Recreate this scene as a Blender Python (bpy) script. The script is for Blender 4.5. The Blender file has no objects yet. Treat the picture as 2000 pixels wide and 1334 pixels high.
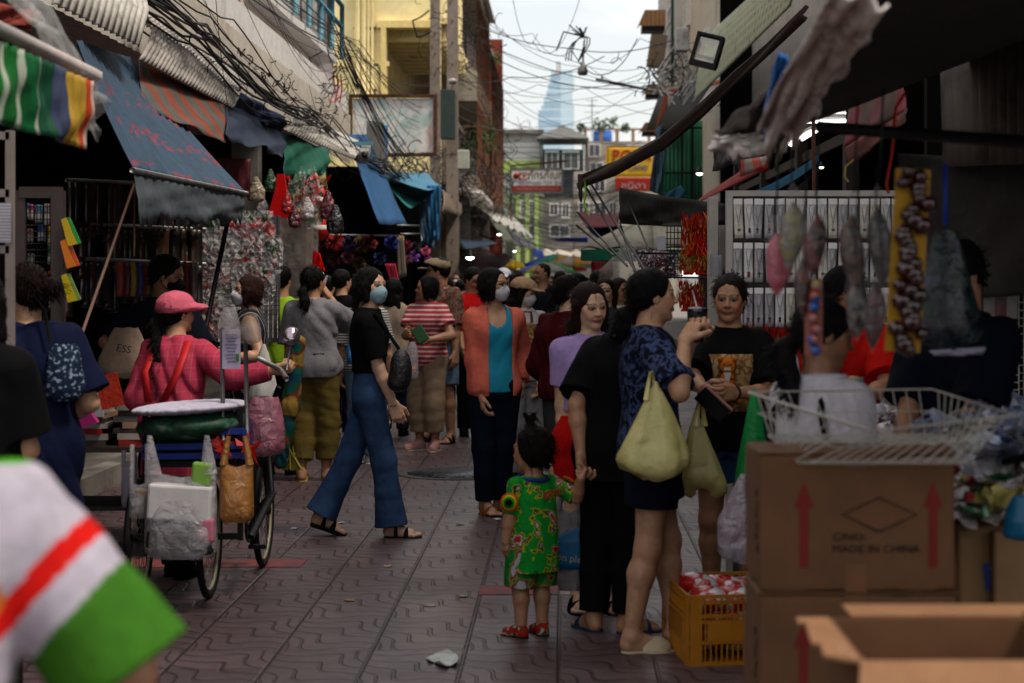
import bpy, bmesh, math, random
import numpy as np
from mathutils import Vector, Matrix
random.seed(7); RNG = np.random.RandomState(7)
SC = bpy.context.scene
COL = SC.collection
R_ = math.radians
# ---------------------------------------------------------------- camera
F_, CH, VX, VY = 3889.0, 1.6, 1102.0, 540.0      # focal length in photo pixels, eye height, vanishing point
cd = bpy.data.cameras.new('camera'); cam = bpy.data.objects.new('camera', cd); COL.objects.link(cam)
cam.location = (0, 0, CH); cam.rotation_euler = (R_(90), 0, 0)
cd.sensor_width = 36; cd.lens = F_ / 2000 * 36
cd.shift_x = (1000 - VX) / 2000; cd.shift_y = (VY - 667) / 2000
cd.clip_start = 0.1; cd.clip_end = 9000
cd.dof.use_dof = True; cd.dof.focus_distance = 12.6; cd.dof.aperture_fstop = 3.5
SC.camera = cam
# ---------------------------------------------------------------- world and sun
SUN_EL, SUN_AZ = R_(60), R_(118)
W = bpy.data.worlds.new('World'); SC.world = W; W.use_nodes = True
nt = W.node_tree; nt.nodes.clear()
def WN(t, **k):
 n = nt.nodes.new(t)
 for a, b in k.items(): setattr(n, a, b)
 return n
sky = WN('ShaderNodeTexSky', sky_type='NISHITA', sun_disc=False, sun_elevation=SUN_EL, sun_rotation=SUN_AZ)
sky.dust_density = 3.0; sky.air_density = 1.0
tc = WN('ShaderNodeTexCoord'); mp = WN('ShaderNodeMapping'); mp.inputs['Scale'].default_value = (1, 1, 2.6)
nz = WN('ShaderNodeTexNoise'); nz.inputs['Scale'].default_value = 2.6; nz.inputs['Detail'].default_value = 6; nz.inputs['Roughness'].default_value = .55
cr = WN('ShaderNodeValToRGB'); cr.color_ramp.elements[0].position = .42; cr.color_ramp.elements[1].position = .56
cr.color_ramp.elements[0].color = (.5, .5, .5, 1); cr.color_ramp.elements[1].color = (1, 1, 1, 1)
mx = WN('ShaderNodeMixRGB'); mx.inputs[2].default_value = (8.6, 8.5, 8.3, 1)
bg = WN('ShaderNodeBackground'); bg.inputs['Strength'].default_value = 0.12
out = WN('ShaderNodeOutputWorld')
L = nt.links.new
L(tc.outputs['Generated'], mp.inputs['Vector']); L(mp.outputs[0], nz.inputs['Vector']); L(nz.outputs['Fac'], cr.inputs[0])
L(cr.outputs[0], mx.inputs[0]); L(sky.outputs[0], mx.inputs[1]); L(mx.outputs[0], bg.inputs[0]); L(bg.outputs[0], out.inputs[0])
sl = bpy.data.lights.new('sun', 'SUN'); so = bpy.data.objects.new('sun', sl); COL.objects.link(so)
sl.energy = 2.8; sl.angle = R_(11); sl.color = (1, .90, .77)
_d = Vector((math.sin(SUN_AZ) * math.cos(SUN_EL), math.cos(SUN_AZ) * math.cos(SUN_EL), math.sin(SUN_EL)))
so.rotation_euler = _d.to_track_quat('Z', 'Y').to_euler()
SC.view_settings.view_transform = 'Standard'; SC.view_settings.look = 'None'
SC.view_settings.exposure = 0.42; SC.view_settings.gamma = 1
try: SC.view_settings.use_curve_mapping = False
except Exception: pass
SC.render.engine = 'CYCLES'
SC.cycles.max_bounces = 5; SC.cycles.diffuse_bounces = 2; SC.cycles.transparent_max_bounces = 10
SC.cycles.glossy_bounces = 2; SC.cycles.transmission_bounces = 3
SC.cycles.caustics_reflective = False; SC.cycles.caustics_refractive = False
# ---------------------------------------------------------------- pixel helpers (photo pixels -> metres)
def P3(x, y, Z): return Vector(((x - VX) * Z / F_, Z, CH - (y - VY) * Z / F_))
def GZ(y): return F_ * CH / (y - VY)                      # depth of a ground point seen at row y
def PG(x, y): return P3(x, y, GZ(y))
def SX(X, x, y):                                          # point on the vertical plane X = const (along the street)
 Z = X * F_ / (x - VX); return P3(x, y, Z)
def V(*a): return Vector(a)
def nth(i): return ['first', 'second', 'third', 'fourth', 'fifth', 'sixth', 'seventh', 'eighth', 'ninth', 'tenth', 'eleventh', 'twelfth', 'thirteenth', 'fourteenth', 'fifteenth', 'sixteenth', 'seventeenth', 'eighteenth', 'nineteenth', 'twentieth', 'twenty-first', 'twenty-second', 'twenty-third', 'twenty-fourth', 'twenty-fifth'][i]
# ---------------------------------------------------------------- materials
_mc = {}
def mat(name, col=(.5, .5, .5), rough=.6, metal=0, var=.12, vscale=8, bump=.0, bscale=40, bdist=.01, alpha=1.0, trans=0, spec=.25,
  emit=None, estr=1, attr=False, pat=None, stretch=(1, 1, 1), dirt=None, dscale=1.5, sss=0, sheen=0, trl=0, coords='Object'):
 """one procedural material: base colour with noise variation, optional pattern / dirt, bump"""
 if name in _mc: return _mc[name]
 m = bpy.data.materials.new(name); m.use_nodes = True; _mc[name] = m
 t = m.node_tree; N = t.nodes; Lk = t.links.new
 b = N['Principled BSDF']; b.inputs['Roughness'].default_value = rough; b.inputs['Metallic'].default_value = metal
 b.inputs['Specular IOR Level'].default_value = spec
 c = N.new('ShaderNodeTexCoord'); mpn = N.new('ShaderNodeMapping'); mpn.inputs['Scale'].default_value = stretch
 Lk(c.outputs[coords], mpn.inputs['Vector'])
 if attr:
  a = N.new('ShaderNodeAttribute'); a.attribute_name = 'Col'; base = a.outputs['Color']
 else:
  r = N.new('ShaderNodeRGB'); r.outputs[0].default_value = (*col[:3], 1); base = r.outputs[0]
 if pat: base = pat(t, mpn.outputs[0], base)
 if var:
  n = N.new('ShaderNodeTexNoise'); n.inputs['Scale'].default_value = vscale; n.inputs['Detail'].default_value = 5; n.inputs['Roughness'].default_value = .65
  Lk(mpn.outputs[0], n.inputs['Vector'])
  mr = N.new('ShaderNodeMapRange'); mr.inputs[1].default_value = .3; mr.inputs[2].default_value = .7
  mr.inputs[3].default_value = 1 - var; mr.inputs[4].default_value = 1 + var
  Lk(n.outputs['Fac'], mr.inputs[0])
  v = N.new('ShaderNodeVectorMath'); v.operation = 'SCALE'; Lk(base, v.inputs[0]); Lk(mr.outputs[0], v.inputs['Scale']); base = v.outputs[0]
 if dirt:
  n = N.new('ShaderNodeTexNoise'); n.inputs['Scale'].default_value = dscale; n.inputs['Detail'].default_value = 8; n.inputs['Roughness'].default_value = .7
  Lk(mpn.outputs[0], n.inputs['Vector'])
  rr = N.new('ShaderNodeValToRGB'); rr.color_ramp.elements[0].position = dirt[1] if len(dirt) > 1 else .45; rr.color_ramp.elements[1].position = (dirt[1] if len(dirt) > 1 else .45) + .22
  Lk(n.outputs['Fac'], rr.inputs[0]); mm = N.new('ShaderNodeMixRGB'); Lk(rr.outputs[0], mm.inputs[0]); Lk(base, mm.inputs[1]); mm.inputs[2].default_value = (*dirt[0], 1)
  base = mm.outputs[0]
 gm = N.new('ShaderNodeGamma'); gm.inputs[1].default_value = 1.32; Lk(base, gm.inputs[0]); base = gm.outputs[0]
 Lk(base, b.inputs['Base Color'])
 if bump:
  n = N.new('ShaderNodeTexNoise'); n.inputs['Scale'].default_value = bscale; n.inputs['Detail'].default_value = 4; n.inputs['Distortion'].default_value = .6
  Lk(mpn.outputs[0], n.inputs['Vector'])
  bp = N.new('ShaderNodeBump'); bp.inputs['Strength'].default_value = bump; bp.inputs['Distance'].default_value = bdist
  Lk(n.outputs['Fac'], bp.inputs['Height']); Lk(bp.outputs[0], b.inputs['Normal'])
 if alpha < 1: b.inputs['Alpha'].default_value = alpha
 if trans: b.inputs['Transmission Weight'].default_value = trans
 if sheen: b.inputs['Sheen Weight'].default_value = sheen
 if sss:
  b.inputs['Subsurface Weight'].default_value = sss; b.inputs['Subsurface Radius'].default_value = (.012, .004, .002); b.inputs['Subsurface Scale'].default_value = 1
 if trl:
  tb = N.new('ShaderNodeBsdfTranslucent'); Lk(base, tb.inputs[0]); ms = N.new('ShaderNodeMixShader'); ms.inputs[0].default_value = trl
  o = N['Material Output']; Lk(b.outputs[0], ms.inputs[1]); Lk(tb.outputs[0], ms.inputs[2]); Lk(ms.outputs[0], o.inputs[0])
 if emit:
  b.inputs['Emission Color'].default_value = (*emit, 1); b.inputs['Emission Strength'].default_value = estr
 return m
def node(t, typ, ins=(), **k):
 n = t.nodes.new(typ)
 for a, b in k.items(): setattr(n, a, b)
 for i, v in ins:
  if hasattr(v, 'is_output') or v.__class__.__name__.startswith('NodeSocket'): t.links.new(v, n.inputs[i])
  else: n.inputs[i].default_value = v
 return n
def stripes(axis, period, c1, c2, duty=.5, soft=0.02, warp=0.0, warps=6):
 def f(t, vec, base):
  if warp:
   nn = node(t, 'ShaderNodeTexNoise', [('Vector', vec), ('Scale', warps)])
   vv = node(t, 'ShaderNodeVectorMath', [(0, nn.outputs['Color']), ('Scale', warp)], operation='SCALE')
   vec = node(t, 'ShaderNodeVectorMath', [(0, vec), (1, vv.outputs[0])], operation='ADD').outputs[0]
  s = node(t, 'ShaderNodeSeparateXYZ', [(0, vec)])
  a = node(t, 'ShaderNodeMath', [(0, s.outputs[axis]), (1, period)], operation='DIVIDE')
  fr = node(t, 'ShaderNodeMath', [(0, a.outputs[0])], operation='FRACT')
  g = node(t, 'ShaderNodeMath', [(0, fr.outputs[0]), (1, duty)], operation='GREATER_THAN')
  return node(t, 'ShaderNodeMixRGB', [(0, g.outputs[0]), (1, (*c1, 1)), (2, (*c2, 1))]).outputs[0]
 return f
def plaid(period, c2, w=.12):
 def f(t, vec, base):
  s = node(t, 'ShaderNodeSeparateXYZ', [(0, vec)]); gs = []
  for ax in (0, 2):
   a = node(t, 'ShaderNodeMath', [(0, s.outputs[ax]), (1, period)], operation='DIVIDE')
   fr = node(t, 'ShaderNodeMath', [(0, a.outputs[0])], operation='FRACT')
   gs.append(node(t, 'ShaderNodeMath', [(0, fr.outputs[0]), (1, w)], operation='LESS_THAN').outputs[0])
  mxx = node(t, 'ShaderNodeMath', [(0, gs[0]), (1, gs[1])], operation='ADD')
  k = node(t, 'ShaderNodeMath', [(0, mxx.outputs[0]), (1, .45)], operation='MULTIPLY')
  return node(t, 'ShaderNodeMixRGB', [(0, k.outputs[0]), (1, base), (2, (*c2, 1))]).outputs[0]
 return f
def blotch(cols, scale=20, detail=2, pos=None, kind='noise'):
 def f(t, vec, base):
  if kind == 'noise': n = node(t, 'ShaderNodeTexNoise', [('Vector', vec), ('Scale', scale), ('Detail', detail)]).outputs['Fac']
  else:
   n = node(t, 'ShaderNodeTexVoronoi', [('Vector', vec), ('Scale', scale)]).outputs['Color']
   n = node(t, 'ShaderNodeSeparateColor', [(0, n)]).outputs[0]
  r = node(t, 'ShaderNodeValToRGB', [(0, n)]); r.color_ramp.interpolation = 'CONSTANT' if kind != 'noise' else 'LINEAR'
  e = r.color_ramp.elements
  ps = pos or ([i / len(cols) for i in range(len(cols))] if kind != 'noise' else [.38 + .26 * i / (len(cols) - 1) for i in range(len(cols))])
  while len(e) < len(cols): e.new(.5)
  for i, cc in enumerate(cols): e[i].position = ps[i]; e[i].color = (*cc, 1)
  return r.outputs[0]
 return f
def cloth(name, col, rough=.85, **k):
 k.setdefault('bump', .35); k.setdefault('bscale', 14); k.setdefault('bdist', .012); k.setdefault('var', .12); k.setdefault('vscale', 30)
 return mat(name, col, rough, spec=.06, **k)
# ---------------------------------------------------------------- objects
def tag(o, label=None, cat=None, group=None, kind=None):
 if label: o['label'] = label
 if cat: o['category'] = cat
 if group: o['group'] = group
 if kind: o['kind'] = kind
 return o
def empty(name, loc=(0, 0, 0), rz=0, label=None, cat=None, group=None, parent=None):
 o = bpy.data.objects.new(name, None); COL.objects.link(o); o.location = loc; o.rotation_euler = (0, 0, rz); o.empty_display_size = .1
 if parent: o.parent = parent
 return tag(o, label, cat, group)
def mesh_np(name, verts, faces, m, parent=None, loc=None, smooth=True, cols=None, mats=None, midx=None):
 me = bpy.data.meshes.new(name); v = np.asarray(verts, np.float32)
 if isinstance(faces, np.ndarray) and faces.ndim == 2:
  k = faces.shape[1]; nf = len(faces)
  me.vertices.add(len(v)); me.vertices.foreach_set('co', v.ravel())
  me.loops.add(nf * k); me.loops.foreach_set('vertex_index', faces.astype(np.int32).ravel())
  me.polygons.add(nf); me.polygons.foreach_set('loop_start', np.arange(0, nf * k, k, dtype=np.int32)); me.polygons.foreach_set('loop_total', np.full(nf, k, np.int32))
  me.update(calc_edges=True)
 else:
  me.from_pydata([tuple(map(float, q)) for q in v], [], [tuple(int(i) for i in f) for f in faces]); me.update()
 if smooth: me.polygons.foreach_set('use_smooth', [True] * len(me.polygons))
 if cols is not None:
  ca = me.color_attributes.new('Col', 'FLOAT_COLOR', 'POINT'); c4 = np.ones((len(v), 4), np.float32); c4[:, :3] = cols; ca.data.foreach_set('color', c4.ravel())
 for mm in (mats or [m]): me.materials.append(mm)
 if midx is not None: me.polygons.foreach_set('material_index', np.asarray(midx, np.int32))
 o = bpy.data.objects.new(name, me); COL.objects.link(o)
 if parent: o.parent = parent
 if loc is not None: o.location = loc
 return o
class MB:
 """collects shapes (local coordinates) for ONE mesh object"""
 def __init__(s, org=(0, 0, 0)): s.v = []; s.f = []; s.mi = []; s.sm = []; s.cur = 0; s.o = Vector(org)
 def add(s, vs, fs, smooth=False):
  b = len(s.v); s.v += [tuple(Vector(q) - s.o) for q in vs]; s.f += [tuple(b + i for i in f) for f in fs]; s.mi += [s.cur] * len(fs); s.sm += [smooth] * len(fs); return s
 def box(s, c, d, M=None, bev=0):
  c = Vector(c); x, y, z = (q / 2 for q in d)
  if bev:
   bm = bmesh.new(); bmesh.ops.create_cube(bm, size=1)
   for q in bm.verts: q.co = Vector((q.co.x * d[0], q.co.y * d[1], q.co.z * d[2]))
   bmesh.ops.bevel(bm, geom=list(bm.edges), offset=bev, segments=2, affect='EDGES', profile=.5)
   bm.verts.index_update()
   vs = [((M @ q.co) if M else q.co) + c for q in bm.verts]; fs = [[q.index for q in f.verts] for f in bm.faces]; bm.free()
   return s.add(vs, fs)
  vs = [Vector(q) for q in ((-x, -y, -z), (x, -y, -z), (x, y, -z), (-x, y, -z), (-x, -y, z), (x, -y, z), (x, y, z), (-x, y, z))]
  vs = [((M @ q) if M else q) + c for q in vs]
  return s.add(vs, [(0, 3, 2, 1), (4, 5, 6, 7), (0, 1, 5, 4), (1, 2, 6, 5), (2, 3, 7, 6), (3, 0, 4, 7)])
 def bar(s, a, b, w, h=None, up=(0, 0, 1)):
  a, b = Vector(a), Vector(b); d = b - a; h = h or w
  x = d.normalized(); u = Vector(up)
  if abs(x.dot(u)) > .95: u = Vector((0, 1, 0))
  y = u.cross(x).normalized(); z = x.cross(y)
  return s.box((a + b) / 2, (d.length, w, h), Matrix((x, y, z)).transposed())
 def tube(s, pts, r, n=6, cap=True, closed=False):
  pts = [Vector(q) for q in pts]; rs = r if isinstance(r, (list, tuple)) else [r] * len(pts)
  vs = []; prev = None; N = len(pts)
  for i, p in enumerate(pts):
   t = (pts[(i + 1) % N if closed else min(i + 1, N - 1)] - pts[(i - 1) % N if closed else max(i - 1, 0)])
   if t.length < 1e-9: t = Vector((0, 0, 1))
   t.normalize()
   if prev is None: u = Vector((0, 0, 1)) if abs(t.z) < .9 else Vector((1, 0, 0)); prev = u
   e1 = (prev - t * prev.dot(t))
   if e1.length < 1e-6: e1 = t.orthogonal()
   e1.normalize(); prev = e1; e2 = t.cross(e1)
   for k in range(n):
    a = 2 * math.pi * k / n; vs.append(p + (e1 * math.cos(a) + e2 * math.sin(a)) * rs[i])
  fs = []
  for i in range(N if closed else N - 1):
   j = (i + 1) % N
   for k in range(n): k2 = (k + 1) % n; fs.append((i * n + k, j * n + k, j * n + k2, i * n + k2))
  if cap and not closed: fs += [tuple(reversed(range(n))), tuple((N - 1) * n + k for k in range(n))]
  return s.add(vs, fs, True)
 def lathe(s, c, prof, n=16, axis=(0, 0, 1), cap=True):
  c = Vector(c); ax = Vector(axis).normalized(); e1 = ax.orthogonal().normalized(); e2 = ax.cross(e1); vs = []
  for r, z in prof:
   for k in range(n): a = 2 * math.pi * k / n; vs.append(c + ax * z + (e1 * math.cos(a) + e2 * math.sin(a)) * r)
  fs = [(i * n + k, i * n + (k + 1) % n, (i + 1) * n + (k + 1) % n, (i + 1) * n + k) for i in range(len(prof) - 1) for k in range(n)]
  if cap: fs += [tuple(reversed(range(n))), tuple((len(prof) - 1) * n + k for k in range(n))]
  return s.add(vs, fs, True)
 def grid(s, rows, thick=0, smooth=True):
  """rows: list of equal-length point lists; optional thickness makes it a closed sheet"""
  nr, nc = len(rows), len(rows[0]); P = [[Vector(q) for q in r] for r in rows]
  f = lambda i, j: i * nc + j
  fs = [(f(i, j), f(i, j + 1), f(i + 1, j + 1), f(i + 1, j)) for i in range(nr - 1) for j in range(nc - 1)]
  if not thick: return s.add([q for r in P for q in r], fs, smooth)
  top = []; bot = []
  for i in range(nr):
   for j in range(nc):
    a = P[min(i + 1, nr - 1)][j] - P[max(i - 1, 0)][j]; b = P[i][min(j + 1, nc - 1)] - P[i][max(j - 1, 0)]
    n = a.cross(b); n = n.normalized() if n.length > 1e-12 else Vector((0, 0, 1))
    top.append(P[i][j] + n * thick / 2); bot.append(P[i][j] - n * thick / 2)
  K = nr * nc; allf = [tuple(reversed(q)) for q in fs] + [tuple(K + i for i in q) for q in fs]
  rim = [f(0, j) for j in range(nc)] + [f(i, nc - 1) for i in range(1, nr)] + [f(nr - 1, j) for j in range(nc - 2, -1, -1)] + [f(i, 0) for i in range(nr - 2, 0, -1)]
  allf += [(rim[i], rim[(i + 1) % len(rim)], K + rim[(i + 1) % len(rim)], K + rim[i]) for i in range(len(rim))]
  return s.add(top + bot, allf, smooth)
 def prism(s, poly, d):
  """extrude polygon (3d points) by vector d"""
  poly = [Vector(q) for q in poly]; d = Vector(d); n = len(poly)
  return s.add(poly + [q + d for q in poly], [tuple(reversed(range(n))), tuple(range(n, 2 * n))] + [(i, (i + 1) % n, n + (i + 1) % n, n + i) for i in range(n)])
 def build(s, name, m, parent=None, loc=None, rz=None):
  mats = m if isinstance(m, list) else [m]
  o = mesh_np(name, np.array(s.v, np.float32).reshape(-1, 3), s.f, None, parent, loc, smooth=False, mats=mats, midx=s.mi)
  o.data.polygons.foreach_set('use_smooth', s.sm)
  if rz is not None: o.rotation_euler = (0, 0, rz)
  return o
def copy_tree(o, parent=None):
 c = o.copy(); COL.objects.link(c)
 if parent: c.parent = parent
 for ch in list(o.children): copy_tree(ch, c)
 return c
# ---------------------------------------------------------------- signed-distance modelling (numpy) + surface nets
class Grid:
 def __init__(s, lo, hi, step, fine=()):
  s.ax = []
  for k in range(3):
   iv = [(q[0][k], q[1][k], q[2]) for q in fine]; p = lo[k] - 2 * step; xs = [p]
   while p < hi[k] + 2 * step:
    st = step
    for a, b, fs in iv:
     if a - step < p < b: st = min(st, fs)
    p += st; xs.append(p)
   s.ax.append(np.array(xs, np.float32))
  s.step = step; s.D = np.full([len(a) for a in s.ax], .5, np.float32)
 def sl(s, lo, hi): return tuple(slice(max(0, int(np.searchsorted(a, l)) - 1), int(np.searchsorted(a, h)) + 1) for a, l, h in zip(s.ax, lo, hi))
 def xyz(s, q): return s.ax[0][q[0]][:, None, None], s.ax[1][q[1]][None, :, None], s.ax[2][q[2]][None, None, :]
 def op(s, fn, lo, hi, k=.0, mode='u'):
  q = s.sl(lo, hi); X, Y, Z = s.xyz(q); d = fn(X, Y, Z); D = s.D[q]
  if d.size == 0 or D.size == 0: return
  if mode == 'u':
   if k: h = np.clip(.5 + .5 * (D - d) / k, 0, 1); r = D * (1 - h) + d * h - k * h * (1 - h)
   else: r = np.minimum(D, d)
  elif mode == 's':
   if k: h = np.clip(.5 - .5 * (D + d) / k, 0, 1); r = D * (1 - h) - d * h + k * h * (1 - h)
   else: r = np.maximum(D, -d)
  else: r = np.maximum(D, d)
  s.D[q] = r
 def cap(s, a, b, ra, rb, k=.015, mode='u', cut=None, sc=None):
  a = np.array(a, np.float32); b = np.array(b, np.float32); ba = b - a; L2 = max(float(ba @ ba), 1e-9); r = max(ra, rb); pad = r + k + 3 * s.step
  def fn(X, Y, Z):
   t = np.clip(((X - a[0]) * ba[0] + (Y - a[1]) * ba[1] + (Z - a[2]) * ba[2]) / L2, 0, 1)
   d = np.sqrt((X - a[0] - t * ba[0]) ** 2 + (Y - a[1] - t * ba[1]) ** 2 + (Z - a[2] - t * ba[2]) ** 2) - (ra + (rb - ra) * t)
   if cut is not None:
    for (c, n) in cut: d = np.maximum(d, (X - c[0]) * n[0] + (Y - c[1]) * n[1] + (Z - c[2]) * n[2])
   return d
  s.op(fn, np.minimum(a, b) - pad, np.maximum(a, b) + pad, k, mode)
 def ell(s, c, r, R=None, k=.015, mode='u'):
  c = np.array(c, np.float32); r = np.array(r, np.float32); pad = float(r.max()) + k + 3 * s.step
  def fn(X, Y, Z):
   x, y, z = X - c[0], Y - c[1], Z - c[2]
   if R is not None: x, y, z = (x * R[0][0] + y * R[1][0] + z * R[2][0], x * R[0][1] + y * R[1][1] + z * R[2][1], x * R[0][2] + y * R[1][2] + z * R[2][2])
   k0 = np.sqrt((x / r[0]) ** 2 + (y / r[1]) ** 2 + (z / r[2]) ** 2); k1 = np.sqrt((x / r[0] ** 2) ** 2 + (y / r[1] ** 2) ** 2 + (z / r[2] ** 2) ** 2) + 1e-6
   return k0 * (k0 - 1) / k1
  s.op(fn, c - pad, c + pad, k, mode)
 def box(s, c, h, rd=.005, R=None, k=.0, mode='u'):
  c = np.array(c, np.float32); pad = float(np.linalg.norm(h)) + k + 3 * s.step
  def fn(X, Y, Z):
   x, y, z = X - c[0], Y - c[1], Z - c[2]
   if R is not None: x, y, z = (x * R[0][0] + y * R[1][0] + z * R[2][0], x * R[0][1] + y * R[1][1] + z * R[2][1], x * R[0][2] + y * R[1][2] + z * R[2][2])
   qx, qy, qz = np.abs(x) - h[0] + rd, np.abs(y) - h[1] + rd, np.abs(z) - h[2] + rd
   return np.sqrt(np.maximum(qx, 0) ** 2 + np.maximum(qy, 0) ** 2 + np.maximum(qz, 0) ** 2) + np.minimum(np.maximum(qx, np.maximum(qy, qz)), 0) - rd
  s.op(fn, c - pad, c + pad, k, mode)
 def loft(s, lv, off=0, k=.015, ex=2.3, mode='u'):
  """lv rows: z, half width, half depth, cx, cy ; superellipse sections stacked in z"""
  lv = np.array(sorted(lv), np.float64); z0, z1 = lv[0, 0], lv[-1, 0]
  zz = np.linspace(z0, z1, 48); tb = np.stack([zz] + [np.interp(zz, lv[:, 0], lv[:, i]) for i in (1, 2, 3, 4)], 1)
  for _ in range(9): tb[1:-1, 1:] = .25 * tb[:-2, 1:] + .5 * tb[1:-1, 1:] + .25 * tb[2:, 1:]
  lv = tb.astype(np.float32)
  def fn(X, Y, Z):
   z = np.clip(Z, z0, z1); w, h, cx, cy = (np.interp(z.ravel(), lv[:, 0], lv[:, i]).reshape(z.shape).astype(np.float32) for i in (1, 2, 3, 4))
   w = w + off; h = h + off
   q = (np.abs((X - cx) / w) ** ex + np.abs((Y - cy) / h) ** ex) ** (1 / ex)
   d = (q - 1) * np.minimum(w, h)
   return np.maximum(d, np.maximum(z0 - Z, Z - z1))
  m = float(lv[:, 1:3].max()) + off + k + .03
  s.op(fn, (lv[:, 3].min() - m, lv[:, 4].min() - m, z0 - k - .03), (lv[:, 3].max() + m, lv[:, 4].max() + m, z1 + k + .03), k, mode)
 def plane(s, c, n):
  """keep the side where (p-c).n < 0"""
  X, Y, Z = s.xyz((slice(None),) * 3); s.D = np.maximum(s.D, ((X - c[0]) * n[0] + (Y - c[1]) * n[1] + (Z - c[2]) * n[2]).astype(np.float32))
 def noise(s, amp, freq, dirs=((1, .3, .6), (-.5, .9, .4), (.7, -.6, .5)), seed=0, zf=None):
  X, Y, Z = s.xyz((slice(None),) * 3); rs = np.random.RandomState(seed); ph = rs.rand(6) * 6
  w = .9 * np.sin(freq * .37 * (X + .7 * Z) + ph[3]) + .6 * np.sin(freq * .31 * (Y - .8 * X + .5 * Z) + ph[4])
  tot = 0
  for i, d in enumerate(dirs): q = np.sin(freq * (.7 + .45 * i) * (d[0] * X + d[1] * Y + d[2] * Z) + 2.6 * w + ph[i]); tot = tot + (1 - 2 * np.sqrt(q * q + .02)) * (.75 + .25 * np.sin(5 * Z + 3 * ph[i])) / (1 + .5 * i)
  if zf is not None: tot = tot * zf(Z)
  s.D = (s.D + amp * .5 * tot).astype(np.float32)
 def mesh(s):
  D = s.D; ins = D < 0; nx, ny, nz = D.shape; ax = s.ax
  cells, pts, quads = [], [], []
  def cid(i, j, k): return (i * ny + j) * nz + k
  for a in range(3):
   sl0 = [slice(None)] * 3; sl1 = [slice(None)] * 3; sl0[a] = slice(0, -1); sl1[a] = slice(1, None)
   i, j, k = np.nonzero(ins[tuple(sl0)] != ins[tuple(sl1)])
   idx = [i, j, k]; b, c = (a + 1) % 3, (a + 2) % 3
   ok = (idx[b] > 0) & (idx[c] > 0) & (idx[b] < D.shape[b] - 1) & (idx[c] < D.shape[c] - 1); idx = [q[ok] for q in idx]
   if len(idx[0]) == 0: continue
   i2 = [q.copy() for q in idx]; i2[a] = i2[a] + 1
   d0 = D[tuple(idx)]; d1 = D[tuple(i2)]; t = d0 / (d0 - d1)
   p = np.stack([ax[m][idx[m]] for m in range(3)], 1); p[:, a] += t * (ax[a][i2[a]] - ax[a][idx[a]])
   cc = []
   for (ob, oc) in ((0, 0), (-1, 0), (-1, -1), (0, -1)):
    q = [z.copy() for z in idx]; q[b] = q[b] + ob; q[c] = q[c] + oc; cc.append(cid(*q))
   cc = np.stack(cc, 1); flip = d0 > d1; cc[flip] = cc[flip][:, ::-1]
   quads.append(cc)
   for m in range(4): cells.append(cc[:, m]); pts.append(p)
  if not quads: return np.zeros((0, 3)), np.zeros((0, 4), int)
  cells = np.concatenate(cells); pts = np.concatenate(pts); quads = np.concatenate(quads)
  u, inv = np.unique(cells, return_inverse=True); cnt = np.bincount(inv)
  v = np.stack([np.bincount(inv, pts[:, m]) / cnt for m in range(3)], 1)
  qf = np.searchsorted(u, quads)
  return v, qf[:, ::-1]
 def obj(s, name, m, parent=None, colfn=None):
  v, f = s.mesh()
  return mesh_np(name, v, f, m, parent, cols=colfn(v) if colfn is not None else None)
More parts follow.
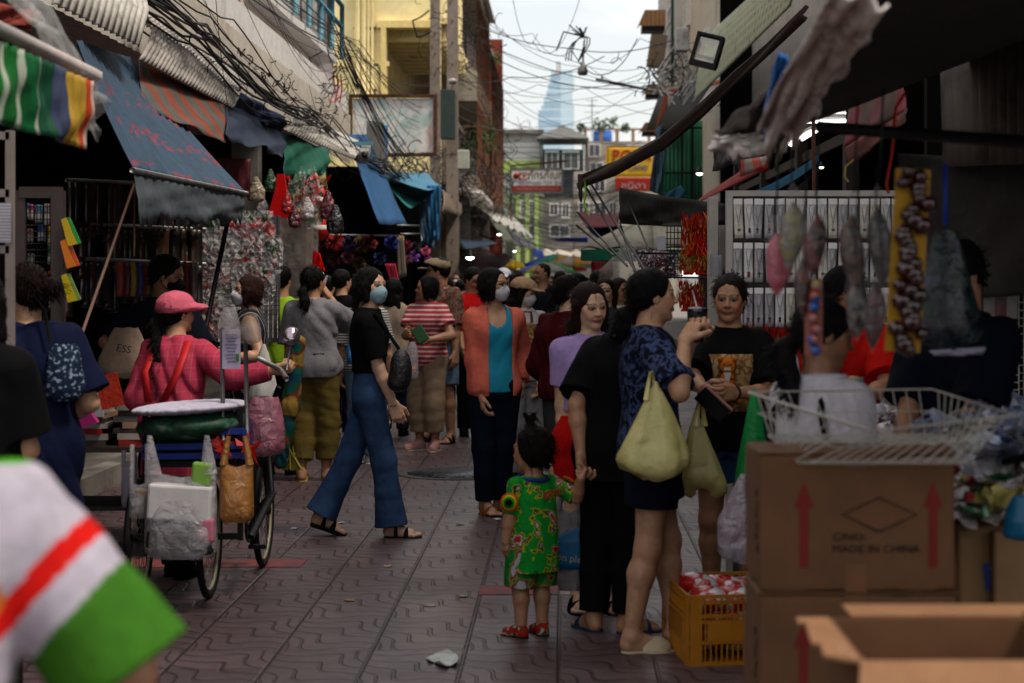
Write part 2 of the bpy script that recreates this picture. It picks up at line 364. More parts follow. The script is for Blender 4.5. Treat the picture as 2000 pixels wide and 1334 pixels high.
# ---------------------------------------------------------------- people
SKIN = mat('skin', attr=True, rough=.5, var=.14, vscale=28, bump=.08, bscale=90, bdist=.003, sss=.0, spec=.35)
def rotm(yaw, pitch=0, roll=0):        # columns: local x,y,z axes; yaw>0 turns towards local +x (the person's right)
 return Matrix.Rotation(-R_(yaw), 3, 'Z') @ Matrix.Rotation(R_(pitch), 3, 'X') @ Matrix.Rotation(R_(roll), 3, 'Y')
HAIRM = {}
def hairmat(c):
 k = tuple(c)
 if k not in HAIRM: HAIRM[k] = mat('hair_%d' % len(HAIRM), c, .5, var=.5, vscale=30, stretch=(9, 9, 1.2), bump=1, bscale=30, bdist=.008, spec=.09)
 return HAIRM[k]
class Person:
 def __init__(s, x, fy, top, face, label, Z=None, sex='f', bulk=1.0, skin=(.36, .2, .125), head=(0, 0, 0), pose=None, kid=False, H=None, group=None, vox=None, name='person', cat='person', legs=True):
  p = pose or {}; s.p = p; s.Z = Z or GZ(fy); s.H = H or (fy - top) * s.Z / F_; H = s.H; s.sex = sex; s.bulk = bulk; s.skin = skin; s.legs = legs
  w = P3(x, fy, s.Z); s.root = empty(name, (w.x, w.y, w.z if not legs or Z else 0), -R_(face), label, cat, group); s.M = Matrix.Translation(s.root.location) @ Matrix.Rotation(-R_(face), 4, 'Z'); s.Mi = s.M.inverted()
  s.v = vox or max(.0052, s.Z * .00062)
  A = dict(hip=.52, knee=.275, ank=.045, sh=.800, nb=.845, chin=.868, shw=.088 if sex == 'f' else .100, hw=.052, ua=.172, fa=.15, hh=.135, foot=.15, hand=.105)
  if kid: A = dict(hip=.45, knee=.245, ank=.05, sh=.735, nb=.765, chin=.785, shw=.105, hw=.058, ua=.15, fa=.125, hh=.215, foot=.16, hand=.095)
  s.A = A; J = {}; s.J = J; s.kid = kid
  hipo = Vector(p.get('hip', (0, 0, 0))); sho = Vector(p.get('sh', (0, 0, 0)))
  J['pel'] = V(0, 0, A['hip'] * H + .02 * H) + hipo
  J['nb'] = V(0, -.008 * H, A['nb'] * H) + sho; J['shc'] = V(0, -.006 * H, A['sh'] * H) + sho
  ty = p.get('twist', 0); tw = Matrix.Rotation(-R_(ty), 3, 'Z'); s.tw = tw
  for sd, sg in (('R', 1), ('L', -1)):
   J[sd + 's'] = J['shc'] + tw @ V(sg * A['shw'] * H * bulk ** .5, 0, p.get(sd + 'sh', 0))
   J[sd + 'h'] = V(sg * A['hw'] * H, 0, A['hip'] * H) + hipo
   ft = p.get(sd + 'F', (sg * .055 * H, 0, 0, sg * 8))     # x, y, heel lift, toe yaw
   an = V(ft[0], ft[1] - .02 * H, A['ank'] * H + ft[2]); J[sd + 'a'] = an; J[sd + 'ty'] = ft[3]; J[sd + 'lift'] = ft[2]
   J[sd + 'k'] = s.ik(J[sd + 'h'], an, (A['hip'] - A['knee']) * H, (A['knee'] - A['ank']) * H, Vector(p.get(sd + 'K', (sg * .12, 1, 0))))
   T = p.get(sd + 'H')
   if T is None: T = V(sg * (A['shw'] + .05) * H * bulk ** .5, .03 * H, (A['sh'] - .315 * (1 if not kid else .85)) * H) + sho * .8
   elif T[0] == 'px': T = s.loc(T[1], T[2], T[3] if len(T) > 3 else 0)
   else: T = Vector(T)
   J[sd + 'w'] = T; J[sd + 'e'] = s.ik(J[sd + 's'], T, A['ua'] * H, A['fa'] * H, Vector(p.get(sd + 'E', (sg * .5, -1, -.2))))
   J[sd + 'w'] = s.clampw(J[sd + 'e'], T, A['fa'] * H)
  hh = A['hh'] * H; s.hh = hh; s.HR = rotm(*head)
  hd = Vector(p.get('hd', (0, 0, 0)))
  J['hb'] = J['nb'] + hd * .6 + V(0, .012 * H, .03 * H)
  s.hc = J['nb'] + hd + V(0, .016 * H, (1 - A['nb']) * H - hh / 2)
  s.child = s.root
 def loc(s, x, y, dZ=0): return s.Mi @ P3(x, y, s.Z + dZ)
 def ik(s, a, b, l1, l2, hint):
  d = b - a; D = min(max(d.length, 1e-4), (l1 + l2) * .998); u = d.normalized(); x = (l1 * l1 - l2 * l2 + D * D) / (2 * D); h = math.sqrt(max(l1 * l1 - x * x, 0))
  n = hint - u * hint.dot(u)
  if n.length < 1e-4: n = u.orthogonal()
  return a + u * x + n.normalized() * h
 def clampw(s, e, t, l): return e + (t - e).normalized() * l
 def hp(s, x, y, z): return s.hc + s.HR @ V(x, y, z) * s.hh
 # ---- torso sections
 def lv(s, w=1.0, lo=.47, hi=.85, flare=0):
  H, A, J, b = s.H, s.A, s.J, s.bulk
  f = s.sex == 'f'
  T = [(.47, .074, .056), (.50, .094 if f else .088, .064), (.54, .096 if f else .088, .066), (.58, .088 if f else .084, .06), (.63, .074 if f else .08, .052), (.69, .080 if f else .086, .057),
   (.74, .088 if f else .094, .067 if f else .064), (.78, .092 if f else .102, .060), (.805, .080 if f else .094, .047), (.828, .052, .040), (.85, .034, .034)]
  if s.kid: T = [(.42, .085, .07), (.46, .1, .082), (.52, .1, .085), (.6, .098, .083), (.66, .1, .078), (.70, .1, .068), (.735, .09, .055), (.755, .055, .045), (.77, .04, .04)]
  sc = (A['nb'] / .845)
  z0 = A['hip'] * H; z1 = J['nb'].z; out = []
  for z, ww, dd in T:
   zz = z
   t = (zz - (.52 if not s.kid else .45)) / ((.845 if not s.kid else .765) - (.52 if not s.kid else .45))
   base = J['pel'] - V(0, 0, .02 * H); c = base.lerp(J['nb'], t) if t > 0 else base + V(0, 0, t * .325 * H)
   bb = b if .5 < z < .8 else b ** .5
   fy = .006 * H if .72 < z < .79 and f and not s.kid else 0
   if lo - .001 <= zz <= hi + .001: out.append((c.z, ww * H * bb * w + flare * max(0, (.75 - z)) * H, dd * H * bb * w + flare * .8 * max(0, (.75 - z)) * H, c.x, c.y + fy))
  return out
 def grid(s, lo, hi, fine=(), v=None): return Grid(lo, hi, v or s.v, fine)
 def bounds(s, pts, pad):
  a = np.array([tuple(q) for q in pts]); return a.min(0) - pad, a.max(0) + pad
 def legs_sdf(s, g, off=0.0, k=.02, r=None, rng=(0, 1), flare=0):
  H, J, b = s.H, s.J, s.bulk ** .7
  R = r or ((.052, .034, .034, .021) if not s.kid else (.056, .04, .038, .028))
  for sd in 'RL':
   h, kn, an = J[sd + 'h'], J[sd + 'k'], J[sd + 'a']
   g.cap(h, kn, R[0] * H * b + off, R[1] * H * b + off, k)
   cf = kn.lerp(an, .3) + V(0, -.006 * H, 0)
   g.cap(kn, cf, R[1] * H * b + off, R[2] * H * b + off, k); g.cap(cf, an, R[2] * H * b + off, R[3] * H + off, k)
 def hand_sdf(s, g, sd):
  H, J, p = s.H, s.J, s.p; sg = 1 if sd == 'R' else -1
  wr, el = J[sd + 'w'], J[sd + 'e']; d = Vector(p.get(sd + 'D', (wr - el))).normalized()
  n = Vector(p.get(sd + 'N', (-sg, 0, .0))); n = (n - d * n.dot(d))
  n = n.normalized() if n.length > 1e-3 else d.orthogonal(); w = d.cross(n) * 1.0
  if w.dot(Vector(p.get(sd + 'T', (0, 1, .3)))) < 0: w = -w
  c = p.get(sd + 'C', .35); hs = s.A['hand'] / .105 * H; wr = wr - d * .004 * H; s.hl = hs
  J[sd + 'palm'] = wr + d * .045 * hs + n * .012 * hs
  for i, (o, ln) in enumerate(((.019, .040), (.0065, .046), (-.006, .043), (-.018, .034))):
   kb = wr + w * o * .55 * hs; kk = wr + d * (.054 - .003 * abs(i - 1)) * hs + w * o * hs
   g.cap(kb, kk, .0125 * hs, .0085 * hs, .004 * hs)
   a = 0; q = kk; cc = c * (1 + .15 * i)
   for j, fr in enumerate((.45, .32, .25)):
    a += cc * (.9 if j == 0 else 1.0) * 1.15; dd = d * math.cos(a) + n * math.sin(a) + w * (o * 1.5) * (1 - c)
    q2 = q + dd.normalized() * ln * fr * 1.12 * hs; g.cap(q, q2, (.0068 - .0006 * j) * hs, (.0064 - .0007 * j) * hs, .002); q = q2
  t0 = wr + d * .012 * hs + w * .014 * hs; t1 = t0 + (d * .7 + w * .65 + n * .35).normalized() * .03 * hs; t2 = t1 + (d * .85 + w * .1 + n * (.25 + c * .5)).normalized() * .028 * hs
  g.cap(t0, t1, .0105 * hs, .0082 * hs, .006 * hs); g.cap(t1, t2, .0078 * hs, .006 * hs, .002)
 def head_sdf(s, g):
  h, hp, Rm = s.hh, s.hp, [list(r) for r in s.HR]; f = s.sex == 'f'
  def E(c, r, k=.02, m='u'): g.ell(hp(*c), (r[0] * h, r[1] * h, r[2] * h), Rm, k * h, m)
  def C(a, b, ra, rb, k=.03, m='u'): g.cap(hp(*a), hp(*b), ra * h, rb * h, k * h, m)
  E((0, -.06, .13), (.335, .42, .37), .02); E((0, .07, -.10), (.285, .30, .38), .08)
  jw = .20 if f else .225
  if s.kid: jw = .2
  for sg in (1, -1):
   C((sg * jw, -.02, -.2), (sg * .05, .24, -.40), .09, .075, .1); C((sg * .2, .2, -.02), (sg * .14, .27, -.16), .075, .085, .08)
  E((0, .26, -.41), (.08, .085, .075), .05)
  for sg in (1, -1): E((sg * .135, .42, .025), (.085, .075, .055), .06, 's')
  C((-.17, .315, .10), (.17, .315, .10), .045, .045, .06)
  C((0, .345, .04), (0, .425, -.115), .03, .048, .04);
  for sg in (1, -1):
   E((sg * .05, .385, -.13), (.035, .05, .035), .02); E((sg * .132, .30, .02), (.07, .07, .048), .02)
   E((sg * .325, -.04, -.03), (.035, .075, .115), .03)
  E((0, .345, -.245), (.105, .05, .026), .02); E((0, .34, -.285), (.085, .05, .03), .02)
  nk = .033 if f else .039
  J = s.J; a = J['nb'] - V(0, 0, .015 * s.H); b = hp(0, -.08, -.22)
  if s.kid: nk = .042
  g.cap(a, b, nk * 1.12 * s.H, nk * .98 * s.H, .012 * s.H)
 def arm_sdf(s, g, sd, off=0.0, r=(.030, .0235, .0245, .0155), k=.015):
  H, J, b = s.H, s.J, s.bulk ** .6
  if s.kid: r = (.036, .03, .029, .022)
  g.cap(J[sd + 's'], J[sd + 'e'], r[0] * H * b + off, r[1] * H * b + off, k); m = J[sd + 'e'].lerp(J[sd + 'w'], .3)
  g.cap(J[sd + 'e'], m, r[1] * H * b + off, r[2] * H * b + off, k); g.cap(m, J[sd + 'w'], r[2] * H * b + off, r[3] * H + off, k)
 def body(s, parent=None, eyes=True, face_down=False, feet=True, lips=(.40, .13, .10), brow=(.02, .012, .01)):
  H, J, A = s.H, s.J, s.A
  pts = [J[k] for k in J if isinstance(J[k], Vector)] + [s.hc]
  if not s.legs: pts = [J[k] for k in J if isinstance(J[k], Vector) and k[1:] not in ('k', 'a')] + [s.hc]
  lo, hi = s.bounds(pts, .12 * H);
  if s.legs: lo[2] = 0
  fv = s.v * .62; fine = [(s.hc - V(*[.55 * s.hh] * 3), s.hc + V(*[.55 * s.hh] * 3), max(fv, .0034))]
  if s.Z < 16 or s.kid:
   for sd in 'RL':
    w = J[sd + 'w']; q = w + (w - J[sd + 'e']).normalized() * .06 * H; fine.append((q - V(*[.065 * H] * 3), q + V(*[.065 * H] * 3), max(fv, .0036)))
  g = Grid(lo, hi, s.v, fine)
  g.loft(s.lv(), 0, .02 * H)
  for sd in 'RL':
   g.cap(J[sd + 's'] - V(0, 0, .006 * H), J['nb'] - V(0, 0, .012 * H), .024 * H, .021 * H, .02 * H); s.arm_sdf(g, sd); s.hand_sdf(g, sd)
  if s.legs:
   s.legs_sdf(g, 0, .02 * H)
   if feet:
    for sd in 'RL': s.foot_sdf(g, sd)
  s.head_sdf(g)
  v, f = g.mesh(); sk = np.array(s.skin); c = np.tile(sk, (len(v), 1))
  R = np.array(s.HR); q = (v - np.array(s.hc)) @ R / s.hh
  x, y, z = q.T; ax = np.abs(x); fr = (y > .12) & (np.abs(z) < .6) & (ax < .4)
  def blend(m, col, a=1): c[m] = c[m] * (1 - a) + np.array(col) * a
  blend(fr & (np.hypot((ax - .19) / .1, (z + .12) / .1) < 1), sk * (1.12, .88, .85), .6)
  if eyes:
   k = max(1, s.Z / 9) ** .35
   blend(fr & (np.hypot((ax - .135) / (.098 * k), (z - .022) / (.042 * k)) < 1), sk * .45)
   blend(fr & (np.hypot((ax - .135) / .074, (z - .010) / .017) < 1), (.30, .27, .25))
   blend(fr & (np.hypot((ax - .135) / (.033 * k), (z - .010) / (.027 * k)) < 1), (.012, .008, .006))
   blend(fr & (np.abs(ax - .14 ) < .1) & (np.abs(z - .105 - .02 * (1 - ((ax - .15) / .1) ** 2)) < .015 * k), brow, .6)
  blend(fr & (np.hypot(x / .115, (z + .264) / .048) < 1) & (y > .25), lips, .8)
  blend(fr & (ax < .085) & (np.abs(z + .262) < .008 * (1 + s.Z / 12)) & (y > .25), sk * .3, .8)
  blend(fr & (np.hypot((ax - .028) / .02, (z + .158) / .014) < 1), sk * .25)
  o = mesh_np('body', v, f, SKIN, s.child, cols=c); return o
 def footframe(s, sd):
  J = s.J; a = R_(J[sd + 'ty']); fw = V(math.sin(a), math.cos(a), 0); lf = J[sd + 'lift'] / (s.A['foot'] * s.H * .75)
  pt = math.asin(max(-.9, min(.9, lf))); fwd = V(fw.x * math.cos(pt), fw.y * math.cos(pt), -math.sin(pt)); sdv = V(fw.y, -fw.x, 0); up = sdv.cross(fwd)
  return J[sd + 'a'], fwd, sdv, up
 def foot_sdf(s, g, sd):
  an, f, r, u = s.footframe(sd); H = s.H; L = s.A['foot'] * H; b = an - u * (s.A['ank'] * H)   # b: ground below the ankle
  sg = 1 if sd == 'R' else -1
  g.cap(an, b + u * .022 * H - f * .012 * H, .021 * H, .02 * H, .012 * H); g.cap(an - u * .006 * H, b + f * L * .5 + u * .016 * H, .021 * H, .016 * H, .015 * H)
  g.cap(b + u * .016 * H - f * .01 * H, b + f * L * .52 + u * .012 * H + r * sg * .008 * H, .017 * H, .013 * H, .01 * H)
  for i in range(5):
   o = (-.017 + .0095 * i) * H * sg; st = b + f * L * .5 + r * o + u * .011 * H
   g.cap(st, b + f * L * (.70 - .022 * i) + r * o * 1.15 + u * .009 * H, .009 * H, (.0088 if i == 0 else .0062) * H, .004)
 # ---- clothes
 def top(s, m, name='shirt', hem=.50, sleeve=.55, off=.016, flare=.0, vneck=0, nk=.05, fold=.006, colfn=None, open_=0, hemdz=0, seed=1, v=None, scoop=0, mid=None):
  H, J = s.H, s.J; pts = [J[k] for k in ('Rs', 'Ls', 'Re', 'Le', 'Rw', 'Lw', 'pel', 'nb')]; lo, hi = s.bounds(pts, .13 * H * s.bulk); hz = J['pel'].z + (hem - .54) * H
  lo[2] = min(hz, lo[2]) if sleeve > 1 else hz - .02
  g = Grid(lo, hi, v or s.v * .85)
  lv = s.lv(1, .47, .85, flare); low = min(lv)
  if hz < low[0]: lv.append((hz - .02, low[1] + flare * .1 * H, low[2] + flare * .1 * H, low[3], low[4]))
  g.loft(lv, off * H / 1.6, .02 * H, 2.4)
  b = s.bulk ** .5
  for sd in 'RL':
   g.cap(J[sd + 's'] - V(0, 0, .004 * H), J['nb'] - V(0, 0, .014 * H), .027 * H * b + off * .4, .022 * H + off * .35, .025 * H)
   if sleeve > 0:
    t = min(sleeve, 1); e = J[sd + 's'].lerp(J[sd + 'e'], t); n = (J[sd + 'e'] - J[sd + 's']).normalized(); ro = off * H
    cut = [(e, n)] if sleeve <= 1 else None
    g.cap(J[sd + 's'], e + (n * .03 if sleeve <= 1 else V(0, 0, 0)), .030 * H * b + ro * .5, .028 * H * b + ro * (.95 if sleeve <= 1 else .5), .02 * H, cut=cut)
    if sleeve > 1:
     w = J[sd + 'e'].lerp(J[sd + 'w'], sleeve - 1); nn = (J[sd + 'w'] - J[sd + 'e']).normalized(); g.cap(J[sd + 'e'], w, .029 * H * b + ro * .5, .021 * H + ro * .5, .02 * H, cut=[(w, nn)])
  if fold: g.noise(fold * H * .75, 19 / H * 1.6, seed=seed)
  g.plane((0, 0, hz), (0, 0, -1))
  nb = J['nb']
  g.ell(nb + V(0, .012 * H + vneck * .3 * H, .028 * H - vneck * .2 * H), (nk * H * .95, nk * H * .95, (.034 + scoop + vneck) * H), k=.004, mode='s')
  if sleeve == 0:
   for sd, sg in (('R', 1), ('L', -1)): g.plane(J[sd + 's'] + V(-sg * .005 * H, 0, 0), (sg, 0, .25))
  if open_:   # jacket open in front
   g.box(J['shc'] + V(open_[1], .11 * H, -.15 * H), (open_[0], .10 * H, .4 * H), .01, k=.01, mode='s')
  return g.obj(name, m, s.child, colfn)
 def pants(s, m, name='trousers', waist=.60, length=1.0, off=.010, r=None, fold=.004, cuffz=None, seed=3, skirt=False):
  H, J, b = s.H, s.J, s.bulk ** .7; R = r or (.060, .046, .044, .040); wz = J['pel'].z + (waist - .54) * H
  pts = [J[k] for k in ('Rh', 'Lh', 'Rk', 'Lk', 'Ra', 'La')]; lo, hi = s.bounds(pts, .11 * H * s.bulk); hi[2] = wz + .02; g = Grid(lo, hi, s.v * .85)
  g.loft(s.lv(1, .47, .69), off * H / 1.6, .02 * H)
  for sd in 'RL':
   h, kn, an = J[sd + 'h'], J[sd + 'k'], J[sd + 'a']; u = (an - kn).normalized()
   if length <= .5:
    e = h.lerp(kn, length * 2); n = (kn - h).normalized(); e2 = e + n * .03
    g.cap(h, e2, R[0] * H * b + off * H * .4, R[1] * H * b + off * H * .4, .02 * H, cut=[(e, n)])
   else:
    e = kn.lerp(an, (length - .5) * 2); g.cap(h, kn, R[0] * H * b, R[1] * H * b, .02 * H); c2 = kn.lerp(e, .5); g.cap(kn, c2, R[1] * H * b, R[2] * H * b, .02 * H); g.cap(c2, e + u * .03, R[2] * H * b, R[3] * H, .01 * H, cut=[(e, u)])
  if fold: g.noise(fold * H * .5, 17 / H * 1.6, dirs=((1, .5, .4), (-.6, 1, -.35), (.3, -.3, 1.1)), seed=seed)
  g.plane((0, 0, wz), (0, 0, 1))
  return g.obj(name, m, s.child)
 def shoes(s, m, kind='sandal', m2=None, name=None):
  H = s.H; L = s.A['foot'] * H
  for sd in 'RL':
   an, f, r, u = s.footframe(sd); b = an - u * (s.A['ank'] * H); Rm = [list(q) for q in Matrix((r, f, u)).transposed()]
   c = b + f * L * .29
   g = Grid(np.array(c) - L * .75, np.array(c) + L * .75, max(.004, s.v * .75)); g2 = g
   if kind in ('sandal', 'flip', 'slide'):
    th = .016 if kind == 'slide' else .010
    g.ell(b + f * L * .50 - u * .0, (.031 * H, L * .27, .03 * H), Rm, 0); g.ell(b - f * L * .02, (.024 * H, L * .16, .03 * H), Rm, .03); g.cap(b + f * L * .45, b, .025 * H, .022 * H, .02)
    g.plane(b + u * .004 * H, u); g.plane(b - u * (th * H * .8), -u)
    g.D -= .002
    g.obj(name or 'sole', m2 or m, s.child)
    g = Grid(np.array(c) - L * .75, np.array(c) + L * .75, max(.004, s.v * .75))
    for st in ([(.40, .04), (.14, .03)] if kind == 'sandal' else [(.42, .15)] if kind == 'slide' else [(.42, .02)]):
     q = b + f * L * st[0]; g.ell(q - u * .004, (.037 * H, L * st[1] * 2.2, (.042 if st[0] > .2 else .06) * H), Rm, 0)
     g.plane(q + f * L * st[1] * 1.7, f) if len([1]) and kind != 'sandal' else None
     if kind != 'sandal': g.plane(q - f * L * st[1] * 1.7, -f)
    g.plane(b - u * .004, -u); g.obj('strap', m, s.child)
   else:
    g.cap(b + u * .02 * H - f * .015 * H, b + u * .016 * H + f * L * .6, .026 * H, .022 * H, .01); g.cap(an + u * .0, b + u * .02 * H, .028 * H, .028 * H, .015); g.cap(an, b + f * L * .5 + u * .016 * H, .024 * H, .020 * H, .02)
    if kind == 'boot': g.cap(an, an + (s.J[sd + 'k'] - an).normalized() * .03 * H, .028 * H, .027 * H, .01)
    g.plane(b - u * .005 * H, -u); g.obj(name or 'shoe', m, s.child)
    g = Grid(np.array(c) - L * .75, np.array(c) + L * .75, max(.004, s.v * .75)); g.cap(b - f * .015 * H, b + f * L * .6, .029 * H, .027 * H, 0); g.plane(b + u * .006 * H, u); g.plane(b - u * .008 * H, -u); g.obj('sole', m2 or m, s.child)
 def hair(s, style='short', col=(.012, .009, .008), m=None, seed=0, ln=.5, side=0, fringe=.0):
  h, hp = s.hh, s.hp; Rm = [list(r) for r in s.HR]; c = s.hc; dn = ln * s.H
  g = Grid(np.array(c) - .75 * h - (0, 0, dn if style in ('long', 'pony', 'tail') else .25 * h), np.array(c) + .8 * h, max(.0042, s.v * .7))
  def E(cc, r, k=.02, md='u'): g.ell(hp(*cc), (r[0] * h, r[1] * h, r[2] * h), Rm, k * h, md)
  def C(a, b, ra, rb, k=.05, md='u'): g.cap(hp(*a), hp(*b), ra * h, rb * h, k * h, md)
  top = .02 if style == 'crop' else .045
  E((0, -.10, .15), (.33 + top, .415 + top * .8, .36 + top), 0)
  if style in ('short', 'crop'):
   E((0, -.2, -.02), (.29 + top, .27 + top, .30), .06)
  elif style in ('bob',):
   E((0, -.1, -.05), (.43, .42, .44), .08);
   for sg in (1, -1): C((sg * .36, .02, .05), (sg * .34, .06, -.36), .10, .09, .08)
  elif style in ('long',):
   for sg in (1, -1): C((sg * .34, -.02, .05), (sg * .36, -.06, -.5), .11, .12, .1)
   C((0, -.3, 0), (0, -.34, -.6), .28, .26, .1)
   J = s.J; base = J['nb'] + V(0, -.05 * s.H, -.02 * s.H)
   for i in range(5): g.cap(hp((i - 2) * .15, -.32, -.4), base + V((i - 2) * .024 * s.H, 0, -dn * (.8 + .1 * math.sin(i * 2.1 + seed))), .13 * h, .06 * h, .06 * h)
  elif style in ('pony', 'bun', 'tail', 'topknot'):
   E((0, -.2, -.0), (.31 + top, .27 + top, .30), .06)
   if style == 'bun': E((side, -.52, .10), (.20, .17, .19), .03)
   elif style == 'topknot': E((0, -.12, -.04), (.40, .38, .36), .06); C((0, .0, .48), (.02, .05, .72), .10, .06, .08); C((.02, .05, .66), (-.12, .1, .86), .07, .03, .03); C((.02, .03, .66), (.16, -.02, .84), .07, .03, .03); C((.0, -.02, .66), (.02, -.1, .90), .07, .03, .03)
   else:
    z0 = .0 if style == 'pony' else -.15
    a = hp(side, -.46, z0); b = hp(side * 1.4, -.62, z0 - .2); e = s.J['nb'] + V(side * h, -.075 * s.H, -dn)
    g.cap(hp(0, -.36, z0), a, .12 * h, .07 * h, .05 * h); g.cap(a, b, .08 * h, .15 * h, .05 * h); g.cap(b, b.lerp(e, .5), .15 * h, .17 * h, .05 * h); g.cap(b.lerp(e, .5), e, .17 * h, .05 * h, .05 * h)
  fz = .325 - fringe
  E((0, .42, -.24 + (0 if style != 'bob' else .02)), (.285 if style in ('bob', 'long') else .34, .36, .24 + fz), .11, 's')
  if style in ('short', 'crop', 'pony', 'bun', 'tail', 'topknot'):
   E((0, .22, -.32), (.5, .32, .34), .03, 's')
  g.noise(.022 * h, 70 / h * .16, dirs=((1, .4, .12), (-.6, 1, .1), (.8, -.9, .15)), seed=seed)
  v, f = g.mesh()
  if s.Z < 19 and len(f):
   rs = np.random.RandomState(seed + 5); n = 700; q = (v[f[:, 0]] - np.array(s.hc)) @ np.array(s.HR) / h; ok = np.nonzero((q[:, 1] < .12) | (q[:, 2] > .42))[0]; fi = rs.choice(ok, n); p = v[f[fi]].mean(1); nn = np.cross(v[f[fi, 1]] - v[f[fi, 0]], v[f[fi, 2]] - v[f[fi, 0]]); nn /= np.linalg.norm(nn, axis=1)[:, None] + 1e-9
   dn_ = np.array([0, 0, -1.0]) + rs.normal(size=(n, 3)) * .22 + np.array(s.HR @ V(0, -.9, 0)); tg = dn_ - nn * (dn_ * nn).sum(1)[:, None]; tg /= np.linalg.norm(tg, axis=1)[:, None] + 1e-9; sd_ = np.cross(tg, nn) * .0016; L_ = (.02 + .035 * rs.rand(n))[:, None]
   pts = [p - nn * .002, p + tg * L_ * .5 + nn * .006, p + tg * L_ + nn * (.002 + .012 * rs.rand(n)[:, None]), p + tg * L_ * 1.35 - nn * .002]; vv = np.concatenate([q + o for q in pts for o in (sd_, -sd_)]); b0 = len(v); fs = []
   for k in range(3): a = b0 + 2 * k * n + np.arange(n); fs.append(np.stack([a, a + n, a + 3 * n, a + 2 * n], 1))
   v = np.concatenate([v, vv]); f = np.concatenate([f] + fs)
  return mesh_np('hair', v, f, m or hairmat(col), s.child)
 def mask(s, m):
  h, hp = s.hh, s.hp; Rm = [list(r) for r in s.HR]
  g = Grid(np.array(s.hc) - .6 * h, np.array(s.hc) + .6 * h, max(.0042, s.v * .6))
  g.ell(hp(0, .14, -.2), (.285 * h, .34 * h, .27 * h), Rm, 0); g.cap(hp(0, .36, -.05), hp(0, .44, -.16), .05 * h, .06 * h, .06 * h); g.cap(hp(-.06, .27, -.38), hp(.06, .27, -.38), .1 * h, .1 * h, .08 * h)
  for n, q in (((0, 0, 1), (0, 0, .005)), ((0, 0, -1), (0, 0, -.47)), ((0, -1, 0), (0, .12, 0))): g.plane(hp(*q), s.HR @ V(*n))
  o = g.obj('face_mask', m, s.child)
  t = MB()
  for sg in (1, -1):
   for z in (-.04, -.34): t.tube([hp(sg * .26, .16, z), hp(sg * .335, .0, z * .5 - .05), hp(sg * .36, -.06, -.03)], .012 * h, 4)
  t.build('mask_strap', m, o); return o
 def glasses(s, m):
  h, hp = s.hh, s.hp; t = MB()
  for sg in (1, -1):
   pts = [hp(sg * .135 + .095 * math.cos(a * .5236), .415, .01 + .075 * math.sin(a * .5236)) for a in range(12)]; t.tube(pts, .011 * h, 4, closed=True)
   t.tube([hp(sg * .23, .41, .03), hp(sg * .335, .2, .03), hp(sg * .345, -.02, .02)], .011 * h, 4)
  t.tube([hp(-.04, .425, .02), hp(.04, .425, .02)], .011 * h, 4); return t.build('glasses', m, s.child)
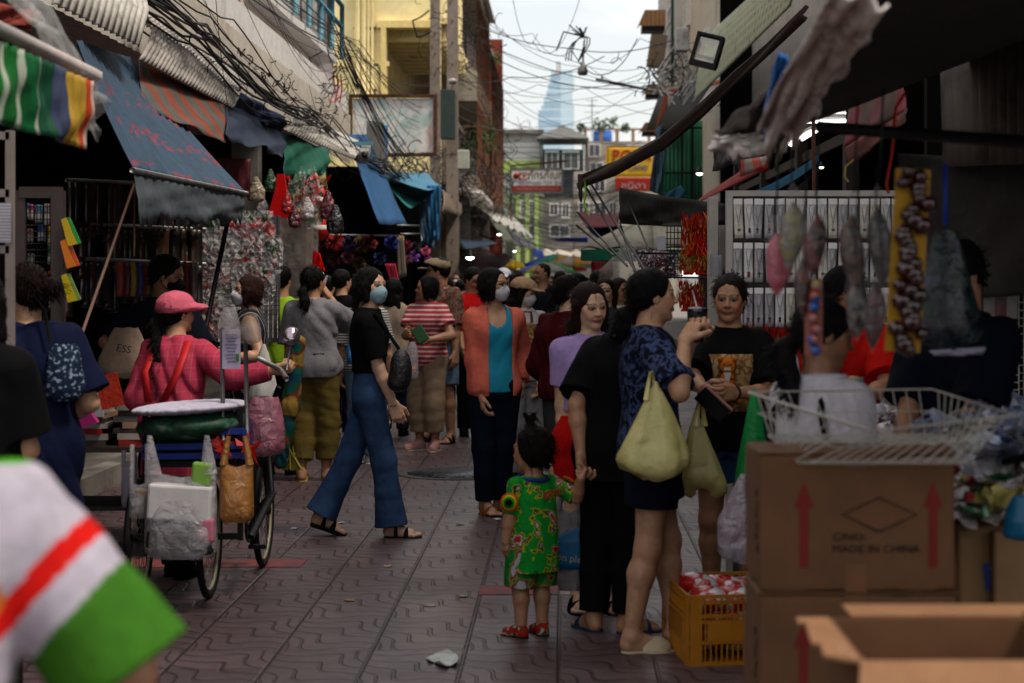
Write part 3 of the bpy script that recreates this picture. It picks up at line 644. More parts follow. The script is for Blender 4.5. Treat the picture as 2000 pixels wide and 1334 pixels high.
# ---------------------------------------------------------------- ground
def wave_tiles(t, vec, base):
 s = node(t, 'ShaderNodeSeparateXYZ', [(0, vec)]); mth = lambda op, a, b=None: node(t, 'ShaderNodeMath', [(0, a)] + ([(1, b)] if b is not None else []), operation=op).outputs[0]
 x = mth('ADD', s.outputs[0], .4225 + 40); y = mth('ADD', s.outputs[1], 40.28)
 u = mth('FRACT', mth('DIVIDE', x, .4)); cell = mth('FLOOR', mth('DIVIDE', x, .4))
 v = mth('FRACT', mth('DIVIDE', y, .8))
 a = mth('SUBTRACT', u, mth('ADD', mth('MULTIPLY', v, .95), .02)); a = mth('MULTIPLY', a, 5.0); T = mth('TANH', a)
 g = mth('MULTIPLY', mth('ADD', v, mth('MULTIPLY', T, .20)), 6.5); bow = mth('MULTIPLY', mth('SINE', mth('MULTIPLY', u, 6.283)), .35); g = mth('ADD', g, bow)
 fr = mth('FRACT', g); tri = mth('ABSOLUTE', mth('SUBTRACT', fr, .5))          # 0 at the groove
 gr = node(t, 'ShaderNodeMapRange', [(0, tri), (1, .07), (2, .13), (3, .62), (4, 0)]).outputs[0]
 ej = mth('ABSOLUTE', mth('SUBTRACT', u, .5)); jx = node(t, 'ShaderNodeMapRange', [(0, ej), (1, .470), (2, .492), (3, 0), (4, .75)]).outputs[0]
 v4 = mth('ABSOLUTE', mth('SUBTRACT', mth('FRACT', mth('DIVIDE', y, .4)), .5)); jy = node(t, 'ShaderNodeMapRange', [(0, v4), (1, .484), (2, .496), (3, 0), (4, .5)]).outputs[0]
 k = mth('MAXIMUM', mth('MULTIPLY', gr, .9), mth('MAXIMUM', jx, jy))
 wn = node(t, 'ShaderNodeTexWhiteNoise', [('Vector', node(t, 'ShaderNodeCombineXYZ', [(0, cell), (1, mth('FLOOR', mth('DIVIDE', y, .4)))]).outputs[0])]).outputs['Value']
 br = node(t, 'ShaderNodeMapRange', [(0, wn), (3, .84), (4, 1.16)]).outputs[0]
 pb = node(t, 'ShaderNodeVectorMath', [(0, base), ('Scale', br)], operation='SCALE').outputs[0]
 n2 = node(t, 'ShaderNodeTexNoise', [('Vector', vec), ('Scale', .9), ('Detail', 6), ('Roughness', .7)]).outputs['Fac']
 k2 = node(t, 'ShaderNodeMapRange', [(0, n2), (1, .45), (2, .68), (3, 0), (4, .7)]).outputs[0]
 pb = node(t, 'ShaderNodeMixRGB', [(0, k2), (1, pb), (2, (.075, .045, .042, 1))]).outputs[0]
 t['gk'] = 1
 b = t.nodes['Principled BSDF']; bp = node(t, 'ShaderNodeBump', [('Height', mth('SUBTRACT', 1.0, k)), ('Strength', .8), ('Distance', .008)]); t.links.new(bp.outputs[0], b.inputs['Normal'])
 rg = node(t, 'ShaderNodeMapRange', [(0, n2), (1, .3), (2, .7), (3, .30), (4, .55)]).outputs[0]; t.links.new(rg, b.inputs['Roughness'])
 return node(t, 'ShaderNodeMixRGB', [(0, k), (1, pb), (2, (.028, .017, .014, 1))]).outputs[0]
M_tile = mat('wave_paving', (.155, .112, .118), .5, pat=wave_tiles, var=.2, vscale=14, spec=.35)
M_conc = mat('concrete', (.26, .24, .22), .85, var=.2, vscale=5, bump=.3, dirt=((.1, .09, .085), .5))
M_dark = mat('interior_shade', (.010, .009, .009), .95, var=.3, spec=.05)  # near-black colour stands in for the shade inside open ground floors
def plate(name, x0, x1, y0, y1, z, m, kind='structure', th=None):
 b = MB(); b.box(((x0 + x1) / 2, (y0 + y1) / 2, z - .03), (x1 - x0, y1 - y0, .06)); return tag(b.build(name, m), kind=kind)
plate('ground', -1500, 1500, -30, 4200, -.02, mat('far_ground', (.2, .19, .18), .9))
plate('street', -3.45, 2.6, 0, 130, 0, M_tile)
b = MB(); b.box((-5.3, 60, .035), (3.66, 130, .13)); tag(b.build('pavement_left', M_conc), kind='structure')
b = MB(); b.box((4.6, 60, .035), (3.9, 130, .13)); tag(b.build('pavement_right', M_conc), kind='structure')
M_red = mat('worn_red_paint', (.3, .085, .08), .7, dirt=((.12, .1, .11), .42), dscale=9)
M_wht = mat('worn_white_paint', (.45, .38, .38), .7, dirt=((.12, .1, .11), .45), dscale=9)
for n, x0, x1, y0, y1, mm in (('painted_band', -3.4, -1.45, 10.95, 11.25, M_red), ('painted_band', -.43, -.03, 10.0, 10.3, M_red), ('painted_band', -.02, .37, 10.0, 10.3, M_wht)):
 b = MB(); b.box(((x0 + x1) / 2, (y0 + y1) / 2, .002), (x1 - x0, y1 - y0, .004)); tag(b.build(n, mm), kind='structure')
b = MB(); b.box((-3.52, 22, .07), (.16, 40, .16)); tag(b.build('kerb', M_conc), kind='structure')
mh = empty('manhole_cover', (-.83, 16.15, 0), 0, 'round cast iron manhole cover set in the paving behind the woman in the orange jacket', 'manhole cover')
b = MB(); b.lathe((0, 0, 0), [(.53, 0), (.53, .008), (.45, .008)], 40, cap=False); b.build('frame', mat('cement_ring', (.13, .125, .12), .8), mh)
def dia(t, vec, base):
 n = node(t, 'ShaderNodeTexVoronoi', [('Vector', vec), ('Scale', 18)], feature='DISTANCE_TO_EDGE').outputs[0]
 g = node(t, 'ShaderNodeMapRange', [(0, n), (1, .1), (2, .25), (3, 0), (4, 1)]).outputs[0]; return node(t, 'ShaderNodeMixRGB', [(0, g), (1, (.03, .03, .035, 1)), (2, base)]).outputs[0]
b = MB(); b.lathe((0, 0, 0), [(.0, .012), (.44, .012), (.44, 0)], 40, cap=False); b.build('lid', mat('cast_iron', (.2, .21, .24), .4, .6, pat=dia), mh)
b = MB(); q = [PG(832, 1288), PG(852, 1284), PG(874, 1282), PG(892, 1281), PG(895, 1293), PG(893, 1306), PG(880, 1303), PG(872, 1309), PG(858, 1305), PG(848, 1296), PG(838, 1297)]
c0 = sum(q, Vector()) / len(q); o = MB(c0); o.prism([v + V(0, 0, .004 + .012 * (i % 3)) for i, v in enumerate(q)], (0, 0, .003)); tag(o.build('paper_scrap', mat('paper', (.55, .56, .54), .8), loc=c0), 'torn white paper scrap lying alone on the wave paving in front', 'litter')
for i, (x, y, c) in enumerate(((757, 1107, (.4, .3, .22)), (840, 1184, (.4, .35, .3)), (683, 1174, (.3, .22, .12)), (905, 1166, (.35, .27, .2)), (900, 1025, (.5, .45, .4)), (665, 1022, (.5, .5, .55)), (575, 1033, (.5, .5, .6)), (970, 1015, (.5, .5, .5)))):
 p = PG(x, y); o = MB(); o.prism([(-.02, -.02, .002), (.018, -.028, .004), (.026, .014, .008), (.0, .03, .004), (-.022, .02, .006)], (0, 0, .002))
 tag(o.build('litter_scrap', mat('scrap%d' % i, c, .8), loc=p, rz=i), 'tiny pale scrap of litter on the paving', 'litter', 'tiny litter scraps on the paving')
# ---------------------------------------------------------------- generic builders
def rails(name, lines, r, m, parent=None, n=6):
 b = MB()
 for l in lines: b.tube(l, r, n)
 return b.build(name, m, parent)
def sheet(name, c, m, nx=24, ny=10, sag=0, wav=0, wn=12, th=.006, parent=None, label=None, cat='awning', group=None, ruf=0, seed=0, wdir='u', org=None, fringe=0, kind=None):
 """cloth / metal sheet through corners TL TR BR BL (world)"""
 c = [Vector(q) for q in c]; n = ((c[1] - c[0]).cross(c[3] - c[0])).normalized(); rs = np.random.RandomState(seed + 11); ph = rs.rand(8) * 6
 rows = []
 for j in range(ny + 1):
  v = j / ny; row = []
  for i in range(nx + 1):
   u = i / nx; p = (c[0].lerp(c[1], u)).lerp(c[3].lerp(c[2], u), v)
   p = p - V(0, 0, sag * 4 * v * (1 - v) + .25 * sag * 4 * u * (1 - u))
   w = math.sin((u if wdir == 'u' else v) * math.pi * 2 * wn) * wav
   if ruf: w += ruf * (.6 * math.sin(9 * u + 5 * v + ph[0]) + .4 * math.sin(21 * u - 7 * v + ph[1]) + .3 * math.sin(13 * v + 15 * u + ph[2])) * (v * .8 + .3)
   if fringe and j == ny: p = p - V(0, 0, fringe * rs.rand())
   row.append(p + n * w)
  rows.append(row)
 o0 = Vector(org) if org else (V(0, 0, 0) if parent else sum(c, Vector()) / 4)
 b = MB(o0); b.grid(rows, th)
 o = b.build(name, m, parent, loc=None if parent else o0)
 if not parent: tag(o, label, cat, group, kind)
 return o
def canvas(name, col, **k):
 k.setdefault('dirt', ((col[0] * .45, col[1] * .45, col[2] * .45), .52)); k.setdefault('dscale', 3)
 return mat(name, col, .75, var=.2, vscale=6, bump=.4, bscale=9, bdist=.02, trl=.12, **k)
M_rust = mat('rusty_steel', (.16, .08, .05), .7, .5, var=.4, vscale=12); M_steel = mat('grey_steel', (.3, .3, .3), .45, .8, dirt=((.12, .08, .06), .5), dscale=6)
M_blk = mat('black_metal', (.02, .02, .022), .5, .3); M_pale = mat('pale_metal', (.5, .49, .47), .5, .4, dirt=((.2, .15, .1), .5), dscale=4)
M_glass = mat('window_glass', (.05, .06, .07), .15, .0, spec=.8, var=.3, vscale=2)
M_trim = mat('white_trim', (.72, .70, .68), .7, dirt=((.4, .36, .34), .56), dscale=2)
def window(par, X, z0, z1, h0, h1, side=1, frame=None, panes=2, glass=None):
 """window on a facade facing the street (plane X); side=+1 faces +X"""
 d = .05 * side; b = MB(); zc, hc = (z0 + z1) / 2, (h0 + h1) / 2
 for a in (z0, z1): b.box((X + d, a, hc), (.1, .07, h1 - h0 + .07))
 for a in (h0, h1): b.box((X + d, zc, a), (.104, z1 - z0 - .07, .07))
 for i in range(1, panes): b.box((X + d, z0 + (z1 - z0) * i / panes, hc), (.06, .04, h1 - h0 - .07))
 f = b.build('window', frame or M_trim, par); b = MB(); b.box((X + d * .3, zc, hc), (.02, z1 - z0 - .07, h1 - h0 - .07)); b.build('pane', glass or M_glass, f)
def window_f(par, x0, x1, Y, h0, h1, frame=None, glass=None, panes=2):
 b = MB(); xc, hc = (x0 + x1) / 2, (h0 + h1) / 2
 for a in (x0, x1): b.box((a, Y - .05, hc), (.07, .1, h1 - h0 + .07))
 for a in (h0, h1): b.box((xc, Y - .05, a), (x1 - x0 - .07, .104, .07))
 for i in range(1, panes): b.box((x0 + (x1 - x0) * i / panes, Y - .05, hc), (.04, .06, h1 - h0 - .07))
 f = b.build('window', frame or M_trim, par); b = MB(); b.box((xc, Y - .015, hc), (x1 - x0 - .07, .02, h1 - h0 - .07)); b.build('pane', glass or M_glass, f)
def tiles(period, w, c2):
 def f(t, vec, base):
  s = node(t, 'ShaderNodeSeparateXYZ', [(0, vec)]); o = None
  for ax, p in ((0, period), (1, period), (2, period * .5)):
   a = node(t, 'ShaderNodeMath', [(0, s.outputs[ax]), (1, p)], operation='DIVIDE'); fr = node(t, 'ShaderNodeMath', [(0, a.outputs[0])], operation='FRACT')
   g = node(t, 'ShaderNodeMath', [(0, fr.outputs[0]), (1, w)], operation='LESS_THAN').outputs[0]; o = g if o is None else node(t, 'ShaderNodeMath', [(0, o), (1, g)], operation='MAXIMUM').outputs[0]
  return node(t, 'ShaderNodeMixRGB', [(0, o), (1, base), (2, (*c2, 1))]).outputs[0]
 return f
# ---------------------------------------------------------------- left: white building (Z 5..31)
lb = empty('shop_building', (-5.5, 18, 0), 0, 'pale tiled shop building on the near left with a blue balcony rail above its awnings', 'building')
def at(b): return b
O = (-5.5, 18, 0)
def P(name, fn, m, par=lb, org=O):
 b = MB(org); fn(b); return b.build(name, m, par)
M_lwall = mat('pale_pink_tile', (.78, .70, .68), .6, pat=tiles(.5, .03, (.5, .45, .43)), dirt=((.5, .42, .4), .6), dscale=.8)
P('upper_wall', lambda b: (b.box((-6.3, 18, 6.6), (5.4, 26, 5.6))), M_lwall)
P('slab_band', lambda b: b.box((-3.52, 18, 4.28), (.3, 26, .34)), M_trim)
P('back_wall', lambda b: (b.box((-7.4, 18, 2), (.2, 26, 3.8)), b.box((-5.7, 4.95, 2), (4, .2, 3.8)), b.box((-5.7, 31.05, 2), (4, .2, 3.8)), b.box((-5.6, 14.2, 1.8), (3.3, .12, 3.3)), b.box((-5.8, 22.6, 1.8), (3.0, .12, 3.3))), mat('shaded_inner_wall', (.018, .016, .015), .95, spec=.05))  # inner walls coloured near black to carry the shop's indoor shade
P('pillar', lambda b: b.box((-3.62, 22.7, 2), (.3, .3, 3.8)), M_conc)
fas = lambda b: b.grid([[(-3.34 + (.02 if int(i) % 2 else 0), 5 + i * .13, z) for i in range(200)] for z in (4.1, 3.35)], .01, False)
P('corrugated_fascia', fas, mat('cream_corrugated', (.6, .56, .5), .6, dirt=((.3, .25, .2), .55), dscale=2))
P('balcony_slab', lambda b: (b.box((-3.5, 25.9, 4.80), (.3, 7, .12))), M_trim)
rl = []
for h in (5.3, 5.62): rl.append([(-3.3, 21.9, h), (-3.3, 29.6, h)])
rl += [[(-3.3, 21.9 + i * 1.28, 4.82), (-3.3, 21.9 + i * 1.28, 5.62)] for i in range(7)]
b = MB(O); [b.tube(l, .035, 6) for l in rl]; b.build('balcony_rail', mat('pale_blue_paint', (.16, .34, .42), .5), lb)
P('roof_canopy', lambda b: (b.box((-3.0, 29.5, 6.95), (1.3, 3.2, .14)), b.box((-2.37, 29.5, 7.2), (.06, 3.2, .5)), b.box((-3.0, 27.93, 7.2), (1.3, .06, .5))), mat('grey_panel', (.36, .34, .33), .6))
P('recess_shade_panel', lambda b: b.box((-3.58, 27.2, 5.9), (.06, 6.6, 1.9)), mat('shade_wall', (.17, .15, .14), .8))  # flat panel; the shade of a recess is put into its darker colour
for a in ((13.2, 14.6, 4.7, 5.9), (16.2, 17.8, 4.7, 5.9), (19.0, 20.2, 4.62, 5.8)):
 window(lb, a[0] * 0 + 0, 0, 0, 0, 0) if 0 else None
def win_l(par, org, X, z0, z1, h0, h1, side=1, frame=None, panes=2, glass=None): window(par, X - org[0], z0 - org[1], z1 - org[1], h0 - org[2], h1 - org[2], side, frame, panes, glass)
M_oran = mat('orange_wood', (.42, .18, .06), .6)
win_l(lb, O, -3.6, 18.9, 19.5, 4.55, 5.6, frame=M_oran, panes=1); win_l(lb, O, -3.6, 21.0, 21.5, 4.5, 5.6, frame=M_oran, panes=1); win_l(lb, O, -3.6, 14.0, 15.6, 4.6, 5.9)
win_l(lb, O, -3.56, 24.4, 26, 5.0, 6.6, frame=M_trim); win_l(lb, O, -3.56, 27, 29, 5.0, 6.6, frame=M_trim)
P('planter_ledge', lambda b: (b.box((-3.4, 18.0, 4.86), (.5, 1.6, .12)), b.box((-3.18, 18.0, 5.0), (.05, 1.6, .22))), M_trim)
# ---- left: yellow building facing the camera across a side lane (Z 45)
O2 = (-5.4, 50, 0)
yb = empty('yellow_building', O2, 0, 'weathered yellow building with drain pipes and an open covered landing', 'building')
M_yel = mat('yellow_plaster', (.92, .80, .48), .75, dirt=((.30, .22, .10), .55), dscale=1.3, var=.12, vscale=2, bump=.2)
xa, xb = P3(755, 0, 45).x, P3(840, 0, 45).x; h1, h0 = P3(0, 55, 45).z, P3(0, 190, 45).z
P('front_wall', lambda b: (b.box(((-9 + xa) / 2, 45.15, 7), (xa + 9, .3, 11)), b.box(((xb - 2.8) / 2, 45.15, 7), (-2.8 - xb, .3, 11)), b.box(((xa + xb) / 2, 45.15, (h1 + 12.5) / 2), (xb - xa - .002, .3, 12.5 - h1)), b.box(((xa + xb) / 2, 45.15, (1.5 + h0) / 2), (xb - xa - .002, .3, h0 - 1.5))), M_yel, yb, O2)
P('opening_frame', lambda b: (b.box(((xa + xb) / 2, 44.95, h1 + .08), (xb - xa + .4, .16, .16)), b.box((xa - .06, 44.95, (h0 + h1) / 2), (.12, .16, h1 - h0))), mat('yellow_light', (.85, .7, .35), .7), yb, O2)
P('side_wall', lambda b: (b.box((-2.95, 50, 9.8), (.3, 9.4, 5.4)), b.box((-9, 50, 6), (.3, 9.4, 11)), b.box((-6, 54.9, 9.8), (6, .3, 5.4))), M_yel, yb, O2)
P('landing_beams', lambda b: [b.box(((xa + xb) / 2, 45.7 + i * .9, h1 - .06), (xb - xa + .8, .22, .34)) for i in range(9)] + [b.box(((xa + xb) / 2, 49.8, h1 + .2), (xb - xa + .8, 9.2, .14))] + [b.box((xa - .3, 49.8, (h0 + h1) / 2), (.16, 9, h1 - h0 + .3))], M_yel, yb, O2)
P('landing_floor', lambda b: b.box(((xa + xb) / 2, 49.6, h0 - .12), (xb - xa + .6, 8.6, .12)), M_conc, yb, O2)
P('ground_floor_wall', lambda b: (b.box((-3.2, 50, 2.0), (.2, 9.4, 4)), b.box((-5.9, 44.9, 1.75), (6.0, .12, 3.4)), b.box((-6.2, 37.5, 1.6), (4.6, 12.6, 3.1)), b.box((-5.6, 37.5, 3.25), (5.2, 12.8, .14))), M_dark, yb, O2)  # solid near-black boxes stand in for the shade below the awnings
for px, r in ((698, .07), (710, .06), (719, .03), (727, .03)):
 xx = P3(px, 0, 44.9).x; P('drain_pipe', lambda b: b.tube([(xx, 44.9, 2), (xx, 44.9, 12)], r, 8), M_yel, yb, O2)
for h_ in (3.6, 5.8, 7.2, 8.6): P('pipe_clamp', lambda b: b.box((P3(712, 0, 44.85).x, 44.93, h_), (.5, .05, .06)), M_rust, yb, O2)
P('wall_moulding', lambda b: (b.box((-5.1, 44.97, 6.4), (2.3, .06, .1)), b.box((P3(735, 0, 45).x, 44.97, 5), (.12, .06, 2.8))), M_yel, yb, O2)
O3 = P3(765, 300, 38)
sb = empty('billboard', O3, 0, 'faded white billboard in a rusty frame hanging beside the yellow building', 'sign')
x0, x1, z1, z0 = P3(684, 0, 38).x, P3(850, 0, 38).x, P3(0, 187, 38).z, P3(0, 302, 38).z
def billb(t, vec, base):
 n = node(t, 'ShaderNodeTexNoise', [('Vector', vec), ('Scale', 2.2), ('Detail', 6), ('Distortion', 1.5)]).outputs['Fac']
 r = node(t, 'ShaderNodeValToRGB', [(0, n)]); e = r.color_ramp.elements; e[0].position = .35; e[0].color = (.5, .6, .56, 1); e[1].position = .5; e[1].color = (.75, .74, .72, 1); q = e.new(.66); q.color = (.68, .52, .46, 1); return r.outputs[0]
P('face_panel', lambda b: b.box(((x0 + x1) / 2, 38.05, (z0 + z1) / 2), (x1 - x0 - .1, .04, z1 - z0 - .1)), mat('faded_board', (.5, .5, .5), .6, pat=billb), sb, O3)
P('frame', lambda b: [b.box((x, 38.05, (z0 + z1) / 2), (.06, .16, z1 - z0 + .06)) for x in (x0, x1)] + [b.box(((x0 + x1) / 2, 38.05, z), (x1 - x0 - .06, .162, .06)) for z in (z0, z1)], M_rust, sb, O3)
# ---- left far row (Z 55..110)
def far_build(org, label, col, X, z0, z1, h, floors, side=1, name='row_building', balcony=None, deep=5, grille=None):
 r = empty(name, org, 0, label, 'building'); M = mat('plaster_%s' % str(col), col, .8, dirt=(tuple(c * .4 for c in col), .5), dscale=.8, var=.2, vscale=2)
 P('wall', lambda b: b.box((X - side * deep / 2, (z0 + z1) / 2, h / 2 + 1.35), (deep, z1 - z0, h - 2.7)), M, r, org)
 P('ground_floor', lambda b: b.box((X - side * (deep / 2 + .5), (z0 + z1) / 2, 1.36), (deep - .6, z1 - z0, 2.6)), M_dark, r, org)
 nb = max(1, int((z1 - z0) / 3.2))
 for f in range(floors):
  hb = 3.6 + f * 2.9
  if balcony:
   P('balcony', lambda b: (b.box((X + side * .4, (z0 + z1) / 2, hb), (.8, z1 - z0 - .6, .12)), b.box((X + side * .77, (z0 + z1) / 2, hb + .42), (.06, z1 - z0 - .6, .7)), b.box((X + side * .37, z0 + .33, hb + .42), (.74, .06, .7))), mat('balc' + str(balcony), balcony, .7, dirt=((.15, .12, .1), .5), dscale=1.5), r, org)
  for i in range(nb):
   a = z0 + (i + .5) * (z1 - z0) / nb; win_l(r, org, X, a - .8, a + .8, hb + .25, hb + 1.9, side, panes=3)
 if grille:
  b = MB(org)
  for i in range(nb * 8): zz = z0 + .4 + i * (z1 - z0 - .8) / (nb * 8 - 1); b.tube([(X + side * .8, zz, 3.7), (X + side * .8, zz, h - 1)], .018, 4)
  for hh in np.arange(3.9, h - 1, .55): b.tube([(X + side * .8, z0 + .4, hh), (X + side * .8, z1 - .4, hh)], .018, 4)
  b.build('grille', grille, r)
 P('roof', lambda b: (b.box((X - side * (deep / 2 - .25), (z0 + z1) / 2, h + .08), (deep + .5, z1 - z0, .16)),), M_conc, r, org)
 return r
r1 = far_build((-5, 59, 0), 'cream building with barred balconies and plants behind the concrete poles', (.42, .37, .30), -3.2, 54.5, 64, 11.8, 3, balcony=(.45, .42, .36), grille=M_rust)
r2 = far_build((-5, 70, 0), 'brown building with stacked grilles further along the left row', (.22, .15, .12), -3.15, 64.2, 77, 9.8, 2, balcony=(.3, .2, .15), grille=M_rust)
P('end_pier', lambda b: b.box((-2.62, 76.6, 5.6), (.5, .5, 10.2)), mat('brick_red', (.30, .075, .045), .8, pat=tiles(.28, .12, (.16, .06, .05))), r2, (-5, 70, 0))
P('eave_sheet', lambda b: b.box((-3.0, 62, 9.9), (1.5, 6, .08)), mat('white_sheet', (.6, .6, .58), .5), r1, (-5, 59, 0))
r3 = far_build((-5, 84, 0), 'grey low building at the far end of the left row', (.4, .38, .36), -3.2, 77.5, 92, 7.2, 1, balcony=(.35, .34, .33))
def leafclump(name, c, r, n, m, label, cat='plant', size=.09, parent=None, seed=0, kind=None):
 rs = np.random.RandomState(seed); b = MB()
 for i in range(n):
  d = rs.normal(size=3); d /= np.linalg.norm(d); q = d * r * rs.rand() ** .45; ax = Vector(rs.normal(size=3)).normalized(); e = ax.orthogonal().normalized(); s = size * (.5 + rs.rand())
  q = Vector(q); b.add([q - e * s * .4, q + ax * s, q + e * s * .4, q - ax * s * .5], [(0, 1, 2, 3)])
 for k in range(4): b.tube([(0, 0, -r), (rs.normal() * .1, rs.normal() * .1, 0), tuple(rs.normal(size=3) * r * .5)], .012, 4)
 o = b.build(name, m, parent, loc=c); return tag(o, label, cat, kind=kind) if not parent else o
M_leaf = mat('leaf', (.06, .11, .03), .6, var=.5, vscale=14)
leafclump('balcony_plant', (-2.5, 58.8, 5.6), .6, 260, M_leaf, 'green potted plant on the barred balcony behind the poles'); leafclump('balcony_plant', P3(962, 118, 70), .35, 120, M_leaf, 'small bush beside the red brick pier high on the left')
# ---------------------------------------------------------------- poles
def pole(px, z, w, h, label):
 p = P3(px, 0, z); r = empty('utility_pole', (p.x, z, 0), 0, label, 'pole'); b = MB()
 b.add([(sx * w * k, sy * w * k * .9, zz) for zz, k in ((0, .62), (h, .45)) for sx, sy in ((-1, -1), (1, -1), (1, 1), (-1, 1))], [(0, 1, 5, 4), (1, 2, 6, 5), (2, 3, 7, 6), (3, 0, 4, 7), (4, 5, 6, 7)]); b.build('shaft', mat('pole_concrete', (.33, .28, .24), .85, dirt=((.17, .13, .1), .5), dscale=3, bump=.3), r)
 b = MB(); [b.tube([(0, -w * .62 - .002, q), (0, -w * .3, q)], .014, 6) for q in np.arange(1, h, .45)]; b.build('bolt_holes', M_blk, r); return r
p1 = pole(850, 43, .2, 12, 'pale concrete utility pole in front of the yellow building'); p2 = pole(884, 41, .21, 12, 'second concrete utility pole, right of the pale one, carrying the green box')
p = P3(875, 224, 40.6); b = MB(p); b.box(p, (.29, .3, 1.0), bev=.01); o = tag(b.build('junction_box', mat('green_grey_box', (.07, .10, .09), .5), loc=p), 'tall dark green junction box fixed to a concrete pole', 'box')
p = P3(884, 160, 40.5); b = MB(); b.lathe((0, 0, 0), [(.0, .08), (.09, .05), (.1, 0), (.05, -.05), (0, -.06)], 12); tag(b.build('camera_dome', M_pale, loc=p), 'small grey dome camera on the concrete pole', 'camera')
p = P3(905, 312, 39.5); b = MB(p); b.box(p, (.24, .18, .38), bev=.02); tag(b.build('meter_box', mat('cream_box', (.5, .5, .44), .5), loc=p), 'cream meter box hanging from cables near the poles', 'box')
# ---------------------------------------------------------------- far end of the street
def fblock(label, px0, px1, ytop, Y, col, ybot=545, deep=6, wins=(), name='end_building', roof=None, extra=None, dirt=True):
 x0, x1 = P3(px0, 0, Y).x, P3(px1, 0, Y).x; h = P3(0, ytop, Y).z; org = ((x0 + x1) / 2, Y, 0)
 r = empty(name, org, 0, label, 'building'); M = mat('end_%s' % str(col), col, .8, dirt=(tuple(c * .45 for c in col), .52) if dirt else None, dscale=.6, var=.12)
 P('wall', lambda b: b.box(((x0 + x1) / 2, Y + deep / 2, h / 2), (x1 - x0, deep, h)), M, r, org)
 for (a, c, d, e) in wins:
  window_f(r, P3(a, 0, Y).x - org[0], P3(c, 0, Y).x - org[0], 0, P3(0, e, Y).z, P3(0, d, Y).z)
 if roof: P('roof', lambda b: b.box(((x0 + x1) / 2, Y + deep / 2 - .3, h + .12), (x1 - x0 + .4, deep + .6, .24)), roof, r, org)
 if extra: extra(r, org, x0, x1, h)
 return r
M_lou = mat('louvre_white', (.55, .56, .54), .7, pat=stripes(2, .32, (.58, .58, .56), (.3, .3, .3), .8))
def ex1(r, org, x0, x1, h):
 P('louvre_panel', lambda b: b.box(((x0 + x1) / 2, 117.9, P3(0, 297, 118).z), (x1 - x0 - .1, .12, 1.2)), M_lou, r, org)
 P('green_band', lambda b: b.box(((x0 + x1) / 2, 117.86, P3(0, 326, 118).z), (x1 - x0 - .05, .16, .75)), mat('lime_paint', (.42, .52, .2), .7), r, org)
fblock('white louvred building with a lime green band at the far end', 940, 1056, 262, 118, (.5, .5, .47), roof=M_conc, extra=ex1)
def ex2(r, org, x0, x1, h):
 xm = (x0 + x1) / 2; z = P3(0, 268, 116).z
 P('gable_roof', lambda b: (b.prism([(x0 - .3, 115.2, z - .1), (x1 + .3, 115.2, z - .1), (x1 - .1, 115.2, z + .15), (xm, 115.2, z + .62), (x0 + .1, 115.2, z + .15)], (0, 6, 0))), mat('grey_gable', (.35, .35, .34), .6), r, org)
 P('roof_post', lambda b: [b.box((x, 115.5, z - .55), (.1, .1, .9)) for x in (x0 + .05, x1 - .05)] + [b.box((xm, 115.4, z - 1.0), (x1 - x0, .1, .1))], mat('green_metal', (.03, .12, .09), .5), r, org)
fblock('dark green frame house with a shallow gable roof at the far end', 1058, 1140, 292, 116, (.06, .075, .07), extra=ex2, wins=((1066, 1090, 296, 330), (1100, 1130, 296, 330)))
def ex3(r, org, x0, x1, h):
 P('water_tank', lambda b: b.lathe((P3(1178, 0, 122).x, 124, h), [(.0, 1.0), (.5, .95), (.6, .8), (.6, 0)], 14), mat('blue_tank', (.08, .2, .5), .5), r, org)
 P('parapet', lambda b: [b.box((x, 120.1, h + .35), (.2, .2, .7)) for x in np.linspace(x0, x1, 7)] + [b.box(((x0 + x1) / 2, 120.1, h + .74), (x1 - x0, .24, .1))], mat('tan_plaster', (.4, .28, .2), .8), r, org)
fblock('tan building with a blue water tank and rooftop plants at the far end', 1143, 1330, 276, 120, (.42, .37, .32), extra=ex3, wins=((1150, 1172, 282, 306), (1180, 1200, 352, 372), (1225, 1262, 284, 300), (1110 + 42, 1178, 318, 340)))
def ex4(r, org, x0, x1, h):
 for k, px in enumerate((1012, 1030, 1048)): P('pilaster', lambda b: b.box((P3(px, 0, 108).x, 107.9, h / 2), (.22, .2, h - .1)), mat('lime_paint', (.42, .52, .2), .7), r, org)
fblock('lime green striped shophouse below the toy shop sign', 985, 1062, 378, 108, (.26, .28, .2), wins=((1017, 1027, 392, 425), (1034, 1045, 392, 425), (1017, 1045, 440, 470)), extra=ex4)
fblock('grey shophouse with arched dark windows left of the centre end', 1063, 1120, 385, 108.5, (.3, .28, .25), wins=((1074, 1090, 398, 420), (1098, 1112, 398, 425), (1074, 1112, 440, 462)))
fblock('pale balcony shophouse under the yellow gift sign', 1121, 1210, 335, 109, (.42, .38, .34), wins=((1130, 1148, 352, 372), (1130, 1150, 395, 418), (1160, 1182, 352, 374), (1160, 1184, 395, 420), (1190, 1204, 395, 420)))
fblock('cream shophouse at the end of the right row', 1211, 1320, 330, 104, (.45, .42, .36), wins=((1220, 1250, 385, 410),))
for i, (x, y, r) in enumerate(((1194, 240, .45), (1170, 246, .5), (1015, 262, .4), (1222, 250, .3), (1135, 250, .3))):
 leafclump('rooftop_plant', P3(x, y, 119), r, 90, M_leaf, ['spindly green rooftop plant right of the antenna', 'bushy rooftop plant beside the blue tank', 'small rooftop bush above the white louvred building', 'thin rooftop shrub near the far right roof edge', 'tiny rooftop shrub beside the green gable house'][i], size=.14, seed=i)
an = empty('rooftop_antenna', P3(1156, 255, 119), 0, 'thin rooftop television antenna with crossbars against the sky', 'antenna')
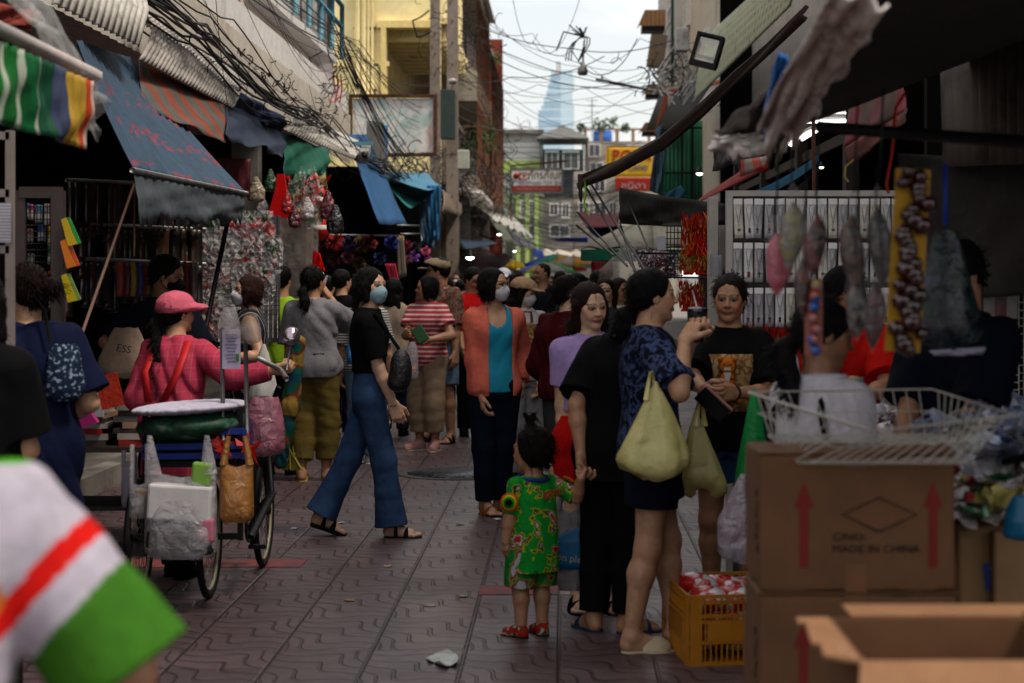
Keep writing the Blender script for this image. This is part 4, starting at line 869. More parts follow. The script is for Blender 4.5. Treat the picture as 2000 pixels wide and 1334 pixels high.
b = MB(); b.tube([(0, 0, -.5), (0, 0, 1.9)], .03, 5); b.build('mast', M_steel, an); b = MB(); [b.tube([(-w, 0, h), (w, 0, h)], .018, 4) for w, h in ((.35, 1.8), (.25, 1.5), (.45, 1.1), (.3, .7), (.4, .2))]; b.build('crossbar', M_steel, an)
TY = 3000; torg = (P3(1090, 0, TY).x, TY, 0); tw = empty('skyscraper', torg, 0, 'pale blue glass skyscraper with a stepped pixelated side, far away in haze', 'skyscraper')
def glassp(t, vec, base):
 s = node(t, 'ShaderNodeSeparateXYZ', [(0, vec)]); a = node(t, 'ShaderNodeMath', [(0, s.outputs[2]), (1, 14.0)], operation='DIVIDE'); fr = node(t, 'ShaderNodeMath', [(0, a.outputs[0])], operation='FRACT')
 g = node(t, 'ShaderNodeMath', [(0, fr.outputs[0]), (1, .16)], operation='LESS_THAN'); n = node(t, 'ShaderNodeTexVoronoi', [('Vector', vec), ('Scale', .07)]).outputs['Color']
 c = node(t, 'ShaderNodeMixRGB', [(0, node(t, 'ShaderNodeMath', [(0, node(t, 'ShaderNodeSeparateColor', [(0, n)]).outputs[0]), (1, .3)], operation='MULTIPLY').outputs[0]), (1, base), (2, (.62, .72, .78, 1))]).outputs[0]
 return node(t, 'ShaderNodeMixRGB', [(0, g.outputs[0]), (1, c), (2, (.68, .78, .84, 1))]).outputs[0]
M_tw1 = mat('tower_glass_shaded', (.40, .54, .66), .3, pat=glassp, var=.06, vscale=.02); M_tw2 = mat('tower_glass_lit', (.60, .73, .80), .3, pat=glassp, var=.06, vscale=.02)  # one glass twice: shaded face, lit face and haze put into the colours
steps = [(1051, 215), (1057, 206), (1062, 190), (1067, 178), (1070, 164), (1074, 150), (1076, 138)]
def towf(b):
 for i, (x, y) in enumerate(steps):
  xe = 1095; a = P3(x, y, TY); e = P3(xe, 0, TY).x; zt = a.z; zb = 0 if i == 0 else P3(0, steps[i - 1][1], TY).z
  b.box(((a.x + e) / 2, TY + 30, (zt + zb) / 2), (e - a.x, 60, zt - zb - .2))
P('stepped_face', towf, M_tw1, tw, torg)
def tows(b):
 for (xr, y0, y1) in ((1121, 300, 205), (1118, 205, 170), (1121, 170, 150), (1118, 150, 136)):
  a = P3(1095, 0, TY).x; e = P3(xr, 0, TY).x; z0 = 0 if y0 == 300 else P3(0, y0, TY).z; z1 = P3(0, y1, TY).z; b.box(((a + e) / 2 + .3, TY + 32, (z0 + z1) / 2), (e - a, 60, z1 - z0 - .2))
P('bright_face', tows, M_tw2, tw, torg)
0 and P('crane_frame', lambda b: (b.tube([P3(1092, 134, TY), P3(1097, 115, TY), P3(1106, 130, TY)], 1.6, 4), b.tube([P3(1097, 134, TY), P3(1097, 115, TY)], 1.6, 4)), mat('crane_red', (.6, .2, .15), .6), tw, torg)
# ---------------------------------------------------------------- awnings on the left
def scallop(name, a0, a1, b0, b1, n, m, label, dep=.5, rows=7, thick=.02, group=None, cat='canopy'):
 """ribbed metal canopy: a0-a1 top edge, b0-b1 bottom edge; bulges outward"""
 a0, a1, b0, b1 = map(Vector, (a0, a1, b0, b1)); org = (a0 + b1) / 2; rws = []
 for j in range(rows * 3 + 1):
  v = j / (rows * 3); row = []
  for i in range(n * 4 + 1):
   u = i / (n * 4); A = a0.lerp(a1, u); B = b0.lerp(b1, u); p = V(A.x + (B.x - A.x) * math.sin(v * 1.57), A.y + (B.y - A.y) * v, B.z + (A.z - B.z) * math.cos(v * 1.57))
   rib = .018 * abs(math.sin(u * n * math.pi)) + .012 * ((v * rows) % 1)
   p += V(1, 0, .6).normalized() * rib * (1 if B.x > A.x else -1); row.append(p)
  rws.append(row)
 b = MB(org); b.grid(rws, .012); return tag(b.build(name, m, loc=org), label, cat, group)
M_corr = mat('grey_corrugated', (.5, .47, .44), .6, .1, dirt=((.13, .11, .09), .48), dscale=3, var=.25, vscale=6)
M_cor2 = mat('pale_corrugated', (.56, .54, .5), .6, .1, dirt=((.15, .13, .1), .52), dscale=3, var=.2)
def strip_pat(t, vec, base):
 s = node(t, 'ShaderNodeSeparateXYZ', [(0, vec)]); r = node(t, 'ShaderNodeValToRGB', [(0, node(t, 'ShaderNodeMapRange', [(0, s.outputs[1]), (1, -.64), (2, .62)]).outputs[0])]); r.color_ramp.interpolation = 'CONSTANT'; e = r.color_ramp.elements
 cs = [(0, (.03, .22, .06)), (.06, (.45, .5, .42)), (.12, (.03, .20, .06)), (.22, (.45, .5, .42)), (.27, (.02, .17, .07)), (.42, (.5, .5, .45)), (.46, (.03, .13, .08)), (.58, (.10, .12, .2)), (.74, (.52, .36, .08)), (.90, (.55, .12, .05)), (.97, (.6, .5, .45))]
 while len(e) < len(cs): e.new(.5)
 for i, (p, c) in enumerate(cs): e[i].position = p; e[i].color = (*c, 1)
 return r.outputs[0]
sheet('striped_awning', [P3(-20, 70, 5.85), P3(180, 160, 7.1), P3(172, 292, 7.1), P3(-20, 235, 5.85)], mat('striped_canvas', (.3, .3, .3), .5, pat=strip_pat, var=.1, bump=.4, bscale=8, bdist=.03, trl=.15), 60, 12, ruf=.018, wav=.008, wn=14, label='striped green, navy, yellow and red canvas valance hanging from a white pole', cat='awning')
o = rails('awning_pole', [[(0, 0, 0), P3(188, 148, 7.3) - P3(-40, 38, 5.75)]], .026, mat('white_pole', (.55, .5, .48), .4)); o.location = P3(-40, 38, 5.75); tag(o, 'thick white pole carrying the striped awning at top left', 'pole')
M_clear = mat('clear_plastic', (.6, .6, .6), .12, var=.2, vscale=8, bump=.8, bscale=10, bdist=.03, alpha=.22, spec=.7)
M_clear2 = mat('milky_plastic', (.4, .37, .35), .2, var=.3, vscale=8, bump=.9, bscale=18, bdist=.02, alpha=.3, spec=.7)
sheet('plastic_sheet', [P3(-20, -40, 6.2), P3(95, 0, 7.2), P3(205, 270, 7.6), P3(160, 150, 7.0)], M_clear, 20, 16, ruf=.05, label='clear plastic sheet hanging over the striped awning', cat='plastic sheet')
sheet('red_cloth', [P3(-30, 0, 6.9), P3(80, 25, 7.2), P3(70, 60, 7.2), P3(-30, 40, 6.9)], mat('dull_red_cloth', (.25, .06, .04), .8), 12, 5, ruf=.04, label='dull red cloth bunched behind the plastic at top left', cat='cloth')
scallop('corrugated_eave', P3(60, -75, 11.2), P3(262, -20, 13.3), P3(100, 8, 10.0), P3(270, 92, 12.0), 14, M_cor2, 'pale corrugated metal eave above the blue awning', rows=1)
def letter_blue(t, vec, base):
 s = node(t, 'ShaderNodeSeparateXYZ', [(0, vec)]); z = s.outputs[2]
 n = node(t, 'ShaderNodeTexNoise', [('Vector', node(t, 'ShaderNodeVectorMath', [(0, vec), (1, (14, 6, 26))], operation='MULTIPLY').outputs[0]), ('Scale', 1.0), ('Detail', 3)]).outputs['Fac']
 g = node(t, 'ShaderNodeMath', [(0, n), (1, .56)], operation='GREATER_THAN').outputs[0]
 bands = node(t, 'ShaderNodeMath', [(0, node(t, 'ShaderNodeMath', [(0, node(t, 'ShaderNodeMath', [(0, z), (1, 26)], operation='MULTIPLY').outputs[0])], operation='SINE').outputs[0]), (1, .1)], operation='GREATER_THAN').outputs[0]
 low = node(t, 'ShaderNodeMath', [(0, z), (1, .12)], operation='LESS_THAN').outputs[0]
 k = node(t, 'ShaderNodeMath', [(0, node(t, 'ShaderNodeMath', [(0, g), (1, bands)], operation='MULTIPLY').outputs[0]), (1, low)], operation='MULTIPLY').outputs[0]
 k = node(t, 'ShaderNodeMath', [(0, k), (1, .75)], operation='MULTIPLY').outputs[0]
 return node(t, 'ShaderNodeMixRGB', [(0, k), (1, base), (2, (.33, .07, .11, 1))]).outputs[0]
M_bl = canvas('faded_blue_canvas', (.075, .125, .185), pat=letter_blue)
sheet('blue_awning', [P3(150, 78, 10.6), P3(250, 112, 14.2), P3(478, 376, 13.5), P3(262, 330, 10.3)], M_bl, 60, 24, sag=.03, wav=.012, wn=16, label='long faded blue awning with worn red lettering over the belt shop')
sheet('awning_valance', [P3(262, 338, 10.25), P3(478, 382, 13.45), P3(474, 424, 13.4), P3(272, 420, 10.25)], canvas('grey_blue_valance', (.13, .15, .17)), 50, 8, ruf=.015, wav=.004, wn=16, fringe=.07, label='grey drooping valance of the blue awning with faded white lettering', cat='valance')
o = rails('awning_bar', [[(0, 0, 0), P3(482, 378, 13.5) - P3(258, 332, 10.2)]], .016, M_steel); o.location = P3(258, 332, 10.2); tag(o, 'grey metal bar along the front edge of the blue awning', 'bar')
def text_obj(txt, size, m, loc, rot, parent=None, name='lettering', sx=1, font=None, ex=.002, align='CENTER'):
 cu = bpy.data.curves.new(name, 'FONT'); cu.body = txt; cu.size = size; cu.extrude = ex; cu.align_x = align; cu.align_y = 'CENTER'; cu.resolution_u = 2
 o = bpy.data.objects.new(name, cu); COL.objects.link(o); o.location = loc; o.rotation_euler = rot; o.scale = (sx, 1, 1)
 dg = bpy.context.evaluated_depsgraph_get(); dg.update(); me = bpy.data.meshes.new_from_object(o.evaluated_get(dg)); bpy.data.objects.remove(o)
 o = bpy.data.objects.new(name, me); COL.objects.link(o); o.location = loc; o.rotation_euler = rot; o.scale = (sx, 1, 1); me.materials.clear(); me.materials.append(m)
 if parent: o.parent = parent
 return o
scallop('ribbed_canopy', P3(262, 38, 15.0), P3(448, 152, 19.3), P3(268, 118, 12.8), P3(452, 214, 16.9), 30, M_corr, 'grey ribbed metal canopy with rows of curved vents above the orange awning', rows=9)
def og_pat(t, vec, base):
 return stripes(1, .62, (.32, .10, .055), (.16, .155, .14), .5)(t, vec, base)
sheet('orange_striped_awning', [P3(272, 118, 13.6), P3(438, 196, 16.6), P3(442, 278, 15.0), P3(276, 205, 12.4)], canvas('orange_grey_canvas', (.2, .15, .12), pat=og_pat), 40, 10, ruf=.015, sag=.03, label='sagging orange and grey striped awning under the ribbed canopy')
sheet('navy_awning', [P3(440, 195, 16.8), P3(556, 262, 20.4), P3(556, 305, 18.6), P3(440, 268, 15.0)], canvas('navy_canvas', (.045, .065, .11)), 30, 8, ruf=.04, sag=.02, label='dark navy awning between the orange and green ones')
sheet('navy_net', [P3(446, 168, 17.2), P3(556, 228, 20.6), P3(556, 262, 20.4), P3(446, 215, 16.9)], canvas('indigo_net', (.03, .045, .12)), 30, 8, ruf=.06, label='crumpled indigo netting on top of the navy awning', cat='net')
sheet('green_awning', [P3(553, 262, 20.0), P3(642, 292, 22.4), P3(642, 343, 21.6), P3(553, 338, 19.6)], canvas('green_canvas', (.03, .17, .12)), 30, 8, ruf=.05, fringe=.1, label='green awning with a torn fringe')
scallop('scalloped_canopy', P3(556, 222, 22.2), P3(688, 280, 28), P3(560, 258, 19.8), P3(690, 312, 24.6), 26, M_cor2, 'pale scalloped canopy above the green awning', rows=5)
M_bl2 = canvas('bright_blue_canvas', (.05, .16, .32))
sheet('blue_awning', [P3(678, 262, 26), P3(716, 262, 31), P3(797, 438, 28), P3(740, 437, 23.6)], M_bl2, 20, 14, sag=.03, ruf=.02, label='plain bright blue awning sloping down steeply beside the yellow building')
sheet('dark_side_awning', [P3(716, 235, 31), P3(750, 240, 36), P3(756, 330, 34), P3(716, 300, 30)], canvas('grey_ribs', (.2, .19, .18)), 14, 8, wav=.03, wn=6, label='grey ribbed hanging metal sheet above the bright blue awning', cat='sheet')
sheet('blue_cloth', [P3(750, 245, 36), P3(758, 245, 36), P3(756, 330, 34), P3(748, 330, 34)], M_bl2, 6, 8, ruf=.02, label='narrow strip of blue cloth hanging by the rusty billboard', cat='cloth')
sheet('teal_awning', [P3(735, 332, 33), P3(830, 352, 38), P3(864, 366, 33), P3(800, 408, 30)], canvas('teal_canvas', (.05, .26, .25)), 20, 8, sag=.05, ruf=.03, label='teal awning stretched out toward the poles')
sheet('blue_awning', [P3(738, 333, 32.5), P3(836, 338, 36), P3(862, 364, 32), P3(835, 372, 30)], canvas('lightblue_canvas', (.13, .3, .42)), 20, 6, sag=.04, label='light blue strip awning on top of the teal one')
sheet('blue_rag', [P3(833, 362, 31), P3(862, 362, 31), P3(858, 462, 31), P3(836, 470, 31)], canvas('rag_blue', (.06, .2, .36)), 16, 14, ruf=.08, fringe=.15, label='torn blue cloth hanging from the teal awning', cat='cloth')
sheet('blue_rag', [P3(818, 395, 32), P3(842, 400, 32), P3(848, 478, 32), P3(822, 470, 32)], canvas('rag_pale_blue', (.16, .27, .38)), 12, 12, ruf=.06, fringe=.1, label='pale blue cloth hanging left of the torn blue cloth', cat='cloth')
scallop('ribbed_canopy', P3(858, 372, 40), P3(897, 400, 46), P3(862, 415, 36), P3(898, 425, 42), 8, mat('brown_ribs', (.25, .2, .16), .7, dirt=((.1, .08, .06), .5)), 'small brown ribbed canopy behind the hanging blue cloths', rows=2)
kk = P3(920, 410, 48); kb = empty('corrugated_shed', (kk.x, 48, 0), 0, 'grey corrugated metal hood with a peaked roof sticking out of the left row', 'shed')
b = MB((kk.x, 48, 0)); b.grid([[P3(892 + i * .95 , y0 + i * .35, 47.5 + (.03 if i % 2 else 0)) for i in range(28)] for y0 in (376, 464)], .02, False); b.build('side_sheet', M_cor2, kb)
b = MB((kk.x, 48, 0)); b.grid([[P3(890, 372, 47), P3(940, 380, 47), P3(966, 408, 47)], [P3(893, 366, 52), P3(940, 372, 52), P3(962, 398, 52)]], .04, False); b.grid([[P3(918, 395, 47), P3(936, 392, 47), P3(962, 410, 47)], [P3(918, 380, 47), P3(940, 382, 47), P3(966, 410, 47)]], .04, False); b.build('roof_sheet', M_corr, kb)
sheet('canvas_flap', [P3(935, 420, 48), P3(955, 430, 48), P3(958, 468, 48), P3(937, 462, 48)], canvas('brown_flap', (.2, .17, .15)), 6, 6, label='brown canvas flap under the corrugated hood', cat='cloth')
sheet('white_canopy', [P3(952, 415, 58), P3(1002, 425, 66), P3(1045, 468, 60), P3(965, 430, 50)], mat('white_canopy_sheet', (.55, .54, .5), .5, dirt=((.25, .22, .18), .5)), 20, 8, wav=.05, wn=6, label='pale scalloped plastic canopy further along the left row', cat='canopy')
sheet('grey_awning', [P3(955, 425, 50), P3(985, 440, 52), P3(1003, 470, 50), P3(988, 475, 50)], canvas('greenish_grey', (.22, .24, .2)), 8, 6, label='narrow grey-green awning below the pale plastic canopy')
sheet('grey_cloth', [P3(987, 468, 50), P3(1003, 468, 50), P3(1001, 505, 50), P3(990, 506, 50)], canvas('greenish_grey', (.22, .24, .2)), 5, 6, ruf=.02, label='grey-green cloth strip hanging from the narrow awning', cat='cloth')
sheet('long_dark_awning', [P3(975, 440, 70), P3(1040, 470, 95), P3(1048, 486, 90), P3(1000, 480, 60)], canvas('dark_roof', (.12, .12, .12)), 10, 5, label='dark awning over the far left stalls')
sheet('navy_tarp', [P3(897, 468, 46), P3(960, 470, 48), P3(985, 472, 42), P3(910, 486, 40)], canvas('steel_blue', (.07, .11, .17)), 12, 5, sag=.05, label='low steel blue tarp over a far left stall', cat='tarp')
def lamp(x, y, z, r, label, e=8):
 p = P3(x, y, z); o = empty('hanging_lamp', p, 0, label, 'lamp', None); b = MB(); b.lathe((0, 0, 0), [(.0, r * 1.6), (r * .3, r * 1.5), (r * .8, r * .3), (r, 0)], 10); b.build('shade', M_blk, o)
 b = MB(); b.lathe((0, 0, -r * .05), [(0, -r * .55), (r * .6, -r * .35), (r * .85, 0)], 10, cap=False); b.build('bulb', mat('bulb_glow%g' % e, (1, .98, .9), .5, emit=(1, .97, .85), estr=e, var=0), o)
lamp(918, 502, 40, .10, 'lit white lamp hanging low in the dark far-left stall'); lamp(975, 457, 50, .07, 'small lit bulb under the canopy right of the corrugated hood'); lamp(1005, 490, 52, .05, 'small lit bulb beside the hanging grey-green cloth'); lamp(953, 458, 49, .05, 'tiny lit bulb beneath the corrugated hood')
cc = empty('security_camera', P3(713, 296, 25), 0, 'white security camera on a pale blue bracket under the wires', 'camera')
b = MB(); b.box((0, 0, 0), (.12, .3, .1), Matrix.Rotation(.3, 3, 'X'), bev=.02); b.build('camera_body', M_pale, cc); b = MB(); b.lathe((0.01, -.16, -.05), [(.04, 0), (.04, .03), (0, .03)], 10, (0, -1, 0)); b.build('lens', M_blk, cc); b = MB(); b.box((-.08, 0, .1), (.34, .06, .05)); b.build('bracket', mat('pale_blue_paint', (.16, .34, .42)), cc)
cc2 = empty('security_camera', P3(703, 305, 25), .6, 'grey security camera turned away, left of the white one', 'camera')
b = MB(); b.box((0, 0, 0), (.11, .26, .11), Matrix.Rotation(.5, 3, 'X'), bev=.02); b.build('camera_body', M_corr, cc2)
# ---------------------------------------------------------------- far stalls, umbrellas
def umbrella(x, y, z, r, cols, label, h=.5, trim=None, tilt=(0, 0)):
 p = P3(x, y, z); o = empty('market_umbrella', p, 0, label, 'umbrella'); n = len(cols); b = MB(); N = 8
 for k in range(N):
  b.cur = k % n; a0, a1 = 2 * math.pi * k / N, 2 * math.pi * (k + 1) / N; rows = []
  for j in range(5):
   t = j / 4; rr = r * t; z_ = -h * t ** 1.5 * 1.0; rows.append([(rr * math.cos(a0 + (a1 - a0) * s / 4) * (1 - .05 * math.sin(math.pi * s / 4) * t), rr * math.sin(a0 + (a1 - a0) * s / 4), z_ + .04 * math.sin(math.pi * s / 4) * t) for s in range(5)])
  b.grid(rows, .01)
 b.build('canopy', [canvas('umb_%s' % str(c), c) for c in cols], o)
 if trim: b = MB(); b.lathe((0, 0, -h), [(r, 0), (r * 1.005, -.13)], 32, cap=False); b.build('valance', canvas('trim%s' % str(trim), trim), o)
 b = MB(); b.tube([(0, 0, -p.z), (0, 0, .05)], .02, 6); b.build('pole', M_steel, o); return o
umbrella(1272, 430, 24, .85, [(.42, .40, .33)], 'large beige market umbrella with a green hem behind the black poles', .36, (.02, .2, .13))
umbrella(1088, 496, 62, 1.3, [(.06, .12, .45), (.03, .3, .2), (.5, .32, .05), (.1, .3, .4)], 'blue and green panelled umbrella over the far crowd', .45)
umbrella(1068, 512, 52, .9, [(.15, .2, .5), (.5, .45, .1), (.35, .35, .33), (.1, .35, .15)], 'multicoloured umbrella just above the heads in the far crowd', .3)
umbrella(1120, 500, 58, .9, [(.55, .3, .05), (.45, .4, .35)], 'orange umbrella right of the blue and green one', .3)
umbrella(1006, 508, 55, .35, [(.6, .42, .03)], 'small yellow umbrella under the dark canopy', .25)
sheet('red_awning', [P3(928, 492, 60), P3(992, 495, 66), P3(1010, 530, 58), P3(925, 530, 52)], canvas('deep_red_canvas', (.2, .03, .03)), 10, 5, sag=.05, label='deep red awning in the shade of the far left stalls')
sheet('blue_tarp', [P3(1043, 484, 90), P3(1060, 490, 84), P3(1066, 510, 80), P3(1040, 500, 86)], canvas('royal_blue', (.03, .1, .45)), 8, 5, label='small royal blue tarp left of the far umbrellas', cat='tarp')
sheet('blue_banner', [P3(1075, 466, 85), P3(1148, 463, 80), P3(1148, 474, 80), P3(1090, 472, 85)], canvas('royal_blue', (.03, .1, .45)), 8, 3, label='bright blue strip tarp stretched across the far end', cat='tarp')
sheet('white_awning', [P3(1058, 488, 98), P3(1150, 492, 92), P3(1160, 520, 88), P3(1062, 515, 92)], canvas('cream_canvas', (.5, .45, .38)), 8, 3, wav=.1, wn=5, label='cream awning across the far end of the street')
sheet('red_frame_sign', [P3(1118, 505, 75), P3(1146, 505, 75), P3(1146, 530, 75), P3(1118, 530, 75)], mat('pinkred', (.5, .1, .12)), 2, 2, label='pink-red framed board among the far stalls', cat='sign')
# ---------------------------------------------------------------- belt shop (dark interior) and its goods
def slat(name, p, w, l, t, m, label, cat, group, rz=0, cur=.03):
 b = MB(); n = 8; b.grid([[(x, cur * math.sin(3.1 * k / n), -l * k / n) for x in (-w / 2, w / 2)] for k in range(n + 1)], t); return tag(b.build(name, m, loc=p, rz=rz), label, cat, group)
belt_cols = [(.02, .015, .012), (.035, .02, .012), (.06, .03, .015), (.015, .015, .02), (.09, .05, .03), (.03, .03, .03)]
bm_ = [mat('belt%d' % i, c, .3, spec=.6, var=.4, vscale=30) for i, c in enumerate(belt_cols)]
rs = np.random.RandomState(3)
P('hanging_rail', lambda b: [b.tube([P3(130, y, 12.6), P3(400, y + 12, 14.6)], .015, 6) for y in (352, 436, 504)], M_steel, lb, O)
for r, (y, l) in enumerate(((355, .34), (438, .30), (508, .30))):
 bn_ = 0
 for i in range(24):
  x = 134 + i * 11; z = 12.6 + i * .08
  if r == 0 or rs.rand() < .8:
   slat('belt', P3(x, y + i * .5, z), .055 + .02 * rs.rand(), l * (.8 + .4 * rs.rand()), .006, bm_[rs.randint(6)], 'dark leather belt, %s from the left in the %s row of the belt shop' % (nth(bn_), ['top', 'middle', 'bottom'][r]), 'belt', 'dark belts hanging in rows in the left shop', rz=rs.rand() * .6); bn_ += 1
for i, (x, c) in enumerate(((233, (.28, .07, .05)), (247, (.14, .04, .06)), (259, (.28, .2, .03)), (272, (.05, .05, .16)), (287, (.16, .06, .04)), (300, (.03, .12, .05)))):
 slat('coloured_strap', P3(x, 512, 12.9), .05, .22, .006, mat('strap%d' % i, c, .4), ['salmon', 'maroon', 'mustard', 'navy', 'brown', 'green'][i] + ' strap hanging in the row of coloured straps behind the man in the dark mask', 'strap', 'coloured straps in the belt shop')
for i, (x, c) in enumerate(((352, (.02, .13, .05)), (366, (.22, .03, .05)), (375, (.16, .12, .12)))):
 slat('coloured_strap', P3(x, 512, 13.2), .06, .26, .006, mat('strapr%d' % i, c, .4), ['dark green', 'crimson', 'grey'][i] + ' strap hanging right of the man in the dark mask', 'strap', 'coloured straps in the belt shop')
gt = empty('mesh_gate', P3(80, 720, 9.0), 0, 'dark steel mesh display gate hung with bright toy packets', 'display gate'); g0 = P3(80, 720, 9.0)
def LP(x, y, z): return P3(x, y, z) - g0
b = MB(); b.bar(LP(114, 1180, 9) , LP(114, 372, 9), .055); b.bar(LP(40, 376, 9), LP(121, 376, 9), .05); b.bar(LP(42, 372, 9), LP(42, 1180, 9), .04); b.bar(LP(42, 720, 9), LP(114, 720, 9), .03); b.build('frame', mat('brown_steel', (.11, .09, .085), .5, .5), gt)
b = MB(); [b.tube([LP(46 + i * 6.6, 376, 9), LP(46 + i * 6.6, 720, 9)], .0022, 4) for i in range(11)]; [b.tube([LP(42, 392 + i * 12, 9), LP(114, 392 + i * 12, 9)], .0022, 4) for i in range(28)]; b.build('mesh', M_blk, gt)
pk = [(.05, .15, .4), (.5, .1, .25), (.15, .3, .4), (.35, .3, .3), (.4, .08, .05), (.5, .35, .02), (.3, .28, .3), (.05, .2, .1), (.45, .22, .18)]
names_ = ['blue', 'pink', 'steel blue', 'beige', 'red', 'yellow', 'grey', 'green', 'peach']
for i, (x, y, w, h, c) in enumerate(((52, 412, 12, 30, 0), (62, 415, 10, 32, 1), (76, 418, 13, 36, 2), (92, 420, 12, 44, 3), (104, 414, 12, 40, 4), (58, 460, 12, 26, 8), (82, 455, 14, 34, 0), (100, 462, 12, 40, 5), (60, 505, 14, 20, 6), (98, 500, 10, 34, 7), (100, 548, 12, 36, 4), (103, 588, 15, 36, 5), (60, 560, 12, 24, 4), (62, 640, 12, 20, 8))):
 p = P3(x, y, 9.08); b = MB(); b.box((0, 0, 0), (w / 432, .03, h / 432), bev=.006); tag(b.build('toy_packet', mat('packet%d' % c, pk[c], .3, pat=blotch([pk[c], tuple(q * .5 for q in pk[c]), (.5, .48, .45)], 9, 2, [.4, .52, .66])), loc=p), '%s toy packet hooked on the mesh gate, about %s' % (names_[c], ['top left corner', 'top, second from left', 'top row middle', 'top row right of middle', 'top right corner', 'upper left below the blue one', 'upper middle', 'right side below the red one', 'middle left', 'middle right', 'lower right', 'right side near the bun', 'lower left', 'bottom left'][i]), 'packet', 'toy packets on the mesh gate')
for i, (x, y, c, c2) in enumerate(((128, 455, (.5, .35, .02), (.02, .3, .06)), (126, 498, (.55, .2, .02), (.5, .1, .03)), (128, 565, (.45, .38, .02), (.2, .3, .1)))):
 b = MB(); b.prism([(-.02, 0, .06), (.0, 0, .07), (.05, 0, -.05), (.01, 0, -.06)], (0, .01, 0)); b.cur = 1; b.prism([(-.0, .014, .07), (.015, .014, .07), (.065, .014, -.045), (.05, .014, -.05)], (0, .01, 0)); tag(b.build('toy_card', [mat('card%d' % i, c, .35), mat('cardb%d' % i, c2, .35)], loc=P3(x, y, 8.95)), ['yellow and green', 'orange and red', 'yellow and olive'][i] + ' toy card sticking out right of the gate post', 'card')
cf = empty('wooden_frame', P3(18, 400, 7.6), 0, 'pale wooden display frame with a paper notice at the left edge', 'frame'); c0 = P3(18, 400, 7.6)
b = MB(); b.bar(P3(20, 255, 7.6) - c0, P3(20, 700, 7.6) - c0, .03); [b.bar(P3(-20, y, 7.6) - c0, P3(20, y + 2, 7.6) - c0, .03) for y in (264, 376, 486)]; b.build('frame_bars', mat('greywood', (.28, .24, .23), .7), cf)
b = MB(); b.box(P3(-2, 435, 7.56) - c0, (.09, .006, .15)); b.build('notice', mat('notice_paper', (.42, .40, .46), .8, pat=stripes(2, .012, (.42, .40, .46), (.2, .2, .24), .7, warp=.01)), cf)
for i, (a, c) in enumerate((((262, 360, 10.2), (138, 715, 9.6)), ((263, 360, 10.2), (262, 500, 10.6)))):
 p0 = P3(*a); o = rails('support_string', [[(0, 0, 0), P3(*c) - p0]], .008 if i == 0 else .005, mat('brown_cord', (.2, .13, .1), .8)); o.location = p0; tag(o, ['long slanting brown cord from the awning corner down to the goods', 'short brown cord hanging straight down from the awning corner'][i], 'cord')
p0 = P3(446, 425, 13.2); o = rails('awning_prop', [[(0, 0, 0), P3(392, 690, 13.2) - p0]], .016, M_blk); o.location = p0; tag(o, 'slanting black prop pole under the right end of the blue awning', 'pole')
tb = empty('low_table', P3(205, 900, 11.6), 0, 'low dark table carrying stacked boxes beside the trike', 'table'); tb.location.z = 0; t0 = tb.location.copy()
b = MB(); b.box((0, 0, .62), (1.15, .7, .03)); b.build('tabletop', mat('dark_wood', (.05, .035, .03), .5), tb)
for sx in (-1, 1):
 for sy in (-1, 1): b = MB(); b.box((sx * .53, sy * .31, .302), (.04, .04, .604)); b.build('leg', M_steel, tb)
b = MB(); b.box((0, 0, .28), (1.06, .6, .02)); b.build('shelf', M_blk, tb)
stk = [(.36, .10, .03, (.09, .08, .08)), (.35, .09, .035, (.32, .3, .29)), (.36, .095, .03, (.35, .03, .03)), (.34, .09, .03, (.42, .4, .38)), (.36, .09, .025, (.1, .08, .08)), (.34, .09, .03, (.38, .27, .2)), (.35, .1, .03, (.4, .39, .38))]
nm = ['black', 'grey', 'red', 'white', 'dark', 'tan', 'pale grey']
for s_, (cx, k0) in enumerate(((-.12, 0), (.3, 2))):
 z = .636
 for i in range(7):
  w, d, h, c = stk[(i + k0) % 7]; h = h + .004 * s_; b = MB(); b.box((0, 0, h / 2), (w, .5, h)); tag(b.build('flat_box', mat('flatbox%d' % ((i + k0) % 7), c, .3, pat=blotch([c, tuple(q * .6 for q in c)], 4, 2)), loc=t0 + V(cx + .02 * math.sin(i * 3), .01 * math.sin(i * 5), z), rz=.08 * math.sin(i * 2.3 + s_)), '%s flat box, number %d up in the %s stack of the table' % (nm[(i + k0) % 7], i + 1, ['left', 'right'][s_]), 'box', 'flat boxes stacked on the low table'); z += h + .0005
def key_pat(t, vec, base):
 n = node(t, 'ShaderNodeTexBrick', [('Vector', node(t, 'ShaderNodeVectorMath', [(0, vec), (1, (30, 1, 26))], operation='MULTIPLY').outputs[0]), ('Scale', .9)])
 mpp = node(t, 'ShaderNodeCombineXYZ', [(0, node(t, 'ShaderNodeSeparateXYZ', [(0, vec)]).outputs[0]), (1, node(t, 'ShaderNodeSeparateXYZ', [(0, vec)]).outputs[2])]); t.links.new(node(t, 'ShaderNodeVectorMath', [(0, mpp.outputs[0]), (1, (34, 30, 1))], operation='MULTIPLY').outputs[0], n.inputs['Vector'])
 n.inputs['Color1'].default_value = (.12, .12, .16, 1); n.inputs['Color2'].default_value = (.2, .2, .25, 1); n.inputs['Mortar'].default_value = (.42, .42, .42, 1); n.inputs['Mortar Size'].default_value = .12; return n.outputs[0]
b = MB(); b.box((0, 0, .11), (.12, .07, .23), Matrix.Rotation(.15, 3, 'Z')); tag(b.build('display_box', mat('gridded_box', (.4, .4, .4), .5, pat=key_pat), loc=P3(182, 812, 11.3)), 'white upright box with a grid of small dark windows on the stack', 'box')
